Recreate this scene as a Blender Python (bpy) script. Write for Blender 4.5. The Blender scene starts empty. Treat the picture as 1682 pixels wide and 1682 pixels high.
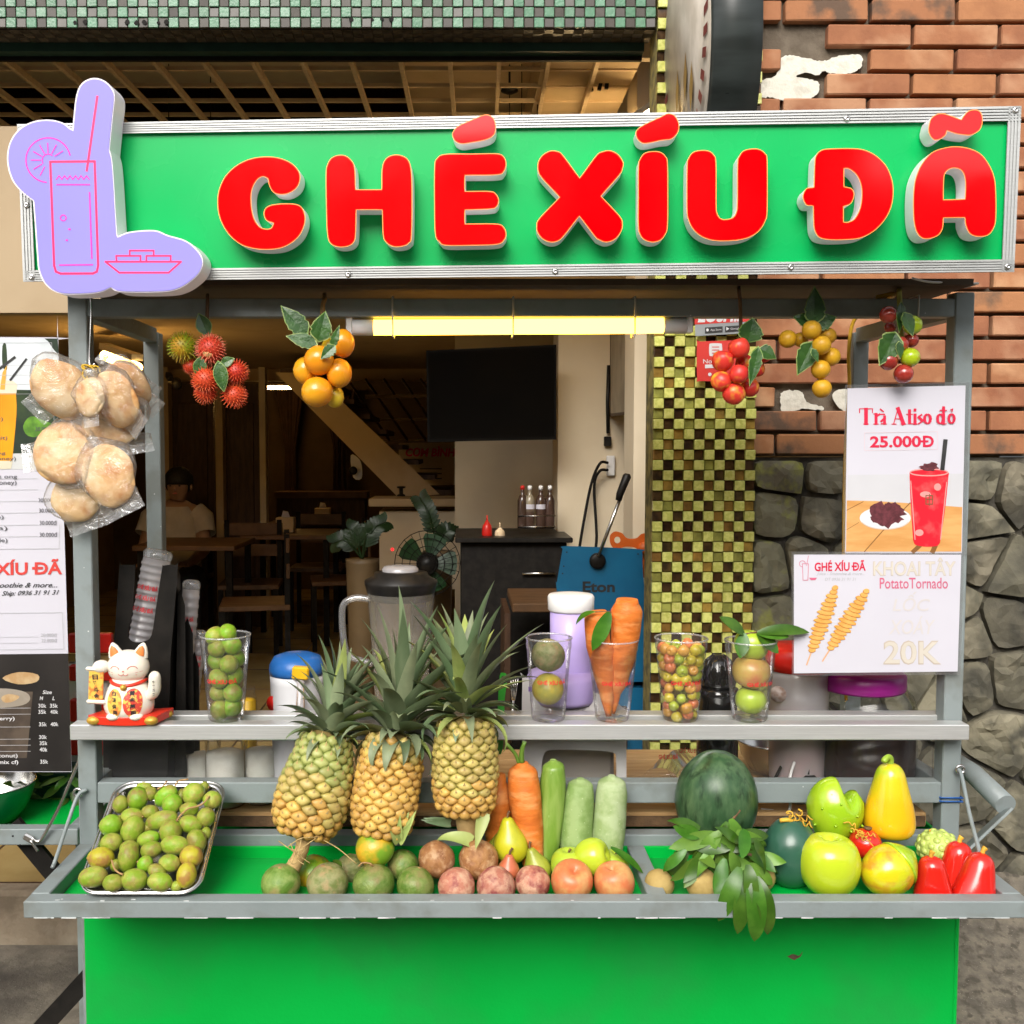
import bpy, bmesh, math, random
from mathutils import Vector, Matrix, noise, Quaternion
from mathutils.geometry import tessellate_polygon, delaunay_2d_cdt
random.seed(7)
SC = bpy.context.scene
COL = SC.collection
R = math.radians
# ---------------------------------------------------------------- camera
H, FPX, CX, CY, PITCH = 1.45, 1682.0, 757.0, 841.0, R(3.4)
CAM = Vector((0, -2.0, H))
cd = bpy.data.cameras.new('camera'); cam = bpy.data.objects.new('camera', cd); COL.objects.link(cam)
cam.location = CAM; cam.rotation_euler = (R(90) - PITCH, 0, 0)
cd.sensor_width = 36; cd.lens = 36; cd.shift_x = (841 - CX) / 1682; cd.clip_start = 0.05; cd.clip_end = 500
SC.camera = cam
SC.render.resolution_x = SC.render.resolution_y = 1024
# ---------------------------------------------------------------- sky, sun, exposure
SUN_EL, SUN_ROT = R(38), R(196)
wd = bpy.data.worlds.new('World'); SC.world = wd; wd.use_nodes = True
nt = wd.node_tree; nt.nodes.clear()
sky = nt.nodes.new('ShaderNodeTexSky'); sky.sky_type = 'NISHITA'; sky.sun_disc = False
sky.sun_elevation = SUN_EL; sky.sun_rotation = SUN_ROT; sky.dust_density = 4; sky.air_density = 1.0; sky.ozone_density = 1.0
hs = nt.nodes.new('ShaderNodeHueSaturation'); hs.inputs['Saturation'].default_value = 0.18
bg = nt.nodes.new('ShaderNodeBackground'); bg.inputs['Strength'].default_value = 0.15
wo = nt.nodes.new('ShaderNodeOutputWorld')
nt.links.new(sky.outputs[0], hs.inputs['Color']); nt.links.new(hs.outputs[0], bg.inputs[0]); nt.links.new(bg.outputs[0], wo.inputs[0])
sl = bpy.data.lights.new('sun', 'SUN'); sl.energy = 1.5; sl.angle = R(36); sl.color = (1.0, 0.93, 0.84)
so = bpy.data.objects.new('sun', sl); COL.objects.link(so)
az = SUN_ROT; sd = Vector((math.sin(az) * math.cos(SUN_EL), math.cos(az) * math.cos(SUN_EL), math.sin(SUN_EL)))
so.rotation_euler = sd.to_track_quat('Z', 'Y').to_euler()
SC.view_settings.view_transform = 'Standard'; SC.view_settings.look = 'None'
SC.view_settings.exposure = 0.74; SC.view_settings.gamma = 1.0; SC.view_settings.use_curve_mapping = False
SC.render.engine = 'CYCLES'
try:
    SC.cycles.use_denoising = True; SC.cycles.max_bounces = 10; SC.cycles.transparent_max_bounces = 24
    SC.cycles.caustics_reflective = False; SC.cycles.caustics_refractive = False
    SC.cycles.sample_clamp_indirect = 6
except Exception: pass
# ---------------------------------------------------------------- pixel rays
FW = Vector((0, math.cos(PITCH), -math.sin(PITCH))); UP = Vector((0, math.sin(PITCH), math.cos(PITCH))); RT = Vector((1, 0, 0))
def ray(px, py): return FW + RT * ((px - CX) / FPX) + UP * ((CY - py) / FPX)
def W(px, py, Y):
    d = ray(px, py); return CAM + d * ((Y - CAM.y) / d.y)
def S(Y): return (Y + 2.0) / FPX          # metres per photo pixel at depth Y
def Wz(px, py, z):
    d = ray(px, py); return CAM + d * ((z - CAM.z) / d.z)
class Plane:
    """a real plane in the place; at() finds where a point of it lies"""
    def __init__(s, P, N): s.P = Vector(P); s.N = Vector(N).normalized(); s.N = -s.N if s.N.y > 0 else s.N
    def at(s, px, py, lift=0.0):
        d = ray(px, py); P = s.P + s.N * lift
        return CAM + d * ((P - CAM).dot(s.N) / d.dot(s.N))
# ---------------------------------------------------------------- objects
def link(o, parent=None):
    COL.objects.link(o)
    if parent is not None: o.parent = parent
    return o
def tag(o, label=None, cat=None, group=None, kind=None):
    if label: o['label'] = label
    if cat: o['category'] = cat
    if group: o['group'] = group
    if kind: o['kind'] = kind
    return o
def thing(name, label, cat, loc, group=None):
    o = bpy.data.objects.new(name, None); o.empty_display_size = 0.05; link(o); o.location = loc
    return tag(o, label, cat, group)
def wloc(o):
    v = Vector((0, 0, 0))
    while o is not None: v += o.location; o = o.parent
    return v
class MB:
    def __init__(s): s.v = []; s.f = []; s.m = []; s.mi = 0; s.sm = []; s.smooth = False
    def add(s, vs, fs, smooth=None):
        b = len(s.v); s.v += [Vector(v) for v in vs]; s.f += [tuple(i + b for i in f) for f in fs]
        s.m += [s.mi] * len(fs); s.sm += [s.smooth if smooth is None else smooth] * len(fs); return b
    def box(s, c, sz, rot=None, bev=0.0):
        c = Vector(c); hx, hy, hz = sz[0] / 2, sz[1] / 2, sz[2] / 2
        M = rot if rot is not None else Matrix.Identity(3)
        if bev > 0:
            b = min(bev, hx * .9, hy * .9, hz * .9); vs = []; ix = {}
            for sx in (-1, 1):
                for sy in (-1, 1):
                    for sz_ in (-1, 1):
                        for k in range(3):
                            p = [sx * hx, sy * hy, sz_ * hz]
                            for j in range(3):
                                if j != k: p[j] -= (sx, sy, sz_)[j] * b
                            ix[(sx, sy, sz_, k)] = len(vs); vs.append(c + M @ Vector(p))
            fs = []
            def q(a): fs.append(tuple(a))
            for k in range(3):
                i, j = (k + 1) % 3, (k + 2) % 3
                for sg in (-1, 1):
                    def key(a, bb):
                        t = [0, 0, 0]; t[k] = sg; t[i] = a; t[j] = bb; return ix[(t[0], t[1], t[2], k)]
                    a = [key(-1, -1), key(1, -1), key(1, 1), key(-1, 1)]
                    q(a if sg > 0 else a[::-1])
            for k in range(3):
                i, j = (k + 1) % 3, (k + 2) % 3
                for a in (-1, 1):
                    for bb in (-1, 1):
                        def key(sg, ax):
                            t = [0, 0, 0]; t[k] = sg; t[i] = a; t[j] = bb; return ix[(t[0], t[1], t[2], ax)]
                        e = [key(-1, i), key(1, i), key(1, j), key(-1, j)]
                        q(e if a * bb > 0 else e[::-1])
            for sx in (-1, 1):
                for sy in (-1, 1):
                    for sz_ in (-1, 1):
                        t = [ix[(sx, sy, sz_, k)] for k in range(3)]
                        q(t if sx * sy * sz_ > 0 else t[::-1])
            s.add(vs, fs)
        else:
            vs = [c + M @ Vector((x, y, z)) for x in (-hx, hx) for y in (-hy, hy) for z in (-hz, hz)]
            s.add(vs, [(0, 1, 3, 2), (4, 6, 7, 5), (0, 4, 5, 1), (2, 3, 7, 6), (0, 2, 6, 4), (1, 5, 7, 3)])
        return s
    def bar(s, a, b, w, h, upv=(0, 0, 1), bev=0.0):
        a = Vector(a); b = Vector(b); d = (b - a); L = d.length; d.normalize()
        u = Vector(upv); x = d.cross(u)
        if x.length < 1e-4: x = d.cross(Vector((0, 1, 0)))
        x.normalize(); z = x.cross(d).normalized()
        M = Matrix((x, d, z)).transposed()
        return s.box((a + b) / 2, (w, L, h), M, bev)
    def tube(s, pts, rad, seg=10, cap=True, smooth=True, closed=False):
        pts = [Vector(p) for p in pts]; n = len(pts)
        if not hasattr(rad, '__len__'): rad = [rad] * n
        b = len(s.v); vs = []; prev = None
        for i, p in enumerate(pts):
            if closed: t = pts[(i + 1) % n] - pts[i - 1]
            else: t = (pts[min(i + 1, n - 1)] - pts[max(i - 1, 0)])
            t.normalize()
            if prev is None:
                a = t.orthogonal().normalized()
            else:
                a = prev - t * prev.dot(t)
                a = t.orthogonal().normalized() if a.length < 1e-6 else a.normalized()
            prev = a; c = t.cross(a)
            for k in range(seg):
                an = 2 * math.pi * k / seg
                vs.append(p + (a * math.cos(an) + c * math.sin(an)) * rad[i])
        fs = []
        for i in range(n - (0 if closed else 1)):
            j = (i + 1) % n
            for k in range(seg):
                k2 = (k + 1) % seg
                fs.append((i * seg + k, i * seg + k2, j * seg + k2, j * seg + k))
        s.add(vs, fs, smooth)
        if cap and not closed:
            s.add(vs[:seg], [tuple(range(seg))[::-1]], False); s.add(vs[-seg:], [tuple(range(seg))], False)
        return s
    def lathe(s, prof, c=(0, 0, 0), seg=24, rot=None, smooth=True, cap=(True, True), fn=None):
        """prof: list of (r, z); fn(v, ang, i) may push a vertex about"""
        c = Vector(c); M = rot if rot is not None else Matrix.Identity(3); vs = []; n = len(prof)
        for i, (r, z) in enumerate(prof):
            for k in range(seg):
                an = 2 * math.pi * k / seg; v = Vector((r * math.cos(an), r * math.sin(an), z))
                if fn: v = fn(v, an, i)
                vs.append(c + M @ v)
        fs = [(i * seg + k, i * seg + (k + 1) % seg, (i + 1) * seg + (k + 1) % seg, (i + 1) * seg + k) for i in range(n - 1) for k in range(seg)]
        if cap[0]: fs.append(tuple(range(seg))[::-1])
        if cap[1]: fs.append(tuple((n - 1) * seg + k for k in range(seg)))
        s.add(vs, fs, smooth); return s
    def prism(s, loops, M, depth, front=True, back=True, side=True):
        """loops: [outer, hole...] of 2-D points; M(u, v, w) -> world; extruded from w=0 (front) to w=-depth"""
        flat = [p for L in loops for p in L]
        tri = tessellate_polygon([[Vector((p[0], p[1], 0)) for p in L] for L in loops])
        if front: s.add([M(p[0], p[1], 0) for p in flat], [tuple(t) for t in tri])
        if back: s.add([M(p[0], p[1], -depth) for p in flat], [tuple(t)[::-1] for t in tri])
        if side:
            for L in loops:
                n = len(L); b = [M(p[0], p[1], 0) for p in L] + [M(p[0], p[1], -depth) for p in L]
                s.add(b, [(i, (i + 1) % n, (i + 1) % n + n, i + n) for i in range(n)])
        return s
    def blob(s, c, r, sx=1, sy=1, sz=1, rot=None, seg=14, rings=9, fn=None):
        prof = [(math.sin(math.pi * i / rings), -math.cos(math.pi * i / rings)) for i in range(rings + 1)]
        prof[0] = (1e-4, -1); prof[-1] = (1e-4, 1)
        M = rot if rot is not None else Matrix.Identity(3)
        D = Matrix.Diagonal((r * sx, r * sy, r * sz))
        s.lathe(prof, c, seg, M @ D, True, (False, False), fn); return s
    def build(s, name, mats, parent=None, origin=None, fix=True, local=False):
        me = bpy.data.meshes.new(name)
        if local: o0 = Vector((0, 0, 0))
        else:
            o0 = Vector(origin) if origin is not None else (wloc(parent) if parent is not None else None)
            if o0 is None:
                xs = [v.x for v in s.v]; ys = [v.y for v in s.v]; zs = [v.z for v in s.v]
                o0 = Vector(((min(xs) + max(xs)) / 2, (min(ys) + max(ys)) / 2, min(zs)))
        me.from_pydata([tuple(v - o0) for v in s.v], [], s.f)
        if not isinstance(mats, (list, tuple)): mats = [mats]
        for m in mats: me.materials.append(m)
        me.polygons.foreach_set('material_index', s.m)
        me.polygons.foreach_set('use_smooth', s.sm)
        if fix:
            bm = bmesh.new(); bm.from_mesh(me)
            bmesh.ops.remove_doubles(bm, verts=bm.verts, dist=1e-6)
            bmesh.ops.recalc_face_normals(bm, faces=bm.faces); bm.to_mesh(me); bm.free()
        me.update()
        o = bpy.data.objects.new(name, me); link(o, parent)
        o.location = (o0 - wloc(parent)) if parent is not None else o0
        if local: o.location = (0, 0, 0)
        return o
def one(name, mat, parent, fn, **k):
    m = MB(); fn(m); return m.build(name, mat, parent, **k)
def copy_tree(o, parent=None):
    c = o.copy(); COL.objects.link(c); c.parent = parent
    for ch in list(o.children): copy_tree(ch, c)
    return c
def rotm(ax, ay=0, az=0): return (Matrix.Rotation(az, 3, 'Z') @ Matrix.Rotation(ay, 3, 'Y') @ Matrix.Rotation(ax, 3, 'X'))
def along(d):
    """3x3 whose Z column points along d"""
    return Vector(d).to_track_quat('Z', 'Y').to_matrix()
def smooth_loop(pts, n=5):
    """closed Catmull-Rom; a point given as (x, y, 1) stays a sharp corner"""
    out = []; N = len(pts)
    P = [Vector(p[:2]) for p in pts]; cr = [len(p) > 2 for p in pts]
    for i in range(N):
        p1, p2 = P[i], P[(i + 1) % N]
        p0 = p1 * 2 - p2 if cr[i] else P[i - 1]
        p3 = p2 * 2 - p1 if cr[(i + 1) % N] else P[(i + 2) % N]
        for k in range(n):
            t = k / n
            out.append(tuple(0.5 * ((2 * p1) + (p2 - p0) * t + (2 * p0 - 5 * p1 + 4 * p2 - p3) * t * t + (3 * p1 - p0 - 3 * p2 + p3) * t ** 3)))
    return out
def curve3(pts, n=6):
    P = [Vector(p) for p in pts]; out = []
    for i in range(len(P) - 1):
        p1, p2 = P[i], P[i + 1]; p0 = P[i - 1] if i else p1 * 2 - p2; p3 = P[i + 2] if i + 2 < len(P) else p2 * 2 - p1
        for k in range(n):
            t = k / n
            out.append(0.5 * ((2 * p1) + (p2 - p0) * t + (2 * p0 - 5 * p1 + 4 * p2 - p3) * t * t + (3 * p1 - p0 - 3 * p2 + p3) * t ** 3))
    out.append(P[-1]); return out
# ---------------------------------------------------------------- materials
MATS = {}
def mat(name, col, rough=0.5, col2=None, nscale=20, ndetail=4, lo=0.4, hi=0.62, bump=0.0, bscale=None, metal=0.0, spec=0.5, coat=0.0,
        emit=None, estr=0.0, trans=0.0, sss=0.0, spots=None, grad=None, rand=0.0, stretch=None, ior=1.45, alpha=None, col3=None, n3=3.0):
    """one procedural surface: base colour, an optional second colour through noise, spots, a colour run along local Z, fine relief"""
    if name in MATS: return MATS[name]
    m = bpy.data.materials.new(name); MATS[name] = m; m.use_nodes = True
    t = m.node_tree; N = t.nodes; L = t.links; b = N['Principled BSDF']
    c4 = lambda c: (c[0], c[1], c[2], 1)
    b.inputs['Base Color'].default_value = c4(col); b.inputs['Roughness'].default_value = rough; b.inputs['Metallic'].default_value = metal
    b.inputs['Specular IOR Level'].default_value = spec; b.inputs['Coat Weight'].default_value = coat; b.inputs['Coat Roughness'].default_value = 0.12
    b.inputs['Transmission Weight'].default_value = trans; b.inputs['IOR'].default_value = ior
    if sss: b.inputs['Subsurface Weight'].default_value = sss; b.inputs['Subsurface Radius'].default_value = (0.02, 0.012, 0.006); b.inputs['Subsurface Scale'].default_value = 0.3
    if emit: b.inputs['Emission Color'].default_value = c4(emit); b.inputs['Emission Strength'].default_value = estr
    if alpha is not None: b.inputs['Alpha'].default_value = alpha
    tc = N.new('ShaderNodeTexCoord'); oi = N.new('ShaderNodeObjectInfo')
    off = N.new('ShaderNodeVectorMath'); off.operation = 'MULTIPLY_ADD'
    cb = N.new('ShaderNodeCombineXYZ')
    for i in range(3): L.new(oi.outputs['Random'], cb.inputs[i])
    off.inputs[1].default_value = (7.3, 11.1, 5.7)
    L.new(cb.outputs[0], off.inputs[0]); L.new(tc.outputs['Object'], off.inputs[2])
    vec = off.outputs[0]
    if stretch:
        mp = N.new('ShaderNodeMapping'); mp.inputs['Scale'].default_value = stretch; L.new(vec, mp.inputs[0]); vec = mp.outputs[0]
    cur = None
    def noi(sc, det=4, rg=0.55):
        n = N.new('ShaderNodeTexNoise'); n.inputs['Scale'].default_value = sc; n.inputs['Detail'].default_value = det; n.inputs['Roughness'].default_value = rg
        L.new(vec, n.inputs['Vector']); return n.outputs['Fac']
    def ramp(fac, a, bb):
        r = N.new('ShaderNodeMapRange'); r.inputs[1].default_value = a; r.inputs[2].default_value = bb; r.clamp = True; L.new(fac, r.inputs[0]); return r.outputs[0]
    def mix(fac, a, c2):
        x = N.new('ShaderNodeMix'); x.data_type = 'RGBA'
        if isinstance(fac, (int, float)): x.inputs[0].default_value = fac
        else: L.new(fac, x.inputs[0])
        if a is None: x.inputs[6].default_value = c4(col)
        else: L.new(a, x.inputs[6])
        if isinstance(c2, tuple): x.inputs[7].default_value = c4(c2)
        else: L.new(c2, x.inputs[7])
        return x.outputs[2]
    if grad:
        z0, z1, gc = grad
        sp = N.new('ShaderNodeSeparateXYZ'); L.new(tc.outputs['Object'], sp.inputs[0])
        ad = N.new('ShaderNodeMath'); ad.operation = 'MULTIPLY_ADD'; ad.inputs[1].default_value = abs(z1 - z0) * 0.5; L.new(noi(25), ad.inputs[0]); L.new(sp.outputs[2], ad.inputs[2])
        cur = mix(ramp(ad.outputs[0], z0 + abs(z1 - z0) * .25, z1 + abs(z1 - z0) * .25), cur, gc)
    if col2: cur = mix(ramp(noi(nscale, ndetail), lo, hi), cur, col2)
    if col3: cur = mix(ramp(noi(n3, 3), 0.5, 0.66), cur, col3)
    if spots:
        sc, th, scol = spots
        v = N.new('ShaderNodeTexVoronoi'); v.inputs['Scale'].default_value = sc; L.new(vec, v.inputs['Vector'])
        cur = mix(ramp(v.outputs['Distance'], th, th * 0.6), cur, scol)
    if rand:
        hsv = N.new('ShaderNodeHueSaturation')
        ra = N.new('ShaderNodeMapRange'); ra.inputs[3].default_value = 1 - rand; ra.inputs[4].default_value = 1 + rand
        L.new(oi.outputs['Random'], ra.inputs[0]); L.new(ra.outputs[0], hsv.inputs['Value'])
        rh = N.new('ShaderNodeMath'); rh.operation = 'MULTIPLY_ADD'; rh.inputs[1].default_value = rand * 0.08; rh.inputs[2].default_value = 0.5 - rand * 0.04
        L.new(oi.outputs['Random'], rh.inputs[0]); L.new(rh.outputs[0], hsv.inputs['Hue'])
        if cur is None: hsv.inputs['Color'].default_value = c4(col)
        else: L.new(cur, hsv.inputs['Color'])
        cur = hsv.outputs[0]
    if cur is not None: L.new(cur, b.inputs['Base Color'])
    if bump:
        bp = N.new('ShaderNodeBump'); bp.inputs['Strength'].default_value = bump; bp.inputs['Distance'].default_value = 0.004
        L.new(noi(bscale or nscale * 2, 6), bp.inputs['Height']); L.new(bp.outputs[0], b.inputs['Normal'])
    rr = N.new('ShaderNodeMapRange'); rr.inputs[3].default_value = max(0.02, rough - 0.07); rr.inputs[4].default_value = min(1, rough + 0.09)
    L.new(noi(9, 3), rr.inputs[0]); L.new(rr.outputs[0], b.inputs['Roughness'])
    return m
def film(name, tint=(1, 1, 1), body=0.06, gloss=0.12, rough=0.08, bodycol=(0.9, 0.9, 0.92), wr=0.0):
    """thin clear plastic: light passes straight through, a little haze and a Fresnel sheen"""
    if name in MATS: return MATS[name]
    m = bpy.data.materials.new(name); MATS[name] = m; m.use_nodes = True
    t = m.node_tree; N = t.nodes; L = t.links; N.clear()
    o = N.new('ShaderNodeOutputMaterial'); tr = N.new('ShaderNodeBsdfTransparent'); tr.inputs[0].default_value = (*tint, 1)
    df = N.new('ShaderNodeBsdfTranslucent'); df.inputs[0].default_value = (*bodycol, 1)
    d2 = N.new('ShaderNodeBsdfDiffuse'); d2.inputs[0].default_value = (*bodycol, 1)
    md = N.new('ShaderNodeMixShader'); md.inputs[0].default_value = 0.75; L.new(df.outputs[0], md.inputs[1]); L.new(d2.outputs[0], md.inputs[2])
    gl = N.new('ShaderNodeBsdfGlossy'); gl.inputs['Roughness'].default_value = rough
    fr = N.new('ShaderNodeLayerWeight'); fr.inputs[0].default_value = 0.16
    ma = N.new('ShaderNodeMath'); ma.operation = 'MULTIPLY_ADD'; ma.inputs[1].default_value = 0.55; ma.inputs[2].default_value = gloss * 0.35; L.new(fr.outputs[0], ma.inputs[0])
    m1 = N.new('ShaderNodeMixShader'); m1.inputs[0].default_value = body; L.new(tr.outputs[0], m1.inputs[1]); L.new(md.outputs[0], m1.inputs[2])
    m2 = N.new('ShaderNodeMixShader'); L.new(ma.outputs[0], m2.inputs[0]); L.new(m1.outputs[0], m2.inputs[1]); L.new(gl.outputs[0], m2.inputs[2])
    if wr:
        n = N.new('ShaderNodeTexNoise'); n.inputs['Scale'].default_value = 28; n.inputs['Detail'].default_value = 5; n.inputs['Distortion'].default_value = 1.6
        tc = N.new('ShaderNodeTexCoord'); L.new(tc.outputs['Object'], n.inputs['Vector'])
        bp = N.new('ShaderNodeBump'); bp.inputs['Strength'].default_value = wr; bp.inputs['Distance'].default_value = 0.02; L.new(n.outputs[0], bp.inputs['Height'])
        for q in (gl, d2): L.new(bp.outputs[0], q.inputs['Normal'])
    L.new(m2.outputs[0], o.inputs[0]); return m
def glow(name, col, strength):
    if name in MATS: return MATS[name]
    m = bpy.data.materials.new(name); MATS[name] = m; m.use_nodes = True; N = m.node_tree.nodes; N.clear()
    e = N.new('ShaderNodeEmission'); e.inputs[0].default_value = (*col, 1); e.inputs[1].default_value = strength
    o = N.new('ShaderNodeOutputMaterial'); m.node_tree.links.new(e.outputs[0], o.inputs[0]); return m
# ---------------------------------------------------------------- flat print on a plane
_tc = {}
def glyphs(body, bold=0.0, shear=0.0, space=1.0):
    k = (body, bold, shear, space)
    if k in _tc: return _tc[k]
    raw = body; body = body.replace('Đ', 'D')
    cu = bpy.data.curves.new('t', 'FONT'); cu.body = body; cu.offset = bold; cu.shear = shear; cu.space_character = space; cu.resolution_u = 3; cu.fill_mode = 'FRONT'
    o = bpy.data.objects.new('t', cu); COL.objects.link(o)
    dg = bpy.context.evaluated_depsgraph_get(); ev = o.evaluated_get(dg); me = ev.to_mesh()
    vs = [v.co.copy() for v in me.vertices]; fs = [tuple(p.vertices) for p in me.polygons]
    ev.to_mesh_clear(); bpy.data.objects.remove(o); bpy.data.curves.remove(cu)
    if 'Đ' in raw:
        pre = glyphs(raw[:raw.index('Đ')] + 'D', bold, shear, space)[0]; x1 = max(v.x for v in pre); dv = glyphs('D', bold, shear, space)[0]
        w = max(v.x for v in dv) - min(v.x for v in dv); h = max(v.y for v in dv); x0 = x1 - w; st = w * .17 + bold * 2; t_ = h * .075 + bold
        for a, b in ((x0 - w * .20, x0 - .001), (x0 + st, x0 + w * .62)):
            n = len(vs); vs += [Vector((a, h * .5 - t_, 0)), Vector((b, h * .5 - t_, 0)), Vector((b, h * .5 + t_, 0)), Vector((a, h * .5 + t_, 0))]; fs.append((n, n + 1, n + 2, n + 3))
    _tc[k] = (vs, fs); return _tc[k]
def text_fit(mb, body, plane, x0, y0, x1, y1, lift=0.0006, bold=0.0, shear=0.0, skew=0.0, space=1.0):
    vs, fs = glyphs(body, bold, shear, space)
    if not vs: return
    a = min(v.x for v in vs); b = max(v.x for v in vs); c = min(v.y for v in vs); d = max(v.y for v in vs)
    out = []
    for v in vs:
        u = (v.x - a) / (b - a); w = (v.y - c) / (d - c)
        out.append(plane.at(x0 + (x1 - x0) * u, y1 + (y0 - y1) * w + skew * (u - .5), lift))
    mb.add(out, fs)
def poly_on(mb, plane, loops, lift=0.0005):
    flat = [p for L in loops for p in L]
    tri = tessellate_polygon([[Vector((p[0], p[1], 0)) for p in L] for L in loops])
    mb.add([plane.at(p[0], p[1], lift) for p in flat], [tuple(t) for t in tri])
def line_on(mb, plane, pts, w, lift=0.0007, closed=False):
    pts = [Vector(p) for p in pts]; n = len(pts)
    if closed: pts = pts + [pts[0], pts[1]]; n += 2
    for i in range(n - 1):
        a, b = pts[i], pts[i + 1]; d = (b - a)
        if d.length < 1e-6: continue
        d.normalize(); q = Vector((-d.y, d.x)) * w / 2; e = d * w * 0.35
        poly_on(mb, plane, [[tuple(a - e + q), tuple(b + e + q), tuple(b + e - q), tuple(a - e - q)]], lift + 0.000002 * i)
def ell(cx, cy, rx, ry, n=24, a0=0, a1=360):
    return [(cx + rx * math.cos(R(a0 + (a1 - a0) * i / n)), cy + ry * math.sin(R(a0 + (a1 - a0) * i / n))) for i in range(n if a1 - a0 == 360 else n + 1)]
# ================================================================ the place: ground, building front, room behind
M_ASPH = mat('asphalt_ground', (0.135, 0.117, 0.093), 0.95, (0.22, 0.19, 0.15), 14, 8, .42, .66, bump=1.0, bscale=60, spots=(90, .10, (0.34, .31, .27)), col3=(0.07, .06, .05), n3=2.2)
M_CONC = mat('worn_concrete', (0.30, 0.235, 0.165), 0.95, (0.19, 0.145, 0.10), 9, 8, .42, .62, bump=1.0, bscale=40, col3=(0.37, .31, .23), n3=5)
M_CREAM = mat('cream_wall_paint', (0.72, 0.62, 0.45), 0.8, (0.66, 0.55, 0.39), 3, 4, .45, .7)
M_BEIGE = mat('beige_paint', (0.52, 0.40, 0.24), 0.75, (0.44, 0.33, 0.19), 4, 4, .45, .7)
M_TAN = mat('tan_slat_wood', (0.70, 0.55, 0.35), 0.7, (0.62, 0.47, 0.29), 12, 5, .42, .65, stretch=(1, 6, 1))
M_DKWOOD = mat('dark_brown_wood', (0.075, 0.036, 0.016), 0.55, (0.045, .02, .009), 8, 5, stretch=(6, 6, 1))
M_MIDWOOD = mat('brown_table_wood', (0.14, 0.07, 0.028), 0.5, (0.09, .045, .018), 9, 5, stretch=(1, 8, 1))
M_FLOORT = mat('yellow_floor_tile', (0.40, 0.29, 0.12), 0.22, (0.33, .23, .09), 5, 4)
M_BLACK = mat('black_plastic', (0.010, 0.009, 0.008), 0.4, (0.016, .014, .012), 30, spec=.25)
M_BLACKM = mat('matte_black_paint', (0.010, 0.009, 0.008), 0.65, (0.016, .014, .012), 30, spec=.15)
M_GREY = mat('grey_painted_steel', (0.235, 0.27, 0.27), 0.42, (0.20, 0.235, 0.235), 6, 5, .4, .7, bump=0.12, bscale=120, spots=(26, .045, (0.62, .64, .64)), col3=(.185, .205, .195), n3=14)
M_ALU = mat('brushed_aluminium', (0.68, 0.69, 0.68), 0.36, (0.61, 0.62, 0.61), 10, 5, metal=0.6, stretch=(1, 30, 30))
M_STEEL = mat('polished_steel', (0.66, 0.65, 0.63), 0.22, (0.5, .49, .47), 6, 4, metal=1.0)
M_GREEN = mat('green_panel_paint', (0.0, 0.40, 0.05), 0.40, (0.0, 0.35, 0.042), 3, 4, .4, .7, bump=0.10, bscale=160, spec=.25, spots=(7, .016, (0.30, .45, .33)), col3=(.008, .325, .05), n3=4)
M_WHITE = mat('white_plastic', (0.78, 0.78, 0.77), 0.4, (0.72, .72, .71), 8)
M_PAPER = mat('white_print_film', (0.56, 0.55, 0.61), 0.4, (0.54, .53, .59), 4)
M_RED = mat('red_ink', (0.70, 0.02, 0.035), 0.4, (0.62, .02, .03), 15)
M_REDP = mat('red_plastic', (0.62, 0.02, 0.012), 0.3, (0.5, .015, .01), 10)
M_INK = mat('black_ink', (0.02, 0.02, 0.022), 0.5, (0.035, .035, .035), 30)

def struct(name, mb, m, parent=None): return tag(mb.build(name, m, parent), kind='structure')
# ground: one sheet out to the horizon
m = MB(); m.add([(-60, -80, 0), (60, -80, 0), (60, 60, 0), (-60, 60, 0)], [(0, 1, 2, 3)]); struct('ground', m, M_ASPH)
# step up into the shop on the left, rough concrete; foot of the stone wall on the right
def slab(m, x0, x1, y0, y1, z0, z1, n=24, jag=0.01):
    top = []; fr = []
    for i in range(n + 1):
        x = x0 + (x1 - x0) * i / n; j = (noise.noise(Vector((x * 6, 1, 2)))) * jag
        fr.append(((x, y0 + j * 1.6, z0), (x, y0 + j, z1 - .012 + j * .4), (x, y0 + .014 + j, z1 + j * .3), (x, y1, z1)))
    vs = [p for f in fr for p in f]; fs = []
    for i in range(n):
        for k in range(3): fs.append((i * 4 + k, i * 4 + 4 + k, i * 4 + 5 + k, i * 4 + 1 + k))
    m.add(vs, fs, False)
m = MB(); slab(m, -6, 0.52, 0.93, 0.998, -0.01, 0.158); struct('shop_step', m, M_CONC)
m = MB()
vs = []; fs = []; nx, ny = 30, 12
for i in range(nx + 1):
    for j in range(ny + 1):
        x = 0.4 + 4.2 * i / nx; t = j / ny; y = 0.10 + 0.62 * t
        z = 0.05 + 0.26 * (t ** 1.3) + 0.008 * noise.noise(Vector((x * 9, y * 9, 0)))
        if j == 0: z = -0.02
        vs.append((x, y, z))
for i in range(nx):
    for j in range(ny): a = i * (ny + 1) + j; fs.append((a, a + ny + 1, a + ny + 2, a + 1))
m.add(vs, fs, True); struct('pavement_ramp', m, mat('rough_pavement', (0.175, 0.15, 0.115), 0.95, (0.10, .088, .07), 26, 8, .40, .64, bump=1.0, bscale=90, spots=(120, .12, (.30, .27, .22)), col3=(.075, .065, .05), n3=45))

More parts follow.
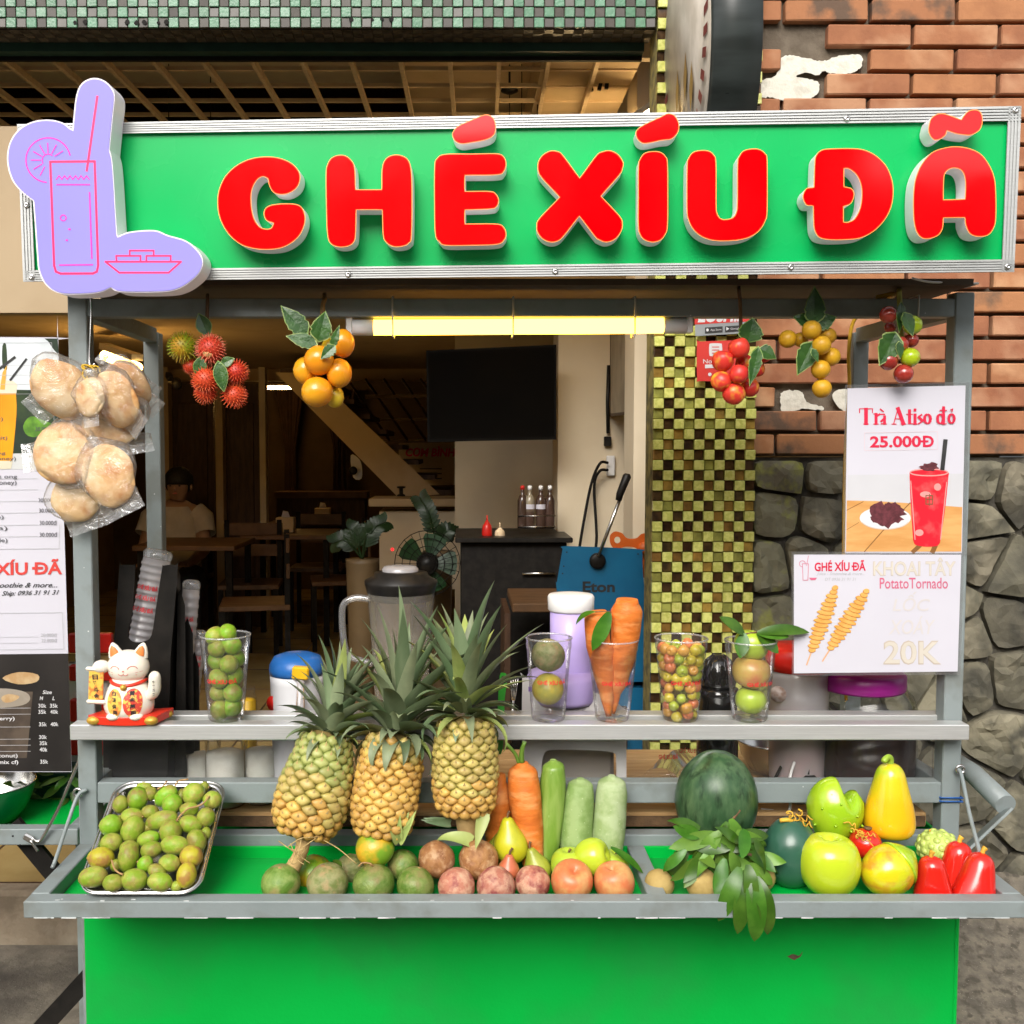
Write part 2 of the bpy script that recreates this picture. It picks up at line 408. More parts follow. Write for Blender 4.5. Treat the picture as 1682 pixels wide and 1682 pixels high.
# ---------------------------------------------------------------- brick wall
M_MORT = mat('grey_brown_mortar', (0.105, 0.082, 0.058), 0.95, (0.15, .12, .088), 25, 6, bump=0.8, bscale=80)
M_BRICK = mat('orange_red_brick', (0.34, 0.142, 0.066), 0.9, (0.275, 0.11, 0.052), 16, 6, .40, .66, bump=0.35, bscale=70, rand=0.13, col3=(0.45, .24, .13), n3=7)
M_BRICKD = mat('sooty_brick', (0.34, 0.145, 0.065), 0.9, (0.12, 0.075, 0.05), 9, 5, .46, .60, bump=0.35, bscale=70, rand=0.1)
M_PLAST = mat('white_plaster', (0.66, 0.63, 0.54), 0.9, (0.52, .49, .41), 30, 6, .5, .7, bump=0.9, bscale=60)
BY = 0.75; z_st = W(1500, 749, BY).z
bw = thing('brick_wall', 'orange red brick wall with recessed dark mortar joints on the right', 'wall', (1.7, BY + .05, z_st))
one('mortar', M_MORT, bw, lambda m: m.box((1.75, BY + .062, z_st + .95), (2.0, .10, 1.9)))
PX = W(1425, 100, BY).x - W(1283.7, 100, BY).x; PZ = (W(1500, 101, BY).z - z_st) / 16.5; BL, BHh = PX - .0105, PZ - .0108
def brick_mesh(name, mt, L, seed):
    m = MB(); m.box((0, 0, 0), (L, .03, BHh), bev=.0028)
    rng = random.Random(seed)
    for i, v in enumerate(m.v): m.v[i] = v + Vector((rng.uniform(-1, 1), rng.uniform(-.6, .6), rng.uniform(-1, 1))) * .0011
    o = m.build(name, mt, bw, local=True); return o
protos = {}
xj0 = W(1283, 100, BY).x; XL, XR = 0.776, 1.98
nrow = 21; missing = []
def px_of(x, z): 
    d = Vector((x, BY, z)) - CAM; f = d.dot(FW); return CX + FPX * d.x / f, CY - FPX * d.dot(UP) / f
cnt = 0; rest = MB()
for r in range(30):
    z = z_st + PZ * (r + .5)
    off = xj0 + (PX / 2 if (r % 2 == 1) else 0) - PX * 4
    for k in range(16):
        a = off + k * PX + .005; b = a + BL
        a2 = max(a, XL + .002); b2 = b
        if b2 - a2 < .02 or a2 > 2.6: continue
        cxp, cyp = px_of((a2 + b2) / 2, z)
        if r == 17 and 1262 < cxp < 1420 and cyp < 125: continue
        if (88 < cyp < 122 and 1290 < cxp < 1424) or (128 < cyp < 162 and cxp < 1352): continue
        if 640 < cyp < 672 and 1290 < cxp < 1425: continue
        if cxp > 1760 or cyp < -30:
            rest.box(((a2 + b2) / 2, BY, z), (b2 - a2, .03, BHh)); continue
        L = b2 - a2; full = abs(L - BL) < 1e-4
        dark = (cxp * 7 + cyp * 3) % 11 < 1.4 or cyp < 35 and cxp < 1520
        key = ('d' if dark else 'n', (cnt % 3) if full else round(L, 4))
        if key not in protos:
            o = brick_mesh('brick', M_BRICKD if dark else M_BRICK, L, cnt); protos[key] = o.data
        else:
            o = bpy.data.objects.new('brick', protos[key]); link(o, bw)
        o.location = Vector(((a2 + b2) / 2, BY + random.uniform(-.0015, .0015), z)) - wloc(bw); cnt += 1
        o.rotation_euler = (0, random.uniform(-.004, .004), random.uniform(-.006, .006))
tag(rest.build('brick_field', M_BRICK, bw), kind='stuff')
PB = Plane((0, BY - .010, 0), (0, -1, 0))
def plaster(pts):
    m = MB(); L = smooth_loop(pts, 7)
    L = [(x + 1.8 * noise.noise(Vector((x * .25, y * .25, 0))) + 1.6 * noise.noise(Vector((x * .9, y * .9, 0))), y + 1.8 * noise.noise(Vector((x * .25, y * .25, 9))) + 1.6 * noise.noise(Vector((x * .9, y * .9, 5)))) for x, y in L]
    m.prism([L], lambda u, v, w: PB.at(u, v, w), .024, back=False); m.build('plaster_patch', M_PLAST, bw)
plaster([(1283, 96), (1300, 91), (1330, 97), (1352, 100), (1378, 92), (1412, 90), (1416, 103), (1405, 118), (1375, 122), (1352, 117), (1345, 124), (1322, 119), (1308, 126), (1330, 130), (1345, 137), (1344, 152), (1328, 163), (1296, 166), (1268, 160), (1248, 157), (1249, 134), (1275, 124)])
plaster([(1284, 645), (1300, 641), (1318, 645), (1325, 660), (1350, 668), (1350, 674), (1318, 672), (1286, 677), (1282, 660)])
plaster([(1368, 646), (1392, 640), (1392, 674), (1376, 668)])

# ---------------------------------------------------------------- rubble stone wall
M_STONE = mat('grey_olive_field_stone', (0.145, 0.132, 0.092), 0.9, (0.06, 0.056, 0.042), 8, 8, .40, .64, bump=1.0, bscale=34, rand=0.16, col3=(0.24, .215, .15), n3=9)
M_STONEM = mat('mossy_field_stone', (0.18, 0.17, 0.11), 0.9, (0.11, 0.10, 0.07), 8, 8, .42, .64, bump=1.0, bscale=34, col3=(0.24, .25, .05), n3=14)
M_SMORT = mat('dark_stone_joint', (0.035, 0.032, 0.027), 0.95, (0.10, .09, .07), 20, 6, bump=1, bscale=50)
SY = 0.745
sw = thing('stone_wall', 'grey rubble stone wall with dark joints below the bricks', 'wall', (1.6, SY + .05, 0.2))
one('mortar', M_SMORT, sw, lambda m: m.box((1.75, SY + .06, (z_st - .004) / 2), (2.0, .10, z_st - .004)))
seeds = [(1282, 775), (1358, 778), (1272, 842), (1350, 850), (1262, 930), (1320, 920), (1270, 1020), (1345, 1010), (1300, 1100), (1400, 930), (1430, 800), (1450, 1010), (1400, 1120), (1500, 900),
 (1520, 780), (1560, 1000), (1608, 790), (1668, 805), (1600, 858), (1607, 912), (1662, 940), (1648, 1022), (1588, 1045), (1660, 1112), (1592, 1122), (1640, 1215), (1592, 1300), (1668, 1345), (1608, 1400), (1668, 1450),
 (1540, 1150), (1490, 1120), (1545, 1290), (1250, 1150), (1330, 1200), (1450, 1230), (1740, 870), (1730, 1000), (1745, 1130), (1735, 1260), (1740, 1400), (1730, 770), (1600, 1480), (1520, 1420), (1420, 1350), (1300, 1320), (1280, 1430), (1400, 1470), (1690, 1540), (1820, 900), (1810, 1060), (1820, 1200), (1815, 1350), (1500, 1540), (1600, 1560)]
pts = [W(a, b, SY) for a, b in seeds]; P2 = [Vector((p.x, p.z)) for p in pts]
BB = [Vector((XL + .004, .02)), Vector((2.0, .02)), Vector((2.0, z_st - .012)), Vector((XL + .004, z_st - .012))]
def clip(poly, p, n):
    out = []
    for i in range(len(poly)):
        a, b = poly[i], poly[(i + 1) % len(poly)]; da, db = (a - p).dot(n), (b - p).dot(n)
        if da <= 0: out.append(a)
        if da * db < 0: out.append(a + (b - a) * (da / (da - db)))
    return out
for i, s in enumerate(P2):
    poly = BB[:]
    for j, q in enumerate(P2):
        if i != j and (q - s).length < .6:
            n = (q - s).normalized(); poly = clip(poly, (s + q) / 2 - n * random.uniform(.002, .006), n)
            if len(poly) < 3: break
    if len(poly) < 3: continue
    n = len(poly); dense = []
    for k in range(n):
        a, b = poly[k], poly[(k + 1) % n]
        st = max(2, int((b - a).length / .022))
        for t in range(st): dense.append(a + (b - a) * (t / st))
    for it in range(1):
        dense = [(dense[k - 1] + dense[k] * 2 + dense[(k + 1) % len(dense)]) / 4 for k in range(len(dense))]
    c = sum(dense, Vector((0, 0))) / len(dense); mb = MB(); N_ = len(dense)
    tilt = Vector((random.uniform(-.10, .10), random.uniform(-.10, .10))); inner = [c + (p - c) * .965 for p in dense]
    xs_ = [p.x for p in inner]; ys_ = [p.y for p in inner]; gp = []; gx = min(xs_)
    while gx < max(xs_):
        gy = min(ys_)
        while gy < max(ys_):
            q = Vector((gx + random.uniform(-.006, .006), gy + random.uniform(-.006, .006)))
            sg = [((inner[(k + 1) % N_] - inner[k]).x * (q - inner[k]).y - (inner[(k + 1) % N_] - inner[k]).y * (q - inner[k]).x) for k in range(N_)]
            if min(sg) > .00022 or max(sg) < -.00022: gp.append(q)
            gy += .017
        gx += .017
    cv, _, cf_, _, _, _ = delaunay_2d_cdt(inner + gp, [(k, (k + 1) % N_) for k in range(N_)], [], 1, 1e-6)
    def hgt_(q, edge):
        v = Vector((q.x, q.y, i * 3.1)); pl_ = .010 * round(2.2 * noise.noise(v * 7)) + .012 * noise.fractal(v * 13, 1.0, 2.0, 4) + .004 * noise.noise(v * 60)
        return SY - (.018 if edge else .026) - pl_ * (.5 if edge else 1) + (q - c).dot(tilt) * .8
    vs = [(q.x, hgt_(q, k < N_), q.y) for k, q in enumerate(cv)]; nb_ = len(vs)
    vs += [(p.x, SY + .02, p.y) for p in dense]; fs = [tuple(f) for f in cf_] + [(k, (k + 1) % N_, nb_ + (k + 1) % N_, nb_ + k) for k in range(N_)]
    mb.add(vs, fs, False); o = mb.build('stone', M_STONEM if seeds[i][0] < 1300 else M_STONE, sw)

# ---------------------------------------------------------------- mosaic column and beam
M_TG = mat('light_green_glass_tile', (0.66, 0.66, 0.20), 0.18, (0.50, 0.52, 0.12), 90, 4, .4, .6, bump=0.25, bscale=160, rand=0.14, coat=.4)
M_TM = mat('mint_glass_tile', (0.08, 0.205, 0.115), 0.25, (0.065, 0.17, 0.095), 70, 4, .4, .6, rand=0.12, bump=.2, bscale=160)
M_TD = mat('bronze_mirror_tile', (0.13, 0.075, 0.03), 0.12, (0.05, .032, .018), 40, 3, metal=0.5, rand=0.4)
M_TA = mat('amber_mirror_tile', (0.42, 0.25, 0.06), 0.15, (0.25, .15, .04), 30, 3, metal=0.4, rand=0.3)
M_TO = mat('olive_glass_tile', (0.30, 0.30, 0.07), 0.18, (0.2, .2, .05), 40, 3, rand=0.2)
M_TK = mat('brown_grey_tile', (0.06, 0.05, 0.04), 0.4, (0.048, .04, .03), 40, 3, rand=0.2)
M_GROUT = mat('mosaic_grout', (0.30, 0.24, 0.07), 0.9, (0.11, .095, .04), 30)
M_GROUTD = mat('dark_mosaic_grout', (0.09, 0.075, 0.055), 0.9, (0.06, .05, .04), 30)
CYF = 0.70; x0 = W(1072, 800, CYF).x; x1 = W(1240, 800, CYF).x; TP = (x1 - x0) / 10
mc = thing('mosaic_column', 'column faced with a chequer of lime green and bronze mosaic tiles', 'column', ((x0 + x1) / 2, CYF + .1, .1))
one('core', M_GROUT, mc, lambda m: m.box(((x0 + x1) / 2, CYF + .065, 1.5), (x1 - x0 - .002, .10, 3.0)))
def tile(name, mt, sz, dep, par, crown=.0016):
    m = MB(); h = sz / 2
    m.box((0, dep / 2, 0), (sz, dep, sz), bev=crown); return m.build(name, mt, par, local=True)
def run_tiles(par, xa, za, pitch, ncol, nrow, yf, dl, dd, ml, md_, individual, restname):
    pl = pd = None; va = {}; rest = [MB(), MB()]; rng = random.Random(3)
    for r in range(nrow):
        for c in range(ncol):
            light = (r + c) % 2 == 0; x = xa + (c + .5) * pitch; z = za - (r + .5) * pitch
            if individual(x, z):
                alt = (M_TA if rng.random() < .55 else M_TO) if (not light and md_ is M_TD and rng.random() < .46) else None
                src = va.get(alt) if alt else (pl if light else pd)
                if alt and src is None:
                    o = tile('tile', alt, pitch * .93, dd, par); va[alt] = o.data
                elif src is None:
                    o = tile('tile', ml if light else md_, pitch * (.965 if light else .93), dl if light else dd, par)
                    if light: pl = o.data
                    else: pd = o.data
                else: o = bpy.data.objects.new('tile', src); link(o, par)
                o.location = Vector((x, yf - (dl if light else dd), z)) - wloc(par)
                o.rotation_euler = (rng.uniform(-.03, .03), 0, rng.uniform(-.03, .03)) if light else (rng.uniform(-.1, .1), 0, rng.uniform(-.1, .1))
            else:
                d = dl if light else dd
                rest[0 if light else 1].box((x, yf - d / 2, z), (pitch * .955, d, pitch * .955))
    for k, mm in ((0, ml), (1, md_)):
        if rest[k].v: tag(rest[k].build(restname, mm, par), kind='stuff')
zt = W(1150, 535, CYF).z; zb = zt - TP * 30; ntop = int((3.0 - zt) / TP)
run_tiles(mc, x0, zt + TP * ntop, TP, 10, ntop + 30 + int((zb - .3) / TP), CYF + .012, .016, .007, M_TG, M_TD, lambda x, z: zb < z < zt, 'tile_field')
# beam
zB = W(500, 43, .70).z; xb0 = W(-75, 40, .70).x; xb1 = W(1078, 40, .70).x; BP = (xb1 - xb0) / 69
mbm = thing('mosaic_beam', 'overhead beam faced with mint green and brown chequered mosaic tiles', 'beam', (0, .8, zB))
one('core', M_GROUTD, mbm, lambda m: m.box(((xb1 - 5) / 2, .76, zB + .35), (xb1 + 5, .10, .70)))
run_tiles(mbm, xb0, zB + BP * 4 - .002, BP, 69, 4, .71, .006, .004, M_TM, M_TK, lambda x, z: True, 'tile_field')
mu = [MB(), MB()]
for r in range(3):
    for c in range(69): mu[(r + c) % 2].box((xb0 + (c + .5) * BP, .715 + (r + .5) * BP, zB - .001), (BP * .95, BP * .95, .004))
tag(mu[0].build('underside_tiles', M_TK, mbm), kind='stuff'); tag(mu[1].build('underside_tiles', M_GROUTD, mbm), kind='stuff')
for px, py, r in ((209, 36, 4.5), (237, 36, 4), (140, 36, 4), (123, 37, 3.4), (224, 37, 4), (260, 37, 2.6), (273, 36, 4.6), (577, 32, 4), (643, 31, 4), (627, 31, 3), (612, 32, 2.4)):
    m = MB(); L = [(px + r * random.uniform(.75, 1.2) * math.cos(a * .7), py + r * random.uniform(.75, 1.2) * math.sin(a * .7)) for a in range(9)]
    poly_on(m, Plane((0, .7025, 0), (0, -1, 0)), [L], 0); m.build('chipped_patch', M_BLACKM, mbm)
M_DKGREEN = mat('dark_green_paint', (0.018, 0.06, 0.045), 0.5, (0.013, .045, .034), 10)
a = W(500, 62, .80); b = W(500, 80, .80); c = W(500, 90, .80)
one('door_head', M_DKGREEN, mbm, lambda m: m.box((-2.2, .83, (a.z + b.z) / 2 + .01), (2 * 2.2 + .98, .05, a.z - b.z + .03)))
one('shutter_slot', M_BLACKM, mbm, lambda m: m.box((-2.2, .845, (b.z + c.z) / 2), (2 * 2.2 + .98, .012, b.z - c.z)))

# ---------------------------------------------------------------- room behind (structure)
FZ = 0.158
m = MB()
m.add([(-4, 1.0, FZ), (1.6, 1.0, FZ), (1.6, 9, FZ), (-4, 9, FZ)], [(0, 1, 2, 3)]); fl = struct('floor', m, M_FLOORT)
m = MB()
for i in range(18): m.box((-4 + i * .5 - .0, 5, FZ + .0015), (.006, 8, .002))
for i in range(18): m.box((-1.2, 1.0 + i * .5, FZ + .001), (5.6, .006, .002))
m.build('tile_joint', M_DKWOOD, fl)
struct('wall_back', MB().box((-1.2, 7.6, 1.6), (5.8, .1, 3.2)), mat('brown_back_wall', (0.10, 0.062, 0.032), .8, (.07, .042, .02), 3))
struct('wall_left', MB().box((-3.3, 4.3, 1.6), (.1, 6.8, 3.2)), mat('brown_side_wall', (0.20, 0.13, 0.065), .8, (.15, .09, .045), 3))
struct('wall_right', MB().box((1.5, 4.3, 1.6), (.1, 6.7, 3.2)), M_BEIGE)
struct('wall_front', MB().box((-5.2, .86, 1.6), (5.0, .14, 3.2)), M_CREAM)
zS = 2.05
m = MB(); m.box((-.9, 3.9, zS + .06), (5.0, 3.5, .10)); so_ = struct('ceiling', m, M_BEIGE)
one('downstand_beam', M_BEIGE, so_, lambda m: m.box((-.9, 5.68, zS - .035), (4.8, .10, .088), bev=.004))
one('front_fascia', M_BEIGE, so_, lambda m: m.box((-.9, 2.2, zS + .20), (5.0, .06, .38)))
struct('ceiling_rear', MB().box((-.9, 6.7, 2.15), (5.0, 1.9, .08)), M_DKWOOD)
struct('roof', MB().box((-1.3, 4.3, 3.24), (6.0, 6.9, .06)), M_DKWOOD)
# slat grid under the entrance ceiling
gz = 2.62
g = thing('ceiling_grid', 'tan wooden slat grid hung under the entrance ceiling above the signboard', 'ceiling grid', (0, 1.4, gz))
one('front_rail', M_TAN, g, lambda m: m.box((-1.0, 1.07, gz + .012), (3.2, .03, .078)))
for i in range(24):
    x = -2.55 + i * .148
    if x < .52: one('slat', M_TAN, g, lambda m: m.bar((x, 1.09, gz), (x + .02, 2.16, gz + .01), .013, .020))
for k in range(8): one('cross_slat', M_TAN, g, lambda m: m.box((-1.0, 1.13 + .145 * k, gz + .022), (3.1, .012, .012)))
M_PALE = mat('pale_soffit_paint', (0.60, 0.46, 0.28), .8, (.5, .38, .22), 4)
struct('soffit', MB().box((.40, 1.75, gz + .10), (.30, 1.2, .16)), M_PALE)
struct('soffit_panel', MB().box((.18, 1.9, gz + .20), (.75, .6, .05)), M_PALE)
t = thing('ceiling_bracket', 'black bracket hanging below the pale soffit beside the round sign', 'bracket', W(985, 120, 1.4))
one('plate', M_BLACK, t, lambda m: m.bar(W(954, 128, 1.4), W(1014, 117, 1.4), .09, .014))
for q in ((972, 150, 966, 126), (984, 148, 990, 122), (996, 146, 998, 121)): one('strut', M_BLACK, t, lambda m: m.bar(W(q[0], q[1], 1.4), W(q[2], q[3], 1.4), .012, .012))
for px in (277, 346, 837, 857, 883):
    tag(one('hanging_wire', M_BLACKM, None, lambda m: m.tube([W(px, 105, 1.6), W(px, 230, 1.6)], .0018, 5)), 'thin black wire hanging from the slat grid ' + {277: 'left of the G', 346: 'above the G', 837: 'left of three wires near the X', 857: 'middle of three wires near the X', 883: 'right of three wires near the X'}[px], 'wire', 'wires hanging from the grid')
t = thing('fan_hook', 'small dark ceiling fan hub seen above the signboard', 'fan hub', W(837, 150, 1.6))
one('hub', M_BLACK, t, lambda m: m.lathe([(.005, .02), (.012, .012), (.028, .004), (.03, -.006), (.01, -.016)], W(837, 147, 1.6), 16))
one('rod', M_BLACK, t, lambda m: m.tube([W(837, 143, 1.6), W(837, 108, 1.6)], .004, 6))

# ---------------------------------------------------------------- round hanging sign at the column
M_SIGNF = mat('weathered_white_sign_face', (0.62, 0.56, 0.48), .5, (.42, .37, .3), 6)
M_TIN = mat('dark_sign_rim', (0.035, 0.042, 0.04), .3, (.02, .024, .022), 4, stretch=(1, 1, 6))
cS = W(1163, 95, .42); ax = Vector((-1, .045, -.04)).normalized()
rs = thing('round_sign', 'dark rimmed round projecting sign with printed wheat ears at top right', 'sign', cS)
Mx = along(ax)
one('drum', M_TIN, rs, lambda m: m.lathe([(.30, -.052), (.315, -.048), (.315, .048), (.30, .052)], cS, 64, Mx))
fo = one('face', M_SIGNF, rs, lambda m: m.lathe([(.298, .0), (.298, .004)], cS + ax * .0505, 64, Mx))
M_WHEAT = mat('ochre_print', (0.36, 0.22, 0.05), .6, (.28, .17, .05), 20); M_MAROON = mat('maroon_print', (0.22, .035, .03), .6, (.17, .03, .025), 20)
def on_face(u, v): return cS + ax * .0555 + Mx @ Vector((0, 0, 0)) + Vector((0, 1, 0)).cross(ax).normalized() * 0 + (ax.cross(Vector((0, 0, 1))).normalized() * u + Vector((0, 0, 1)) * v)
m = MB()
for u, v, a in ((-.10, -.10, .4), (-.02, -.05, .2), (.05, -.12, -.1), (-.05, -.19, .5), (.09, -.05, -.3), (.0, -.25, .1)):
    L = smooth_loop([(u, v - .055, 1), (u + .022, v), (u + .012, v + .03), (u, v + .06, 1), (u - .012, v + .03), (u - .022, v)], 4)
    tri = tessellate_polygon([[Vector((p[0], p[1], 0)) for p in L]]); m.add([on_face(*p) for p in L], [tuple(q) for q in tri])
m.build('wheat_print', M_WHEAT, rs)
m = MB()
for k in range(26):
    an = R(150 + k * 9.5); u, v = .262 * math.cos(an), .262 * math.sin(an)
    d = Vector((math.cos(an), math.sin(an))); e = Vector((-d.y, d.x)); p = Vector((u, v)); s_ = .022; w_ = .010
    L = [p + d * s_ + e * w_, p - d * s_ + e * w_, p - d * s_ - e * w_, p + d * s_ - e * w_]; m.add([on_face(q.x, q.y) for q in L], [(0, 1, 2, 3)])
m.build('rim_print', M_MAROON, rs)
one('mounting_arm', M_BLACK, rs, lambda m: m.bar(cS + Vector((.06, .0, .05)), (cS.x + .05, .74, cS.z + .05), .03, .03))

# ---------------------------------------------------------------- houses across the street (behind the camera; they shade the low sky and show in the glossy letters)
M_FAC = [mat('opposite_render_a', (.30, .27, .22), .85, (.24, .21, .17), 2), mat('opposite_render_b', (.22, .25, .25), .85, (.18, .2, .2), 2), mat('opposite_render_c', (.36, .30, .20), .85, (.3, .25, .16), 2)]
xx = -13.0
for k, (w_, h_) in enumerate(((4.2, 5.2), (3.6, 5.8), (4.6, 5.0), (3.8, 5.2), (4.4, 4.4), (4.2, 4.5), (3.8, 5.0))):
    m = MB(); m.box((xx + w_ / 2, -11.5, h_ / 2), (w_ - .02, 3.0, h_)); o = tag(m.build('opposite_house', M_FAC[k % 3]), kind='structure')
    for fl_ in range(int(h_ // 2.6)):
        for q in (-1, 1): one('window', M_BLACK, o, lambda m: m.box((xx + w_ / 2 + q * w_ * .22, -9.985, 1.5 + fl_ * 2.6), (w_ * .26, .05, 1.4)))
    xx += w_

zf0, zf1 = W(50, 516, .9).z, W(50, 213, .9).z; xf1 = W(236, 400, .9).x
struct('shop_fascia', MB().box(((xf1 - 5) / 2, .90, (zf0 + zf1) / 2), (xf1 + 5, .06, zf1 - zf0)), mat('tan_fascia_paint', (0.40, 0.30, 0.185), .8, (0.36, .265, .16), 3))

struct('entrance_ceiling', MB().box((-1.0, 1.62, gz + .34), (3.6, 1.3, .03)), M_CREAM)
# ================================================================ the juice cart
EX = SC.view_settings.exposure
def em(v): return v / (2 ** EX)
cart = thing('food_cart', 'grey steel framed juice cart with bright green panels and a fruit tray', 'food cart', (0, .25, 0))
pw = 31 * S(0)
XLp = W(135, 900, 0).x; XRp = W(1574, 900, 0).x
def zat(py, Y): return W(841, py, Y).z
zTop = zat(490, 0); zTop0 = zat(520, 0)
for x in (XLp, XRp): one('post', M_GREY, cart, lambda m: m.box((x, .019, .02 + (zTop + .012) / 2 - .01), (pw, .038, zTop - .02 + .012), bev=.002))
RYp = .497; XLr = W(254, 700, RYp).x; XRr = W(1407, 700, RYp).x
for x in (XLr, XRr): one('rear_post', M_GREY, cart, lambda m: m.box((x, RYp, (zTop) / 2), (.037, .037, zTop - .02), bev=.002))
def hbar(name, py0, py1, Y=.0, d=.034, inset=0.0, xa=None, xb=None):
    z0, z1 = zat(py1, Y), zat(py0, Y); a = XLp + pw / 2 if xa is None else xa; b = XRp - pw / 2 if xb is None else xb
    return one(name, M_GREY, cart, lambda m: m.box(((a + b) / 2, Y + d / 2 + .002, (z0 + z1) / 2), (b - a, d, z1 - z0), bev=.0018))
hbar('top_rail', 490, 520); hbar('middle_rail', 1286, 1320); hbar('lower_rail', 1372, 1400)
for x, s_ in ((XLp, 1), (XRp, -1)):
    for z in ((zTop + zTop0) / 2, zat(1303, 0)):
        one('side_rail', M_GREY, cart, lambda m: m.bar((x + (XLr - XLp if s_ > 0 else XRr - XRp) * .0, .04, z), ((XLr if s_ > 0 else XRr), RYp - .019, z), .030, .034, bev=.0015))
# wooden worktop of planks
M_PLANK = mat('pine_plank', (0.56, 0.36, 0.17), .55, (0.44, 0.25, 0.10), 7, 6, .38, .66, stretch=(1, 14, 14), bump=.15, bscale=30, rand=.08)
zC = .714; ys = [.048, .17, .29, .41, .495]
for k in range(4):
    one('plank', M_PLANK, cart, lambda m: m.box(((XLp + XRp) / 2, (ys[k] + ys[k + 1]) / 2, zC - .014), (XRp - XLp - .05, ys[k + 1] - ys[k] - .004, .028), bev=.002))
M_ROUGH = mat('rough_bark_edge', (0.13, .075, .035), .95, (.07, .04, .02), 25, 6, bump=1, bscale=60)
one('worktop_edge', M_ROUGH, cart, lambda m: m.box(((XLp + XRp) / 2, .0455, zC - .0165), (XRp - XLp - .06, .004, .021)))
# body panels
xb0, xb1 = W(142, 1600, 0).x, W(1566, 1600, 0).x
one('front_panel', M_GREEN, cart, lambda m: m.box(((xb0 + xb1) / 2, -.004, .35), (xb1 - xb0, .006, .63), bev=.001))
for x in (xb0 + .004, xb1 - .004): one('side_panel', M_GREEN, cart, lambda m: m.box((x, .255, .36), (.006, .47, .61)))
one('back_panel', M_GREEN, cart, lambda m: m.box(((xb0 + xb1) / 2, .50, .36), (xb1 - xb0, .006, .61)))
one('panel_edge', M_GREEN, cart, lambda m: m.box((xb1 + .001, -.004, .35), (.008, .012, .63), bev=.002))
m = MB(); q = W(1304, 1572, -.0075)
L = smooth_loop([(-.012, .002), (-.004, .006), (.004, .0045), (.010, .003), (.018, .012, 1), (.013, .001), (.006, -.003), (.001, -.006), (-.008, -.002), (-.017, .004, 1)], 3)
tri = tessellate_polygon([[Vector((p[0], p[1], 0)) for p in L]]); m.add([q + Vector((p[0], -.0003, p[1])) for p in L], [tuple(t) for t in tri]); m.build('paint_chip', mat('bare_metal_chip', (.12, .08, .05), .8, (.08, .05, .03), 60), cart)
# hinged tray
TY0 = -.264; zT = zat(1481, TY0); tb = 29 * S(TY0); XTl, XTr = W(38, 1490, TY0).x, W(1694, 1490, TY0).x
one('tray_front_bar', M_GREY, cart, lambda m: m.box(((XTl + XTr) / 2, TY0 + .0165, zT - tb / 2), (XTr - XTl, .033, tb), bev=.0018))
for x in (XTl + .0165, XTr - .0165): one('tray_side_bar', M_GREY, cart, lambda m: m.box((x, (TY0 + .033 - .003) / 2, zT - tb / 2 + .0006), (.033, -TY0 - .036, tb), bev=.0018))
one('tray_divider', M_GREY, cart, lambda m: m.box((W(1058, 1420, -.1).x, (TY0 + .033 - .003) / 2, zT - tb / 2 - .002), (.034, -TY0 - .036, tb - .001), bev=.0018))
zF = zT - .026
one('tray_floor', M_GREEN, cart, lambda m: m.box(((XTl + XTr) / 2, (TY0 + .033) / 2 - .002, zF - .003), (XTr - XTl - .068, -TY0 - .035, .005)))
# chipped white primer along the lower edge of the bar
m = MB(); rng = random.Random(5)
for k in range(26):
    x = XTl + .03 + (XTr - XTl - .06) * rng.random(); L_ = rng.uniform(.004, .05); m.box((x, TY0 - .0006, zT - tb + .0012), (L_, .0012, rng.uniform(.0012, .0022)))
for k in range(10): m.box((XTl + (XTr - XTl) * rng.random(), TY0 + rng.uniform(.002, .01), zT + .0003), (rng.uniform(.003, .009), rng.uniform(.001, .003), .0008))
tag(m.build('worn_edge', mat('bare_primer', (.6, .62, .61), .6, (.4, .42, .42), 50), cart), kind="stuff")
# shelf
SZ0, SZ1 = -.045, .037; zSh = zat(1191, SZ0); sh = 26 * S(SZ0); xs0, xs1 = W(114, 1200, SZ0).x, W(1593, 1200, SZ0).x
one('shelf', M_ALU, cart, lambda m: m.box(((xs0 + xs1) / 2, (SZ0 + SZ1) / 2 - .022, zSh - sh / 2), (xs1 - xs0, .037, sh), bev=.002))
one('shelf', M_ALU, cart, lambda m: m.box(((xs0 + xs1) / 2, SZ1 + .012, zSh - sh / 2 + .001), (xs1 - xs0, .040, sh - .002), bev=.002))
one('splash_pane', film('clear_acrylic', (1, 1, 1), .01, .01), cart, lambda m: m.box(((XLp + XRp) / 2, .040, zat(1250, .04)), (XRp - XLp - .04, .003, .09)))
# stay rods and hooks
def rod(pts, r=.0038): one('stay_rod', M_GREY, cart, lambda m: m.tube(curve3(pts, 4), r, 8))
rod([W(1570, 1262, -.008), W(1579, 1272, -.02), W(1592, 1335, -.09), W(1608, 1395, -.16), W(1610, 1405, -.16)])
rod([W(143, 1297, -.006), W(128, 1307, -.016), W(112, 1350, -.05), W(92, 1410, -.12), W(86, 1425, -.125)])
for px, py, Y in ((1577, 1264, -.012), (128, 1302, -.008)): one('hook_eye', M_STEEL, cart, lambda m: m.tube([W(px, py, Y) + Vector((.008 * math.cos(a * .6), 0, .008 * math.sin(a * .6))) for a in range(11)], .0028, 7, closed=False))
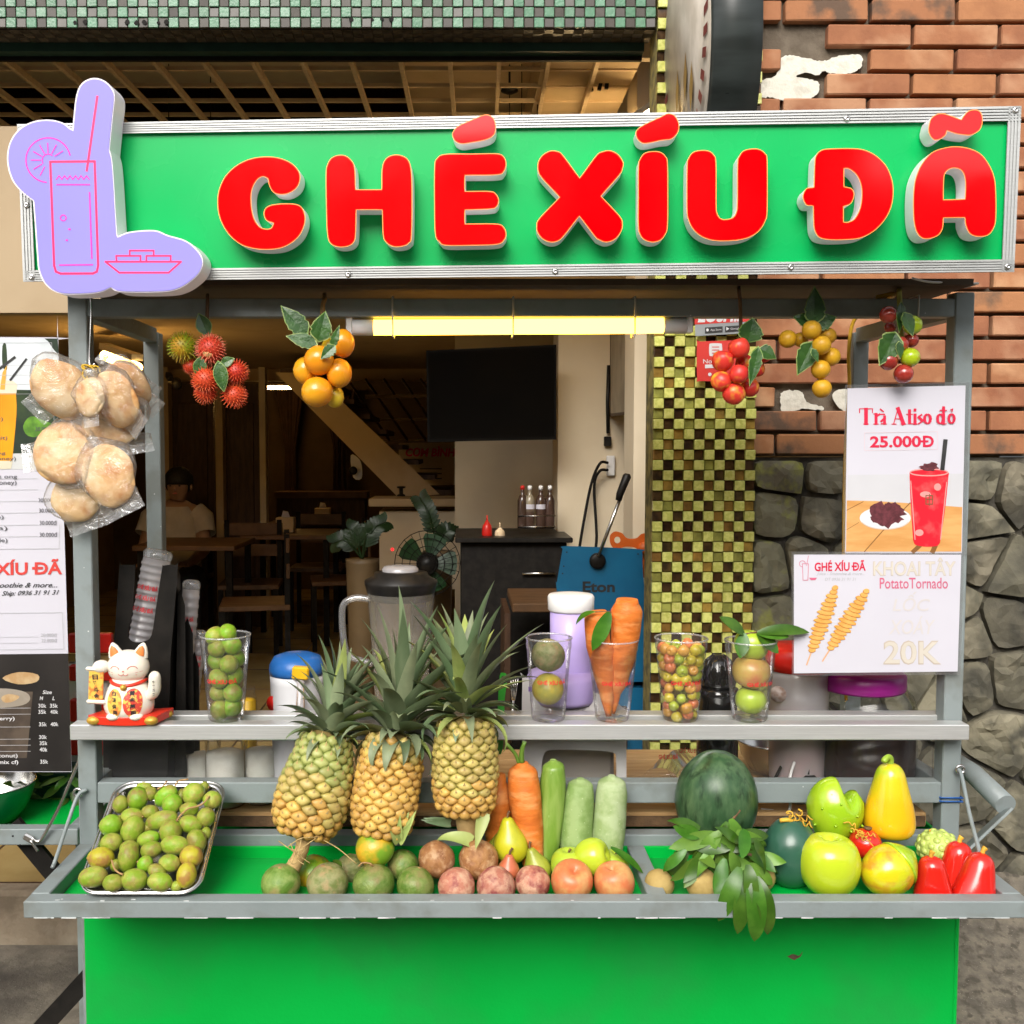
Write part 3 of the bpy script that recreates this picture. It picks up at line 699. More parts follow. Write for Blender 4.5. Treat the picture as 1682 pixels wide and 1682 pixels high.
# push handle at the right end
hp = [W(1566, 1250, .33), W(1600, 1272, .24), W(1652, 1322, .12)]
one('push_handle', M_GREY, cart, lambda m: m.tube(hp, .022, 20))
one('handle_bracket', M_GREY, cart, lambda m: m.bar(W(1655, 1330, .115), W(1560, 1420, .06), .006, .044, upv=(0, -1, .5), bev=.0012))
one('cable_tie', mat('blue_cord', (.03, .12, .38), .5, (.02, .09, .3), 20), cart, lambda m: [m.tube([Vector((XRp + (pw / 2 + .003) * sx, .019 + .022 * sy, zat(1310 + k * 6, 0))) for sx, sy in ((-1, -1), (1, -1), (1, 1), (-1, 1))], .0022, 6, closed=True) for k in range(2)])
M_YEL = mat('yellow_cable', (.62, .36, .02), .5, (.5, .28, .015), 20)
one('power_cable', M_YEL, cart, lambda m: m.tube(curve3([W(1440, 488, .02), W(1470, 484, .05), W(1430, 506, .40), W(1402, 528, .47), W(1394, 580, .472), W(1395, 640, .472), W(1388, 760, .47), W(1386, 950, .46), W(1390, 1150, .44)], 6), .0042, 8))
M_TIE = mat('white_nylon_tie', (.72, .70, .66), .5, (.6, .58, .54), 20)
def tie(px, p0, p1, mt=M_TIE):
    x = W(px, 505, 0).x
    one('cable_tie', mt, cart, lambda m: m.tube([Vector((x, -.0025, zat(p0, 0))), Vector((x, -.0025, zat(p1, 0))), Vector((x, .040, zat(p1, 0))), Vector((x, .040, zat(p0, 0)))], .0018, 6, closed=True))
for px in (645, 843, 1043): tie(px, 487, 552)
tie(1508, 485, 524)
one('cable_tie', M_TIE, cart, lambda m: [m.tube([Vector((XRp + (pw / 2 + .003) * sx, .019 + .023 * sy, zat(466, 0))) for sx, sy in ((-1, -1), (1, -1), (1, 1), (-1, 1))], .002, 6, closed=True), m.tube(curve3([W(1555, 464, -.004), W(1525, 463, -.02), W(1498, 457, -.03)], 4), .002, 6)])
# roof sheet over the cart
one('roof_sheet', mat('brown_underside', (.10, .07, .045), .7, (.075, .05, .03), 6), cart, lambda m: m.box(((XLp + XRp) / 2, .20, zTop + .030), (XRp - XLp + .02, .42, .012)))
# legs
for x in (XLp + .02, XRp - .02):
    one('wheel', M_BLACK, cart, lambda m: m.lathe([(.01, -.018), (.05, -.018), (.06, -.01), (.06, .01), (.05, .018), (.01, .018)], (x, .06, .061), 24, rotm(0, R(90))))

# ---------------------------------------------------------------- lamp under the top rail
tl = thing('tube_lamp', 'lit warm yellow tube lamp strapped under the cart top rail', 'lamp', W(850, 537, .02))
ta, tb_ = W(614, 538, .02), W(1089, 535, .02); e0, e1 = W(579, 538, .02), W(1127, 535, .02); tr = 12.5 * S(.02)
one('glass_tube', glow('warm_tube_light', (1.0, 0.52, 0.045), em(14.0)), tl, lambda m: m.tube([ta, tb_], tr, 20))
for a, b in ((e0, ta), (tb_, e1)): one('end_cap', M_WHITE, tl, lambda m: m.tube([a, a + (b - a) * .04, b], [tr * .96, tr * 1.03, tr * 1.03], 20))
for p, s_ in ((e0, -1), (e1, 1)): one('holder', M_WHITE, tl, lambda m: m.box(p + Vector((.006 * s_, 0, .008)), (.012, .02, .045), bev=.002))

# ---------------------------------------------------------------- signboard
A0, A1 = W(30, 330, -.07), W(1672, 330, -.182); nrm = Vector((A1 - A0)).cross(Vector((0, 0, 1)))
PS = Plane(A0, nrm); PF = Plane(A0 + PS.N * .046, nrm)
sb = thing('signboard', 'long green signboard with raised red letters in an aluminium frame', 'sign', PS.at(841, 455, -.05))
TL, TRc, BRc, BLc = (28, 204), (1678, 174), (1666, 447), (38, 463)
def qx(t, L0, R0): return (L0[0] + (R0[0] - L0[0]) * t, L0[1] + (R0[1] - L0[1]) * t)
one('panel', mat('green_sign_film', (0.0, 0.41, 0.095), .26, (0.0, 0.375, 0.085), 2, 3, spec=.3), sb, lambda m: m.prism([[TL, TRc, BRc, BLc]], lambda u, v, w: PS.at(u, v, w - .002), .012))
one('box_back', M_TIN, sb, lambda m: m.prism([[(34, 208), (1672, 178), (1660, 446), (44, 461)]], lambda u, v, w: PS.at(u, v, -.016 + w) + Vector((0, 0, 0)), .09))
def frame(name, corners, ribs):
    a, b, c, d = [Vector(p) for p in corners]      # a-b outer edge, d-c inner edge
    def f(m):
        m.prism([[tuple(a), tuple(b), tuple(c), tuple(d)]], lambda u, v, w: PS.at(u, v, w + .0040), .0075)
        for k in range(ribs):
            t0, t1 = (k + .22) / ribs, (k + .78) / ribs
            L = [tuple(a + (d - a) * t0), tuple(b + (c - b) * t0), tuple(b + (c - b) * t1), tuple(a + (d - a) * t1)]
            m.prism([L], lambda u, v, w: PS.at(u, v, w + .0062), .0022, back=False)
    return one(name, mat('extruded_aluminium', (.50, .51, .50), .42, (.46, .47, .46), 10, 5, metal=.5, stretch=(1, 30, 30)), sb, f)
frame('frame_top', [TL, TRc, (1677, 199), (29, 222)], 5)
frame('frame_bottom', [(39, 444), (1667, 426), BRc, BLc], 5)
frame('frame_side', [(38, 463), (28, 205), (48, 205), (58, 462)], 4)
frame('frame_side', [(1666, 447), (1678, 174), (1656, 176), (1645, 447)], 4)
for px, py in ((1391, 195), (1668, 181), (1655, 438), (1299, 439), (912, 446), (572, 451), (44, 337), (52, 455)):
    def f(m):
        c = PS.at(px, py, .0064); m.lathe([(.0058, 0), (.0055, .0016), (.004, .0028), (.0016, .0031), (.0014, .0018), (.0004, .0017)], c, 14, along(PS.N))
    one('screw', M_STEEL, sb, f)
M_LSIDE = mat('white_letter_return', (.74, .70, .74), .35, (.68, .64, .68), 10, emit=(1, .93, .97), estr=em(.10))
M_LRED = mat('glossy_red_acrylic', (0.60, 0.0, 0.002), .05, None, emit=(1.0, 0.0, 0.0), estr=em(.55), spec=.5)
M_LEDGE = mat('orange_lit_edge', (0.8, .25, .06), .3, None, emit=(1.0, .22, .03), estr=em(.85))
def zz(L, off, sc): return [((p[0] / sc + off[0], p[1] / sc + off[1]) + ((1,) if len(p) > 2 else ())) for p in L]
LET = []
o1, k1 = (340, 180), 4.672; o2 = (690, 170); o3, k3 = (1020, 170), 6.007; o4, k4 = (1290, 160), 4.2908
LET.append(('G', [zz([(715, 500), (690, 450), (640, 405), (560, 372), (460, 360), (340, 375), (230, 425), (140, 510), (90, 620), (80, 730), (100, 840), (160, 950), (250, 1030), (350, 1065), (470, 1075), (590, 1055), (690, 990), (740, 910), (755, 830), (735, 760), (690, 727), (600, 720), (500, 730), (450, 755), (435, 800), (455, 850), (510, 872, 1), (490, 908), (450, 915), (405, 897), (365, 840), (345, 760), (340, 660), (355, 590), (390, 535), (430, 515), (465, 530, 1), (480, 590), (510, 635), (560, 652), (620, 645), (680, 610), (710, 560)], o1, k1)]))
LET.append(('H', [zz([(912, 500), (920, 430), (950, 375), (1000, 350), (1060, 352), (1110, 390), (1135, 450), (1142, 612, 1), (1340, 612, 1), (1342, 460), (1362, 390), (1410, 352), (1480, 348), (1540, 380), (1566, 450), (1575, 600), (1572, 960), (1550, 1025), (1500, 1050), (1430, 1052), (1375, 1020), (1350, 960), (1343, 770, 1), (1146, 770, 1), (1142, 960), (1125, 1020), (1080, 1050), (1010, 1055), (950, 1030), (925, 970), (915, 800)], o1, k1)]))
LET.append(('acute', [zz([(250, 220), (290, 172), (400, 122), (490, 86), (540, 92), (574, 130), (582, 200), (560, 250), (500, 280), (400, 300), (320, 310), (270, 290), (248, 250)], o2, k1)]))
LET.append(('E', [zz([(110, 480), (130, 420), (190, 388), (400, 385), (590, 383), (645, 410), (662, 465), (645, 520), (590, 548), (345, 552, 1), (345, 672, 1), (530, 672), (580, 690), (605, 740), (590, 790), (540, 810), (345, 818, 1), (345, 922, 1), (580, 922), (640, 945), (662, 1000), (645, 1050), (590, 1082), (400, 1090), (200, 1090), (145, 1060), (115, 1000), (108, 750)], o2, k1)]))
LET.append(('X', [zz([(905, 450), (940, 395), (1000, 362), (1060, 368), (1100, 400), (1225, 570, 1), (1350, 400), (1400, 368), (1460, 360), (1520, 390), (1560, 450), (1555, 500), (1530, 550), (1390, 710, 1), (1530, 860), (1555, 920), (1545, 980), (1500, 1040), (1430, 1065), (1370, 1045), (1340, 1020), (1222, 865, 1), (1110, 1010), (1060, 1055), (1000, 1065), (940, 1040), (900, 990), (893, 940), (915, 880), (1070, 718, 1), (940, 580), (905, 520)], o2, k1)]))
LET.append(('acute', [zz([(145, 290), (165, 250), (230, 205), (400, 125), (460, 97), (520, 110), (560, 160), (575, 220), (560, 290), (500, 350), (400, 365), (250, 395), (190, 380), (155, 340)], o3, k3)]))
LET.append(('I', [zz([(170, 620), (185, 550), (230, 490), (310, 470), (390, 478), (440, 520), (462, 590), (465, 900), (462, 1200), (440, 1290), (390, 1350), (310, 1370), (230, 1345), (185, 1290), (168, 1200), (168, 900)], o3, k3)]))
LET.append(('U', [zz([(650, 620), (665, 540), (710, 480), (790, 460), (870, 468), (920, 510), (940, 590), (942, 1000), (950, 1080), (980, 1130), (1030, 1142), (1100, 1125), (1135, 1070), (1145, 980), (1148, 600), (1165, 520), (1210, 465), (1290, 445), (1370, 452), (1425, 495), (1445, 570), (1445, 1050), (1425, 1160), (1370, 1250), (1290, 1310), (1180, 1345), (1030, 1358), (900, 1350), (790, 1310), (710, 1240), (665, 1150), (648, 1040)], o3, k3)]))
LET.append(('D', [zz([(205, 470), (215, 410), (255, 370), (330, 360), (470, 358), (560, 370), (640, 410), (710, 480), (750, 570), (762, 660), (750, 760), (710, 850), (640, 930), (560, 980), (480, 1000), (330, 1005), (245, 990), (210, 950), (198, 890), (195, 765, 1), (150, 760), (125, 720), (125, 680), (150, 640), (200, 632, 1)], o4, k4), zz([(415, 500, 1), (450, 505), (500, 545), (530, 610), (538, 690), (525, 780), (490, 850), (450, 875), (412, 878, 1), (412, 770, 1), (460, 750), (482, 710), (485, 670), (465, 640), (415, 628, 1)], o4, k4)]))
LET.append(('A', [zz([(905, 640), (920, 560), (960, 470), (1030, 390), (1120, 355), (1210, 345), (1300, 360), (1380, 400), (1440, 480), (1475, 570), (1485, 680), (1485, 850), (1470, 920), (1430, 970), (1360, 982), (1300, 960), (1270, 900), (1265, 848, 1), (1115, 850, 1), (1110, 920), (1080, 970), (1020, 995), (965, 992), (925, 950), (905, 870), (900, 750)], o4, k4), zz([(1115, 720, 1), (1118, 590), (1125, 540), (1150, 510), (1190, 498), (1235, 510), (1260, 550), (1268, 610), (1266, 715, 1)], o4, k4)]))
LET.append(('tilde', [zz([(1010, 200), (1025, 150), (1065, 118), (1110, 112), (1160, 125), (1240, 155, 1), (1255, 130), (1290, 95), (1340, 85), (1375, 100), (1390, 140), (1388, 190), (1365, 235), (1310, 265), (1260, 265), (1200, 255), (1140, 235, 1), (1130, 265), (1090, 295), (1050, 300), (1020, 270), (1008, 235)], o4, k4)]))
def inset(L, d):
    A = sum(L[i][0] * L[(i + 1) % len(L)][1] - L[(i + 1) % len(L)][0] * L[i][1] for i in range(len(L))); sg = 1 if A > 0 else -1; out = []
    for i in range(len(L)):
        a, b = Vector(L[i - 1]), Vector(L[(i + 1) % len(L)]); t = (b - a)
        if t.length < 1e-9: out.append(L[i]); continue
        t.normalize(); out.append((L[i][0] - t.y * d * sg, L[i][1] + t.x * d * sg))
    return out
for nm, loops in LET:
    S_ = [smooth_loop(L, 5) for L in loops]
    lo = one('letter', M_LSIDE, sb, lambda m: m.prism(S_, lambda u, v, w: PF.at(u, v, w - .0035) if w > -.001 else (PF.at(u, v, -.0035) - PS.N * (.0385)), .04))
    tag(lo, label={'acute': 'raised acute accent stroke', 'tilde': 'raised tilde accent'}.get(nm, 'raised letter ' + nm))
    one('letter_edge', M_LEDGE, lo, lambda m: m.prism(S_, lambda u, v, w: PF.at(u, v, w - .0006), .0028))
    F_ = [inset(S_[0], 1.3)] + [inset(L, -1.3) for L in S_[1:]]
    one('letter_face', M_LRED, lo, lambda m: m.prism(F_, lambda u, v, w: PF.at(u, v, w), .0005, back=False))
# logo box
LGO = [(455, 385), (510, 395), (550, 430), (566, 475), (556, 580), (541, 738, 1), (553, 790), (562, 900), (575, 1120), (580, 1166, 1), (640, 1143), (760, 1135), (830, 1160), (920, 1188), (980, 1240), (1002, 1290), (985, 1345), (940, 1390), (880, 1425), (800, 1441), (600, 1441), (545, 1421, 1), (500, 1441), (420, 1451), (300, 1449), (230, 1410), (192, 1340), (182, 1250), (171, 1100), (162, 990, 1), (110, 950), (60, 890), (35, 800), (45, 710), (90, 640), (160, 600), (240, 590), (310, 605), (357, 642, 1), (364, 560), (376, 470), (402, 412)]
PLg = Plane(A0 + PS.N * .056, nrm)
lgs = smooth_loop(zz(LGO, (0, 0), 3.0036), 5)
lg = thing('logo_sign', 'glowing lavender lightbox shaped like a drink glass and snack boat', 'sign', PLg.at(170, 480))
M_LAV = mat('lit_lavender_acrylic', (.13, .115, .27), .3, (.12, .11, .26), 3, emit=(.40, .345, 1.0), estr=em(.72), spec=.2)
one('light_box', M_LSIDE, lg, lambda m: m.prism([lgs], lambda u, v, w: (PLg.at(u, v, -.002) if w > -.001 else PLg.at(u, v, -.002) - PS.N * .0475), .04))
one('face', M_LAV, lg, lambda m: m.prism([inset(lgs, 2.2)], lambda u, v, w: PLg.at(u, v, w), .0015, back=False))
M_PINK = mat('pink_red_line_print', (.70, .01, .09), .4, None, emit=(.95, .01, .10), estr=em(.55))
M_MAG = mat('magenta_line_print', (.50, .02, .30), .4, None, emit=(.62, .02, .42), estr=em(.45))
def LZ(L): return [(p[0] / 3.0036, p[1] / 3.0036) for p in L]
def lines(name, mt, items):
    m = MB()
    for k, (pts, w, cl) in enumerate(items): line_on(m, PLg, LZ(pts), w / 3.0036, .0006 + .0001 * k, cl)
    m.build(name, mt, lg)
lines('glass_drawing', M_PINK, [([(248, 798), (467, 796), (484, 1310), (478, 1340), (458, 1349), (300, 1350), (276, 1340), (267, 1310)], 11, True), ([(480, 476), (428, 842)], 11, False)])
lines('straw_boat_drawing', M_PINK, [([(520, 1291), (893, 1291), (832, 1345), (588, 1345)], 9, True), ([(575, 1286), (573, 1262), (693, 1262), (693, 1286)], 8, False), ([(722, 1286), (722, 1262), (842, 1262), (842, 1286)], 8, False), ([(640, 1262), (640, 1236), (758, 1236), (758, 1262)], 8, False)])
arc = [(238 + 110 * math.cos(R(a)), 790 + 110 * math.sin(R(a))) for a in range(95, 356, 9)]
arc2 = [(238 + 30 * math.cos(R(a)), 790 + 30 * math.sin(R(a))) for a in range(150, 330, 20)]
rays_ = [([(238 + 38 * math.cos(R(a)), 790 + 38 * math.sin(R(a))), (238 + 84 * math.cos(R(a)), 790 + 84 * math.sin(R(a)))], 6, False) for a in (118, 148, 180, 210, 240, 268, 298, 328)]
lines('citrus_drawing', M_MAG, [(arc, 7, False), (arc2, 6, False)] + rays_)
zig = [(278 + i * 13.5, 885 if i % 2 == 0 else 867) for i in range(13)]
lines('drink_drawing', M_MAG, [(zig, 6, False), ([(280, 911), (442, 911)], 7, False), ([(442, 950), (453, 1275)], 8, False), ([(293, 1308), (457, 1306)], 7, False), ([(312 + 14 * math.cos(R(a)), 1075 + 14 * math.sin(R(a))) for a in range(0, 360, 24)], 6, True), ([(340, 1131), (345, 1131)], 9, False), ([(327, 1185), (332, 1185)], 9, False)])
# ================================================================ fruit on the tray
M_AMB = mat('ambarella_skin', (0.20, 0.30, 0.02), .42, (0.33, 0.33, 0.06), 60, 6, .40, .62, bump=.45, bscale=120, rand=.22, col3=(0.25, .20, .045), n3=55, spots=(160, .10, (.42, .38, .16)), spec=.35)
M_AMB2 = mat('bright_ambarella_skin', (0.17, 0.34, 0.015), .38, (0.28, 0.37, 0.04), 55, 6, .45, .68, bump=.4, bscale=120, rand=.18, spec=.4, col3=(0.27, .22, .05), n3=45, spots=(150, .08, (.40, .40, .14)))
M_AMBY = mat('ripening_ambarella_skin', (0.42, 0.38, 0.025), .40, (0.36, 0.20, 0.05), 55, 6, .45, .62, bump=.4, bscale=120, rand=.1, spec=.35)
M_STALK = mat('dry_stalk', (0.42, 0.25, 0.10), .8, (.3, .17, .07), 40)
M_TANG = mat('green_tangerine_skin', (0.095, 0.18, 0.022), .40, (0.21, 0.28, 0.07), 48, 7, .38, .62, spec=.35, bump=.5, bscale=220, rand=.18, coat=.1, col3=(0.26, .22, .08), n3=26, spots=(70, .07, (.10, .10, .03)))
M_TANGD = mat('dull_green_tangerine_skin', (0.13, 0.16, 0.04), .5, (0.26, 0.25, 0.11), 55, 7, .38, .60, bump=.5, bscale=220, rand=.1, spec=.35, col3=(.30, .22, .10), n3=60)
M_TANGY = mat('yellowing_tangerine_skin', (0.17, 0.33, 0.02), .34, (0.62, 0.36, 0.02), 17, 3, .48, .60, bump=.3, bscale=260, coat=.2)
M_PASS = mat('brown_passion_fruit_skin', (0.38, 0.19, 0.07), .5, (0.26, 0.115, 0.045), 60, 7, .40, .62, bump=.9, bscale=70, rand=.1, col3=(0.52, .33, .17), n3=50, spec=.3, spots=(190, .12, (.55, .38, .22)))
M_PASSR = mat('wrinkled_red_passion_skin', (0.40, 0.15, 0.10), .5, (0.52, 0.30, 0.20), 60, 7, .40, .60, bump=1.0, bscale=60, rand=.1, col3=(0.25, .06, .055), n3=45, spec=.3, spots=(190, .12, (.56, .38, .26)))
M_PEAR = mat('yellow_green_pear_skin', (0.50, 0.48, 0.015), .32, (0.40, 0.42, 0.02), 24, 4, .45, .65, bump=.06, spots=(120, .09, (.36, .34, .04)), coat=.25)
M_PEARG = mat('green_pear_skin', (0.34, 0.37, 0.04), .36, (0.27, 0.30, 0.03), 24, 4, .45, .65, spots=(110, .10, (.25, .24, .05)), coat=.2)
M_PEARR = mat('red_pear_skin', (0.50, 0.135, 0.06), .36, (0.50, 0.27, 0.09), 18, 4, .45, .65, spots=(120, .10, (.55, .33, .15)), coat=.2)
M_PEACH = mat('orange_red_apple_skin', (0.60, 0.17, 0.06), .42, (0.60, 0.33, 0.12), 34, 4, .42, .65, spots=(110, .08, (.68, .42, .2)), coat=.2)
M_APPLE = mat('green_apple_skin', (0.42, 0.55, 0.045), .28, (0.34, 0.47, 0.03), 18, 4, .42, .65, spots=(100, .07, (.6, .66, .25)), coat=.4)
M_APPLEY = mat('lime_apple_skin', (0.50, 0.60, 0.035), .25, (0.42, 0.55, 0.03), 16, 4, coat=.4)
M_APPLER = mat('blushed_apple_skin', (0.60, 0.42, 0.10), .3, (0.58, 0.20, 0.08), 15, 4, .46, .64, spots=(90, .08, (.3, .12, .04)), coat=.3)
M_CARROT = mat('carrot_skin', (0.68, 0.19, 0.03), .5, (0.55, 0.14, 0.02), 40, 6, .42, .62, bump=.6, bscale=60, stretch=(.6, .6, 1.8), rand=.05, col3=(0.74, .30, .09), n3=26, spec=.3)
M_CUCU = mat('cucumber_skin', (0.15, 0.27, 0.03), .40, (0.27, 0.38, 0.09), 46, 5, .42, .66, bump=.15, stretch=(1, 1, .15), coat=.25, spots=(90, .07, (.38, .5, .2)))
M_GOURD = mat('pale_wax_gourd_skin', (0.27, 0.37, 0.14), .6, (0.18, 0.28, 0.075), 38, 5, .42, .62, spots=(110, .12, (.40, .48, .26)), bump=.15)
M_GOURD2 = mat('frosted_wax_gourd_skin', (0.36, 0.44, 0.23), .65, (0.25, 0.34, 0.13), 38, 5, .42, .62, spots=(110, .12, (.46, .53, .33)), bump=.15)
M_MELON = mat('dark_watermelon_skin', (0.030, 0.075, 0.030), .30, (0.075, 0.135, 0.06), 50, 8, .40, .66, spec=.4, stretch=(1, 1, .32), col3=(.014, .035, .014), n3=60)
M_LEAF = mat('glossy_green_leaf', (0.030, 0.095, 0.006), .30, (0.06, 0.15, 0.014), 26, 4, .4, .66, rand=.3, spec=.4)
M_LEAFL = mat('pale_green_leaf', (0.12, 0.23, 0.03), .36, (0.09, 0.19, 0.025), 26, 4, .4, .66, rand=.25, spec=.35)
M_LEAFP = mat('pineapple_leaf', (0.085, 0.135, 0.06), .45, (0.17, 0.22, 0.115), 16, 5, .38, .66, rand=.28, stretch=(1, 1, .2), coat=.15)
M_LEAFP2 = mat('silvery_pineapple_leaf', (0.16, 0.20, 0.11), .5, (0.24, 0.28, 0.15), 16, 5, .38, .66, rand=.2)
M_LEAFPY = mat('pale_pineapple_leaf', (0.36, 0.42, 0.13), .45, (0.24, 0.32, 0.08), 16, 5, .4, .66, rand=.15)
M_SAPO = mat('sapodilla_skin', (0.42, 0.30, 0.10), .75, (0.33, 0.22, 0.07), 30, 5, .42, .64, bump=.3, bscale=120, rand=.12)
M_STEM = mat('brown_woody_stem', (0.17, 0.095, 0.04), .8, (.11, .06, .03), 40, bump=.5)

def lump(seed, amp=.03, fr=1.6, flat=0.0):
    def f(v, an, i):
        d = v.normalized() if v.length > 1e-6 else v
        return v * (1 + amp * noise.noise(Vector((d.x * fr + seed * 3.7, d.y * fr, d.z * fr))) + amp * .4 * noise.noise(Vector((d.x * fr * 3 + seed, d.y * fr * 3, d.z * fr * 3))))
    return f
def solid(name, label, cat, group, c, r, mt, s=(1, 1, 1), rot=None, seed=0, amp=.045, prof=None, seg=28, parent=None, fn=None):
    m = MB(); rot = rot if rot is not None else rotm(seed * 1.3, seed * .7, seed * 2.1)
    D = Matrix.Diagonal((r * s[0], r * s[1], r * s[2]))
    if prof is None:
        n = 16; prof = [(math.sin(math.pi * i / n), -math.cos(math.pi * i / n)) for i in range(n + 1)]; prof[0] = (1e-4, -1); prof[-1] = (1e-4, 1)
    f = fn or lump(seed + 1, amp)
    m.lathe(prof, (0, 0, 0), seg, D, True, (False, False), f)
    o = m.build(name, mt, parent, local=True); o.matrix_world = Matrix.Translation(Vector(c)) @ rot.to_4x4()
    if parent is not None: o.location = Vector(c) - wloc(parent); o.rotation_euler = rot.to_euler()
    if label: tag(o, label, cat, group)
    return o
def sub(name, mt, par, fn):
    """a part in the local frame of par"""
    m = MB(); fn(m); return m.build(name, mt, par, local=True)
P_APPLE = [(.001, -.80), (.12, -.86), (.30, -.92), (.52, -.86), (.76, -.66), (.93, -.34), (1.0, .02), (.97, .34), (.86, .62), (.66, .82), (.42, .90), (.22, .84), (.08, .72), (.001, .66)]
P_PEAR = [(.001, -.92), (.14, -.97), (.34, -.98), (.60, -.88), (.84, -.62), (.95, -.28), (.93, .06), (.80, .40), (.60, .74), (.44, 1.04), (.33, 1.28), (.22, 1.42), (.08, 1.46), (.001, 1.44)]
def sm(prof, n=3):
    out = []
    for i in range(len(prof) - 1):
        p0 = prof[max(i - 1, 0)]; p1 = prof[i]; p2 = prof[i + 1]; p3 = prof[min(i + 2, len(prof) - 1)]
        for k in range(n):
            t = k / n; out.append(tuple(.5 * (2 * p1[j] + (p2[j] - p0[j]) * t + (2 * p0[j] - 5 * p1[j] + 4 * p2[j] - p3[j]) * t * t + (3 * p1[j] - p0[j] - 3 * p2[j] + p3[j]) * t ** 3) for j in (0, 1)))
    out.append(prof[-1]); return [(max(r, 1e-4), z) for r, z in out]
P_APPLE = sm(P_APPLE, 2); P_PEAR = sm(P_PEAR, 2)
def leaf(m, base, d, nrm, L, w, curl=.3, n=8, fold=.18, twist=0.0, wave=0.0):
    """a folded leaf blade with a midrib, both halves"""
    d = Vector(d).normalized(); nrm = Vector(nrm); nrm = (nrm - d * nrm.dot(d)).normalized(); p = Vector(base); vs = []; st = L / n
    for i in range(n + 1):
        t = i / n; ww = w * .5 * (math.sin(math.pi * min(1, t * .94 + .06)) ** .75) if i < n else 0.0005
        s_ = d.cross(nrm).normalized(); wv = wave * math.sin(t * 9) * w
        vs += [p - s_ * ww + nrm * (fold * ww + wv), p, p + s_ * ww + nrm * (fold * ww - wv)]
        q = Quaternion(s_, -curl / n); d = (q @ d).normalized(); nrm = (q @ nrm).normalized()
        if twist: nrm = (Quaternion(d, twist / n) @ nrm).normalized()
        p = p + d * st
    m.add(vs, [f for i in range(n) for f in ((i * 3, i * 3 + 1, i * 3 + 4, i * 3 + 3), (i * 3 + 1, i * 3 + 2, i * 3 + 5, i * 3 + 4))], True)
def frond(m, base, d, nrm, L, w, droop, n=9, fold=.5, tipc=0.0):
    """long tapering pineapple leaf"""
    d = Vector(d).normalized(); nrm = Vector(nrm); nrm = (nrm - d * nrm.dot(d)).normalized(); p = Vector(base); vs = []; st = L / n
    for i in range(n + 1):
        t = i / n; ww = w * .5 * (1 - t ** 1.7) * (1 if t > .12 else .8 + t * 1.6); s_ = d.cross(nrm).normalized()
        vs += [p - s_ * ww + nrm * fold * ww, p, p + s_ * ww + nrm * fold * ww]
        q = Quaternion(s_, -droop / n * (.4 + 1.2 * t)); d = (q @ d).normalized(); nrm = (q @ nrm).normalized(); p = p + d * st
    m.add(vs, [f for i in range(n) for f in ((i * 3, i * 3 + 1, i * 3 + 4, i * 3 + 3), (i * 3 + 1, i * 3 + 2, i * 3 + 5, i * 3 + 4))], True)

# ---------------------------------------------------------------- steel tray of ambarella
tc0 = W(223, 1470, -.252); tcb = W(285, 1283, -.03)
FL, FR_, BL_, BR_ = W(122, 1468, -.252), W(325, 1468, -.252), W(195, 1285, -.03), W(375, 1285, -.03)
ux = ((FR_ - FL) + (BR_ - BL_)).normalized(); uy = ((BL_ - FL) + (BR_ - FR_)).normalized(); uz = ux.cross(uy).normalized(); uy = uz.cross(ux)
TW = ((FR_ - FL).length + (BR_ - BL_).length) / 2; TLn = ((BL_ - FL).length + (BR_ - FR_).length) / 2; TC = (FL + FR_ + BL_ + BR_) / 4
MT = Matrix((ux, uy, uz)).transposed()
def rrect(w, h, r, n=6):
    out = []
    for cx_, cy_, a0 in ((w / 2 - r, h / 2 - r, 0), (-w / 2 + r, h / 2 - r, 90), (-w / 2 + r, -h / 2 + r, 180), (w / 2 - r, -h / 2 + r, 270)):
        out += [(cx_ + r * math.cos(R(a0 + 90 * k / n)), cy_ + r * math.sin(R(a0 + 90 * k / n))) for k in range(n + 1)]
    return out
tr_o = thing('steel_tray', 'rounded stainless steel tray tilted on the cart holding green ambarella', 'tray', TC)
def trayf(m):
    rings = [(0, -.003, .002), (0, .0, .0), (-.004, .002, .0), (-.010, .0005, 0), (-.012, -.003, 0), (-.016, -.028, 0), (-.022, -.030, 0), (-.06, -.030, 0)]
    n = None; vs = []
    for ins, z, e in rings:
        L = rrect(TW + ins * 2 - e, TLn + ins * 2 - e, max(.004, .036 + ins)); n = len(L); vs += [TC + MT @ Vector((p[0], p[1], z)) for p in L]
    fs = [(r * n + k, r * n + (k + 1) % n, (r + 1) * n + (k + 1) % n, (r + 1) * n + k) for r in range(len(rings) - 1) for k in range(n)]
    fs.append(tuple((len(rings) - 1) * n + k for k in range(n))); m.add(vs, fs, True)
one('pan', M_STEEL, tr_o, trayf, fix=True)
one('rolled_rim', M_STEEL, tr_o, lambda m: m.tube([TC + MT @ Vector((p[0], p[1], 0)) for p in rrect(TW, TLn, .036)], .0022, 8, closed=True))
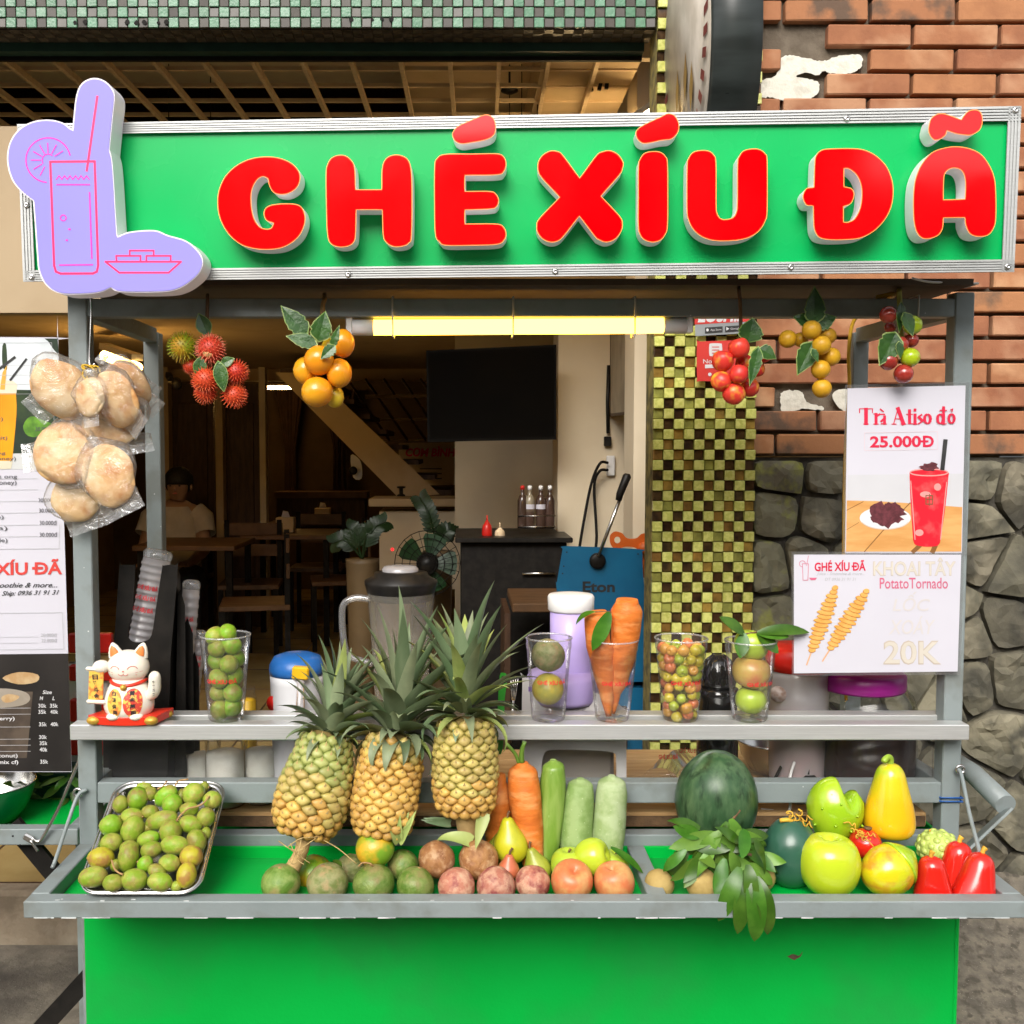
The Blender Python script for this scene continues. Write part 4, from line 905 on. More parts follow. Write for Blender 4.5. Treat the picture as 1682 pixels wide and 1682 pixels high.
AMB = [(487, 320, 150, 170, 0), (660, 265, 200, 230, 0), (790, 212, 130, 140, 20), (950, 235, 250, 180, -42), (1015, 318, 190, 200, 10), (1235, 215, 220, 215, 0), (1345, 145, 90, 110, 0), (1425, 275, 185, 170, 0), (1190, 372, 185, 140, 0), (1360, 452, 180, 185, 0), (790, 400, 175, 140, 0), (605, 445, 225, 165, 0), (905, 485, 330, 180, -16), (390, 535, 220, 210, 0), (605, 580, 215, 275, 18), (1200, 522, 240, 165, 14), (1000, 595, 220, 225, 28), (770, 672, 225, 150, -18), (1265, 690, 185, 225, -22), (390, 715, 215, 190, -18), (800, 785, 215, 165, -14), (1040, 738, 280, 185, 4), (575, 770, 190, 150, 0), (567, 862, 200, 290, 4), (285, 868, 255, 205, 0), (1210, 855, 225, 210, 0), (737, 932, 150, 165, 20), (990, 922, 215, 165, 12), (860, 1005, 185, 140, 25), (1160, 1045, 190, 245, 8), (205, 1062, 285, 200, -8), (410, 1122, 200, 165, 0), (628, 1092, 255, 215, 4), (888, 1112, 245, 180, 8), (1055, 1158, 110, 100, 0), (438, 945, 110, 120, 0), (725, 140, 150, 90, 0), (1112, 240, 110, 150, 0), (1360, 615, 100, 120, 0), (480, 478, 80, 90, 0), (760, 560, 120, 110, 0)]
rowdef = [(0, 300, 'back'), (300, 420, 'second'), (420, 620, 'third'), (620, 790, 'fourth'), (790, 960, 'fifth'), (960, 1300, 'front')]
ORD = ['first', 'second', 'third', 'fourth', 'fifth', 'sixth', 'seventh', 'eighth', 'ninth', 'tenth']
STK = {3, 16, 24, 32, 13}
lay = {}
for i, a in enumerate(AMB):
    for r in rowdef:
        if r[0] <= a[1] < r[1]: lay.setdefault(r[2], []).append((a[0], i))
lab = {}
for rn, L in lay.items():
    for k, (x, i) in enumerate(sorted(L)): lab[i] = 'green ambarella in the steel tray, %s from the left in the %s row' % (ORD[k], rn)
for i, (ax_, ay_, aw, ah, an) in enumerate(AMB):
    px, py = 120 + ax_ / 6.23, 1270 + ay_ / 6.23; big = max(aw, ah) / min(aw, ah) > 1.12
    hgt = .012 if min(aw, ah) < 125 else .022
    d = ray(px, py); P0 = TC + uz * (hgt - .008); t = (P0 - CAM).dot(uz) / d.dot(uz); c = CAM + d * t
    s_ = S(c.y) / 6.23 / 2 * 1.09; rx, rz = aw * s_, ah * s_; rr_ = min(rx, rz)
    mt = M_AMBY if i in (24, 25, 29) else (M_AMB2 if i in (1, 3, 13, 17, 26, 4) else M_AMB)
    o = solid('ambarella', lab[i], 'fruit', 'ambarella heaped in the steel tray', c, 1.0, mt, (rx, rr_ * 1.02, rz), rotm(R(-18), R(an), 0), i, .035)
    if i in STK or i % 5 == 1:
        sg = random.choice((-1, 1))
        sub('stalk_scar', M_STALK, o, lambda m: m.blob((rx * .93 * sg, -rr_ * .25, 0), .0022, 1, 1, 1, seg=8, rings=5))
for lst, lb in (([(1060, 490), (1100, 430), (1180, 362), (1250, 345), (1330, 310), (1395, 235)], 'long dry fruit stalk across the ambarella near the right rim'), ([(395, 890), (425, 980), (470, 1020), (510, 1038)], 'short dry fruit stalk among the front ambarella'), ([(1045, 130), (1080, 80), (1180, 62)], 'dry fruit stalk poking over the back rim of the tray'), ([(860, 165), (930, 125), (960, 80)], 'thin dry fruit stalk left of the tray back rim centre')):
    tag(one('fruit_stalk', M_STALK, None, lambda m: m.tube(curve3([CAM + ray(120 + x / 6.23, 1270 + y / 6.23) * (((TC + uz * .032 - CAM).dot(uz)) / ray(120 + x / 6.23, 1270 + y / 6.23).dot(uz)) for x, y in lst], 4), .0017, 6)), lb, 'stalk', 'stalks in the tray')

# ---------------------------------------------------------------- loose round fruit
def tang(label, px, py, rp, Y, mt, seed, squash=.93, leafy=False):
    o = solid('tangerine', label, 'tangerine', 'green tangerines in the tray', W(px, py, Y), rp * S(Y), mt, (1, 1, squash), rotm(random.uniform(-.3, .3), random.uniform(-.3, .3), seed), seed, .03)
    r = rp * S(Y)
    sub('calyx', M_STALK if not leafy else M_LEAFL, o, lambda m: m.lathe([(r * .14, r * squash * .965), (r * .10, r * squash * 1.0), (.001, r * squash * 1.02)], (0, 0, 0), 7))
    return o
tang('dark green tangerine at the left end of the front row', 461, 1451, 33, -.185, M_TANG, 1)
tang('yellowing tangerine at the foot of the pineapple stump', 515, 1435, 33, -.11, M_TANGY, 2)
t3 = tang('dull green tangerine with a small pale leaf', 538, 1451, 35.5, -.185, M_TANGD, 3)
sub('small_leaf', M_LEAFL, t3, lambda m: leaf(m, (-.008, -.036, .024), (-.5, -.4, -.8), (0, -1, .3), .022, .014, .2, 5))
tang('brownish tangerine in the gap behind the second row', 576, 1428, 27, -.10, M_TANGD, 4)
tang('green and orange tangerine topping the front pile', 616, 1393, 33, -.155, M_TANGY, 5)
t6 = tang('pale green tangerine with a curled stem, front row', 614, 1452, 35.5, -.19, M_TANG, 6)
sub('curled_stem', M_STALK, t6, lambda m: m.tube(curve3([(.004, -.006, .037), (.002, -.01, .043), (-.012, -.012, .045), (-.019, -.016, .040)], 4), .0016, 6))
tang('mid green tangerine behind the front row', 662, 1421, 27, -.13, M_TANG, 7)
tang('plain green tangerine next to the passion fruit', 682, 1454, 32, -.19, M_TANG, 8)
for lb, px, py, rp, Y, mt, sd in (('smooth brown passion fruit left of the pair on top', 717, 1412, 31, -.15, M_PASS, 1), ('wrinkled brown passion fruit right of the pair on top', 786, 1412, 33, -.15, M_PASS, 2), ('reddish wrinkled passion fruit leftmost in the front row', 750, 1456, 31.5, -.19, M_PASSR, 3), ('pale wrinkled passion fruit in the middle of the front row', 815, 1456, 33, -.19, M_PASSR, 4), ('dark red passion fruit beside the orange apple', 875, 1450, 29, -.19, M_PASSR, 5)):
    wr = (lambda sd: (lambda v, an, i: v * (1 + .045 * noise.noise(v.normalized() * 2 + Vector((sd, 0, 0))) - .035 * abs(noise.noise(v.normalized() * 5.5 + Vector((sd * 2, 3, 0)))) - .02 * abs(noise.noise(v.normalized() * 12 + Vector((sd * 2, 3, 0)))))))(sd)
    o = solid('passion_fruit', lb, 'passion fruit', 'passion fruit in the tray', W(px, py, Y), rp * S(Y) * 1.02, mt, (1, 1, .97), None, sd, fn=wr, seg=40)
def topfruit(name, lb, cat, px, py, rp, Y, mt, prof, s=(1, 1, 1), tilt=0, stem=.012, grp=None, fwd=0, smt=None, seed=1):
    r = rp * S(Y); o = solid(name, lb, cat, grp, W(px, py, Y), r, mt, s, rotm(R(fwd), R(tilt), 0), seed, .018, prof)
    top = prof[-1][1] * r * s[2]
    if stem: sub('stem', smt or M_STEM, o, lambda m: m.tube(curve3([(0, 0, top - .004), (.001, 0, top + stem * .5), (.005, .001, top + stem)], 4), [.0022] * 8 + [.003], 7))
    return o
g = 'pears in the tray'
topfruit('pear', 'bright yellow green pear standing behind the passion fruit', 'pear', 838, 1386, 31, -.11, M_PEAR, P_PEAR, tilt=-6, grp=g)
topfruit('pear', 'small slender green pear leaning on the carrot', 'pear', 882, 1425, 24, -.12, M_PEARG, P_PEAR, tilt=-20, grp=g, seed=2)
topfruit('pear', 'small red pear between the passion fruit', 'pear', 835, 1427, 20, -.15, M_PEARR, P_PEAR, s=(1, 1, .85), tilt=4, grp=g, seed=3)
topfruit('pear', 'green pear almost hidden under the third pineapple', 'pear', 815, 1398, 21, -.07, M_PEARG, P_PEAR, tilt=10, grp=g, seed=4)
g = 'apples in the tray'
topfruit('apple', 'lime green apple on top beside the divider', 'apple', 972, 1408, 31, -.14, M_APPLEY, P_APPLE, tilt=70, fwd=20, stem=0, grp=g)
topfruit('apple', 'green apple with a stalk behind the orange apples', 'apple', 935, 1423, 31, -.13, M_APPLE, P_APPLE, tilt=-4, grp=g, stem=.010)
topfruit('apple', 'green apple tucked beside the divider', 'apple', 1008, 1422, 26, -.12, M_APPLE, P_APPLE, tilt=8, grp=g, stem=.008)
topfruit('apple', 'orange red apple at the front, nearer the passion fruit', 'apple', 939, 1448, 35, -.19, M_PEACH, P_APPLE, tilt=8, fwd=30, grp=g, stem=0)
topfruit('apple', 'orange red apple at the front, nearer the divider', 'apple', 1009, 1450, 34, -.19, M_PEACH, P_APPLE, tilt=-10, fwd=10, grp=g, stem=0)
tag(one('leaf', M_LEAF, None, lambda m: leaf(m, W(1003, 1392, -.15), (1, 0, -.55), (.3, -.6, .8), .085, .018, .45, 8)), 'slim green leaf lying across the tray divider', 'leaf')

# ---------------------------------------------------------------- long vegetables
def spindle(name, lb, cat, pts, rads, mt, grp=None, seg=22, fn=None):
    P = curve3(pts, 5); n = len(P); Rr = []
    for i in range(n):
        t = i / (n - 1) * (len(rads) - 1); k = min(int(t), len(rads) - 2); f = t - k
        Rr.append(rads[k] + (rads[k + 1] - rads[k]) * (f * f * (3 - 2 * f)))
    m = MB(); m.tube(P, Rr, seg)
    sd = len(bpy.data.objects)
    m.v = [v + Vector((noise.noise(v * 30 + Vector((sd, 0, 0))), noise.noise(v * 30 + Vector((0, sd, 0))), noise.noise(v * 30))) * (max(Rr) * .05) for v in m.v]
    return tag(m.build(name, mt), lb, cat, grp)
def pxr(p, Y): return p * S(Y)
Y = -.075
c1 = spindle('carrot', 'thick orange carrot with its green top standing behind the pears', 'carrot', [W(878, 1440, -.10), W(872, 1390, -.09), W(864, 1330, -.08), W(859, 1275, -.07), W(858, 1252, -.068)], [pxr(14, Y), pxr(20, Y), pxr(25, Y), pxr(28, Y), pxr(25, Y), pxr(9, Y)], M_CARROT, 'carrots')
one('green_top', M_LEAFL, c1, lambda m: [m.tube(curve3([W(857, 1254, -.07), W(857, 1235, -.07), W(862, 1218, -.07)], 3), [.006, .005, .005, .0045, .0045, .004, .004], 8), m.tube(curve3([W(853, 1256, -.07), W(846, 1238, -.07), W(832, 1222, -.072)], 3), .0035, 7)])
spindle('carrot', 'orange carrot mostly hidden behind the third pineapple', 'carrot', [W(812, 1420, -.05), W(818, 1340, -.045), W(822, 1270, -.04)], [pxr(8, Y), pxr(20, Y), pxr(23, Y), pxr(8, Y)], M_CARROT, 'carrots')
spindle('cucumber', 'green cucumber standing beside the carrot', 'cucumber', [W(896, 1415, -.08), W(902, 1370, -.07), W(907, 1310, -.06), W(909, 1265, -.055), W(908, 1248, -.055)], [pxr(15, Y), pxr(20, Y), pxr(22, Y), pxr(22, Y), pxr(19, Y), pxr(5, Y)], M_CUCU, 'cucumbers and gourds')
spindle('wax_gourd', 'pale green gourd in the middle of three upright vegetables', 'gourd', [W(945, 1415, -.075), W(946, 1370, -.065), W(951, 1315, -.055), W(953, 1290, -.05), W(953, 1279, -.05)], [pxr(24, Y), pxr(28, Y), pxr(26, Y), pxr(22, Y), pxr(6, Y)], M_GOURD, 'cucumbers and gourds')
spindle('wax_gourd', 'frosted pale gourd at the right of three upright vegetables', 'gourd', [W(997, 1410, -.075), W(1000, 1360, -.065), W(1004, 1310, -.055), W(1005, 1286, -.05), W(1005, 1273, -.05)], [pxr(24, Y), pxr(28, Y), pxr(27, Y), pxr(24, Y), pxr(6, Y)], M_GOURD2, 'cucumbers and gourds')
P_EGG = sm([(.001, -1.0), (.3, -.965), (.62, -.80), (.88, -.48), (1.0, -.08), (.985, .28), (.88, .62), (.66, .92), (.38, 1.12), (.14, 1.2), (.001, 1.21)], 2)
topfruit('watermelon', 'large dark green watermelon standing on end', 'watermelon', 1176, 1318, 67, -.08, M_MELON, P_EGG, s=(1, 1, 1.08), tilt=2, stem=0)

# ---------------------------------------------------------------- pineapples
M_EYE1 = mat('greenish_pineapple_rind', (0.22, 0.20, 0.035), .45, (0.36, 0.29, 0.07), 60, 4, .4, .62, rand=.16, grad=(.2, .75, (0.66, .50, .17)))
M_EYE2 = mat('golden_pineapple_rind', (0.36, 0.19, 0.03), .45, (0.48, 0.28, 0.06), 60, 4, .4, .62, rand=.16, grad=(.2, .75, (0.72, .46, .13)))
M_EYEG = mat('unripe_pineapple_rind', (0.13, 0.17, 0.03), .45, (0.22, 0.25, 0.06), 60, 4, .4, .62, rand=.14, grad=(.2, .75, (0.46, .45, .15)))
M_BRACT = mat('dry_bract', (0.52, 0.38, 0.16), .8, (.42, .29, .11), 60)
eye_data = {}
def eye_mesh(mt, par):
    if mt.name in eye_data:
        o = bpy.data.objects.new('fruitlet', eye_data[mt.name]); link(o, par); return o
    m = MB(); n = 8; rings = [(1.0, -.25), (1.0, .05), (.90, .36), (.66, .62), (.34, .74), (.0, .70)]; vs = []
    for r, z in rings[:-1]:
        for k in range(n):
            an = 2 * math.pi * k / n; sq = 1.0 + .07 * math.cos(4 * (an)); vs.append((r * math.cos(an) * sq, r * math.sin(an) * sq, z))
    vs.append((0, .05, .72)); fs = [(r * n + k, r * n + (k + 1) % n, (r + 1) * n + (k + 1) % n, (r + 1) * n + k) for r in range(4) for k in range(n)]
    fs += [(4 * n + k, 4 * n + (k + 1) % n, len(vs) - 1) for k in range(n)]; m.add(vs, fs, True)
    m.mi = 1; m.add([(-.20, .05, .68), (.20, .05, .68), (.07, .5, .90), (0, 1.0, 1.10), (-.07, .5, .90), (0, .25, .82)], [(0, 5, 4), (0, 1, 5), (1, 2, 5), (2, 3, 5), (5, 3, 4)], False)
    o = m.build('fruitlet', [mt, M_BRACT], par, local=True); eye_data[mt.name] = o.data; return o
def pineapple(label, b, t, wpx, Y0, Y1, mats, crown, seed, prof):
    rng = random.Random(seed); B, T = W(b[0], b[1], Y0), W(t[0], t[1], Y1); ax_ = (T - B).normalized(); L = (T - B).length; rm = wpx * S(Y0) / 2
    th = thing('pineapple', label, 'pineapple', B, 'pineapples leaning on the shelf'); Mx_ = along(ax_)
    pr = sm(prof, 3)
    def rad(u):
        for i in range(len(pr) - 1):
            if pr[i][1] <= u <= pr[i + 1][1]:
                f = (u - pr[i][1]) / max(1e-6, pr[i + 1][1] - pr[i][1]); return (pr[i][0] + (pr[i + 1][0] - pr[i][0]) * f) * rm
        return pr[-1][0] * rm
    one('body', mat('pineapple_valley', (0.12, 0.085, 0.02), .7, (.2, .14, .04), 40), th, lambda m: m.lathe([(r * rm * .95, z * L) for r, z in pr], B, 28, Mx_, True, (True, True)))
    nrow = 13; k = 0
    for row in range(nrow):
        u = .045 + (row + .0) / nrow * .95; r = rad(u); ncol = max(8, int(round(2 * math.pi * r / (L / nrow * 1.12)))); ncol = 13 if r > rm * .62 else 10
        for c in range(ncol):
            an = 2 * math.pi * (c + (.5 if row % 2 else 0)) / ncol + seed
            du = .03; sl = (rad(min(1, u + du)) - rad(max(0, u - du))) / (2 * du * L)
            rd = Vector((math.cos(an), math.sin(an), 0)); nv = (rd + Vector((0, 0, -sl))).normalized(); tn = Vector((-math.sin(an), math.cos(an), 0)); bn = nv.cross(tn)
            mt = mats(u, rng); o = eye_mesh(mt, th); wd_ = 2 * math.pi * r / ncol * .515; ht = L / nrow * .70
            wd_ *= rng.uniform(.9, 1.1); ht *= rng.uniform(.9, 1.12); an2 = rng.uniform(-.16, .16); Mo = Mx_ @ Matrix((tn * -1 * wd_, bn * -1 * ht if bn.z < 0 else bn * ht, nv * .0118 * (r / rm) ** .5 * rng.uniform(.8, 1.2))).transposed()
            if (Mo @ Vector((0, 1, 0))).dot(ax_) < 0: Mo = Mo @ Matrix.Diagonal((-1, -1, 1))
            Mo = Mo @ Matrix.Rotation(an2, 3, 'Z')
            o.matrix_basis = Matrix.Translation(Mx_ @ (rd * r * .955 + Vector((0, 0, u * L)))) @ Mo.to_4x4(); k += 1
    # crown
    for j, (u, n, ln, w_, out, dr) in enumerate(crown['rings']):
        for i in range(n):
            an = 2 * math.pi * i / n + j * 1.1 + rng.uniform(-.25, .25); rd = Mx_ @ Vector((math.cos(an), math.sin(an), 0)); o_ = out * rng.uniform(.75, 1.25)
            d = (ax_ * math.cos(o_) + rd * math.sin(o_)); base = T + ax_ * (u - .008) + rd * crown['r'] * (1 - j / len(crown['rings']) * .8)
            mt = M_LEAFPY if rng.random() < crown.get('pale', .08) else (M_LEAFP if rng.random() < .6 else M_LEAFP2)
            one('crown_leaf', mt, th, lambda m: frond(m, base, d, ax_ - d * .5, ln * crown['k'] * rng.uniform(.75, 1.2), w_ * 1.12 * rng.uniform(.8, 1.2), dr * rng.uniform(.6, 1.4)))
    return th, B, T, ax_
PB1 = [(.42, .0), (.72, .06), (.93, .20), (1.0, .36), (.95, .55), (.83, .75), (.70, .92), (.55, 1.0)]
PB2 = [(.50, .0), (.82, .07), (.97, .22), (1.0, .42), (.98, .65), (.93, .84), (.82, .95), (.62, 1.0)]
def mA(u, r): return M_EYEG if u > .55 + r.uniform(-.12, .12) else (M_EYE1 if u > .28 + r.uniform(-.1, .1) else M_EYE2)
def mB(u, r): return M_EYE2 if u < .8 + r.uniform(-.15, .15) else M_EYE1
def mC(u, r): return M_EYE1 if u > .25 + r.uniform(-.1, .15) else M_EYE2
cr1 = {'k': 1.2, 'r': .026, 'pale': .10, 'rings': [(-.006, 13, .048, .022, 1.75, 1.7), (.002, 12, .060, .024, 1.35, 1.3), (.012, 11, .074, .027, 1.0, 1.0), (.024, 10, .092, .030, .72, .8), (.036, 9, .105, .031, .50, .6), (.048, 7, .112, .030, .30, .45), (.058, 5, .112, .026, .14, .3)]}
cr2 = {'k': 1.22, 'r': .030, 'pale': .07, 'rings': [(-.006, 13, .058, .028, 1.8, 1.9), (.003, 12, .070, .030, 1.4, 1.5), (.014, 11, .092, .033, 1.0, 1.0), (.028, 10, .120, .036, .72, .8), (.042, 8, .142, .036, .48, .6), (.056, 7, .152, .034, .28, .45), (.068, 5, .155, .030, .13, .3)]}
cr3 = {'k': 1.10, 'r': .030, 'pale': .16, 'rings': [(-.006, 11, .048, .026, 1.75, 2.0), (.005, 11, .080, .027, 1.25, 1.7), (.016, 11, .108, .027, 1.05, 1.1), (.030, 11, .140, .028, .88, .7), (.044, 10, .158, .031, .62, .5), (.056, 8, .160, .034, .36, .4), (.068, 6, .158, .032, .16, .3)]}
p1, b1, t1, a1 = pineapple('leftmost pineapple, pear shaped and green shouldered, on a cut stump', (496, 1378), (540, 1205), 121, -.155, -.085, mA, cr1, 1, PB1)
one('stump', mat('cut_stalk', (.50, .34, .14), .8, (.38, .25, .10), 30, bump=.4), p1, lambda m: m.tube(curve3([b1 + a1 * .012, W(496, 1395, -.158), W(480, 1428, -.16)], 4), [.016, .015, .014, .013, .013, .013, .013, .014, .016], 12))
p2, b2, t2, a2 = pineapple('middle pineapple, golden orange with a dark leafy crown', (622, 1376), (650, 1205), 105, -.140, -.085, mB, cr2, 2, PB2)
p3, b3, t3_, a3 = pineapple('rightmost pineapple, standing highest with a wide spiky crown', (764, 1340), (764, 1178), 103, -.125, -.090, mC, cr3, 3, PB2)
def slips(par, at, Y, n, L, up=(0, -.2, 1), pale=.5, spread=.6):
    c = W(at[0], at[1], Y); rng = random.Random(at[0])
    for i in range(n):
        an = 2 * math.pi * i / n; d = (Vector(up).normalized() * math.cos(spread * rng.uniform(.5, 1.3)) + Vector((math.cos(an), math.sin(an) * .6, .0)) * math.sin(spread * rng.uniform(.5, 1.3)))
        one('slip_leaf', M_LEAFPY if rng.random() < pale else M_LEAFP, par, lambda m: frond(m, c, d, Vector((0, -1, .3)), L * rng.uniform(.7, 1.15), .016, .35))
slips(p2, (655, 1384), -.165, 9, .062)
slips(p3, (740, 1352), -.13, 8, .05, up=(-1, -.2, .25), pale=.2, spread=.5)
one('stump', MATS['cut_stalk'], p3, lambda m: m.tube(curve3([b3 + a3 * .01, W(768, 1365, -.12), W(776, 1392, -.11)], 4), [.02, .02, .02, .019, .018, .018, .017, .017, .017], 12))
one('slip_leaf', M_LEAFPY, p3, lambda m: frond(m, W(795, 1335, -.15), (-.3, -.4, -1), (0, -1, 0), .07, .026, -.6))
one('slip_leaf', M_LEAFPY, p3, lambda m: frond(m, W(775, 1385, -.15), (-.9, -.2, .5), (0, -.6, .8), .075, .03, 1.6))
one('slip_leaf', M_LEAFP, p3, lambda m: frond(m, W(730, 1392, -.12), (-1, 0, -.05), (0, -.5, 1), .05, .022, .3))
m = MB(); rng = random.Random(9)
for k in range(9):
    an = rng.uniform(-2.6, -.5); p = b1 + a1 * rng.uniform(.0, .02) + Vector((math.cos(an) * .05, math.sin(an) * .05, 0))
    m = MB(); d = Vector((math.cos(an) * rng.choice((1, -1, -1)), -.5, rng.uniform(-.4, .2))); q = p + d.normalized() * .035
    m.tube(curve3([p, q, q + Vector((d.x * .04, -.005, rng.uniform(-.03, .01)))], 4), .0009, 5); m.build('dry_fibre', M_BRACT, p1)
# ================================================================ right half of the tray
def curl(m, c, n, r, L, rad=.0013):
    for k in range(n):
        a0 = random.uniform(0, 6.28); d = Vector((math.cos(a0), -.4, math.sin(a0) * .5 + .4)).normalized(); s_ = d.orthogonal().normalized(); t_ = d.cross(s_)
        m.tube([Vector(c) + d * (L * i / 22) + s_ * (r * math.cos(i * .75)) + t_ * (r * math.sin(i * .75)) for i in range(23)], rad, 5)
M_YTW = mat('yellow_twine', (.70, .42, .04), .6, (.55, .3, .03), 30)
M_FDK = mat('dark_teal_green_rind', (0.022, 0.085, 0.052), .30, (0.035, .11, .07), 14, 5, coat=.3, spots=(60, .035, (.2, .3, .22)))
o = topfruit('green_melon', 'dark teal green melon with curly yellow stalk', 'melon', 1298, 1405, 46, -.13, M_FDK, P_EGG, s=(1, 1, 1.16), stem=0)
sub('curly_stalk', M_YTW, o, lambda m: [curl(m, (0.006, -.005, .066), 4, .005, .032), m.tube(curve3([(-.024, -.01, .070), (-.008, -.012, .072), (.004, -.006, .064)], 3), [.004] * 7, 8)])
M_FGR = mat('glossy_green_plastic_fruit', (0.27, 0.46, 0.012), .18, (0.36, 0.52, 0.02), 10, 3, .45, .6, coat=.5)
def heart(v, an, i):
    x, y, z = v; w = 1 + .06 * noise.noise(v * 3)
    if z > .1: z -= .62 * max(0, z - .1) * math.exp(-((x - .34) / .20) ** 2)
    return Vector((x * w * (1 + .10 * z), y * w, z * (1.0 + (.12 if x < 0 else -.06))))
r_ = 46 * S(-.06)
o = solid('lobed_fruit', 'glossy green lobed fruit with a notch, beside the papaya', 'fruit', None, W(1372, 1333, -.06), r_, M_FGR, (1, .9, 1.15), rotm(0, 0, 0), 1, seg=36, fn=heart)
sub('thorns', M_FGR, o, lambda m: [m.lathe([(.0035, 0), (.001, .0045)], Vector((math.sin(a) * math.cos(e), -math.cos(a) * math.cos(e) * .9, math.sin(e) * 1.1)) * r_, 6, along((math.sin(a), -math.cos(a), e))) for a, e in ((-.8, .3), (-.3, -.2), (.3, -.4), (.5, .1), (-1.1, -.3), (-.1, .5), (.9, -.3), (-.5, .8))])
sub('curly_stalk', M_YTW, o, lambda m: m.tube(curve3([(-.004, -r_ * 1.0, -.003), (.006, -r_ * 1.02, -.001), (.012, -r_ * 1.0, -.008), (.018, -r_ * .98, -.004), (.02, -r_ * .96, -.016), (.027, -r_ * .9, -.022)], 4), .0012, 5))
P_PAP = sm([(.001, -1.0), (.45, -.99), (.80, -.93), (.97, -.72), (1.0, -.42), (.94, -.05), (.83, .35), (.70, .75), (.60, 1.08), (.50, 1.32), (.34, 1.48), (.16, 1.54), (.001, 1.55)], 2)
M_PAP = mat('yellow_papaya_rind', (0.78, 0.43, 0.008), .2, (0.70, 0.50, 0.012), 9, 3, .45, .6, coat=.5, grad=(.015, .062, (.33, .50, .012)))
rp_ = 41.5 * S(-.075)
o = solid('papaya', 'tall yellow papaya with green neck and hooked stalk', 'papaya', None, W(1461, 1326, -.075), rp_, M_PAP, (1, 1, 1.16), rotm(0, 0, .5), 1, .01, P_PAP, 30)
sub('hooked_stalk', mat('green_stalk', (.28, .42, .03), .4, (.22, .34, .03), 20), o, lambda m: m.tube(curve3([(0, 0, rp_ * 1.75), (0, 0, rp_ * 1.95), (-.006, 0, rp_ * 2.08), (-.015, 0, rp_ * 2.02), (-.020, 0, rp_ * 1.90)], 4), [.006] * 8 + [.0055] * 4 + [.006] * 4 + [.0045], 9))
M_FRED = mat('glossy_red_plastic_fruit', (0.62, 0.012, 0.008), .14, (0.55, .02, .008), 10, 3, coat=.6)
o = solid('pomegranate', 'small glossy red pomegranate behind the green pomelo', 'pomegranate', None, W(1421, 1386, -.11), 27 * S(-.11), M_FRED, (1, 1, .95), rotm(0, 0, 0), 2, .015)
sub('calyx', M_YTW, o, lambda m: [curl(m, (-.012, -.012, .026), 5, .003, .026, .001), m.tube(curve3([(-.01, -.02, .022), (.004, -.03, .006), (.014, -.029, -.006)], 3), .0012, 5)])
sub('crown', M_STEM, o, lambda m: m.lathe([(.004, .0), (.007, .004), (.008, .006), (.004, .005)], (.003, -.004, .027), 8))
M_FPOM = mat('lime_pomelo_rind', (0.45, 0.56, 0.02), .2, (0.53, 0.55, 0.03), 8, 3, .45, .62, coat=.45)
o = topfruit('pomelo', 'round lime green pomelo at the front of the tray', 'pomelo', 1362, 1421, 50.5, -.175, M_FPOM, P_APPLE, s=(1, 1, 1.06), stem=0)
sub('leaf_cap', MATS['glossy_green_plastic_fruit'], o, lambda m: [leaf(m, (.002, -.014, .049), (.9, -.9, -.10), (0, 0, 1), .034, .022, .5, 6)])
M_FMAN = mat('yellow_green_mango_rind', (0.66, 0.50, 0.008), .2, (0.52, 0.52, 0.012), 11, 3, .45, .6, coat=.5, col3=(.55, .27, .02), n3=26)
P_MAN = sm([(.001, -1.0), (.3, -.96), (.62, -.78), (.86, -.45), (.98, -.05), (.95, .30), (.80, .62), (.56, .88), (.34, 1.06), (.16, 1.17), (.05, 1.24), (.001, 1.25)], 2)
rmn = 46 * S(-.185)
o = solid('mango', 'yellow mango with green tip lying at the front', 'mango', None, W(1458, 1430, -.185), rmn, M_FMAN, (.93, .9, 1.0), rotm(R(-14), R(62), 0), 3, .01, P_MAN, 30)
sub('green_tip', MATS['glossy_green_plastic_fruit'], o, lambda m: m.lathe([(rmn * .90, rmn * .50), (rmn * .83, rmn * .63), (rmn * .59, rmn * .90), (rmn * .37, rmn * 1.075), (rmn * .18, rmn * 1.19), (.001, rmn * 1.275)], (0, 0, 0), 24, Matrix.Diagonal((.95, .93, 1))))
M_FCUS = mat('pale_green_custard_apple', (0.45, 0.55, 0.14), .35, (0.37, 0.48, 0.10), 30, 4, coat=.2)
rc = 34 * S(-.10)
o = solid('custard_apple', 'knobbly pale green custard apple behind the rose apples', 'custard apple', None, W(1541, 1393, -.10), rc, M_FCUS, (1, 1, .86), rotm(0, 0, 0), 1, .0)
def knobs(m):
    k = 0
    for row in range(1, 8):
        ph = math.pi * row / 8; n = max(5, int(14 * math.sin(ph)))
        for c in range(n):
            an = 2 * math.pi * (c + .5 * (row % 2)) / n; d = Vector((math.sin(ph) * math.cos(an), math.sin(ph) * math.sin(an), math.cos(ph) * .86))
            m.blob(d * rc * .96, rc * .185, 1, 1, .62, along(d), 8, 5)
tag(sub('knob', M_FCUS, o, knobs), kind='stuff')
sub('stalk', M_YTW, o, lambda m: m.tube([(-.016, 0, rc * .80), (-.018, -.003, rc * .95)], .0015, 6))
P_ROSE = sm([(.001, -.78), (.30, -.84), (.62, -.92), (.86, -.98), (.98, -.90), (.97, -.70), (.88, -.35), (.76, .05), (.66, .40), (.56, .66), (.40, .82), (.18, .90), (.001, .92)], 2)
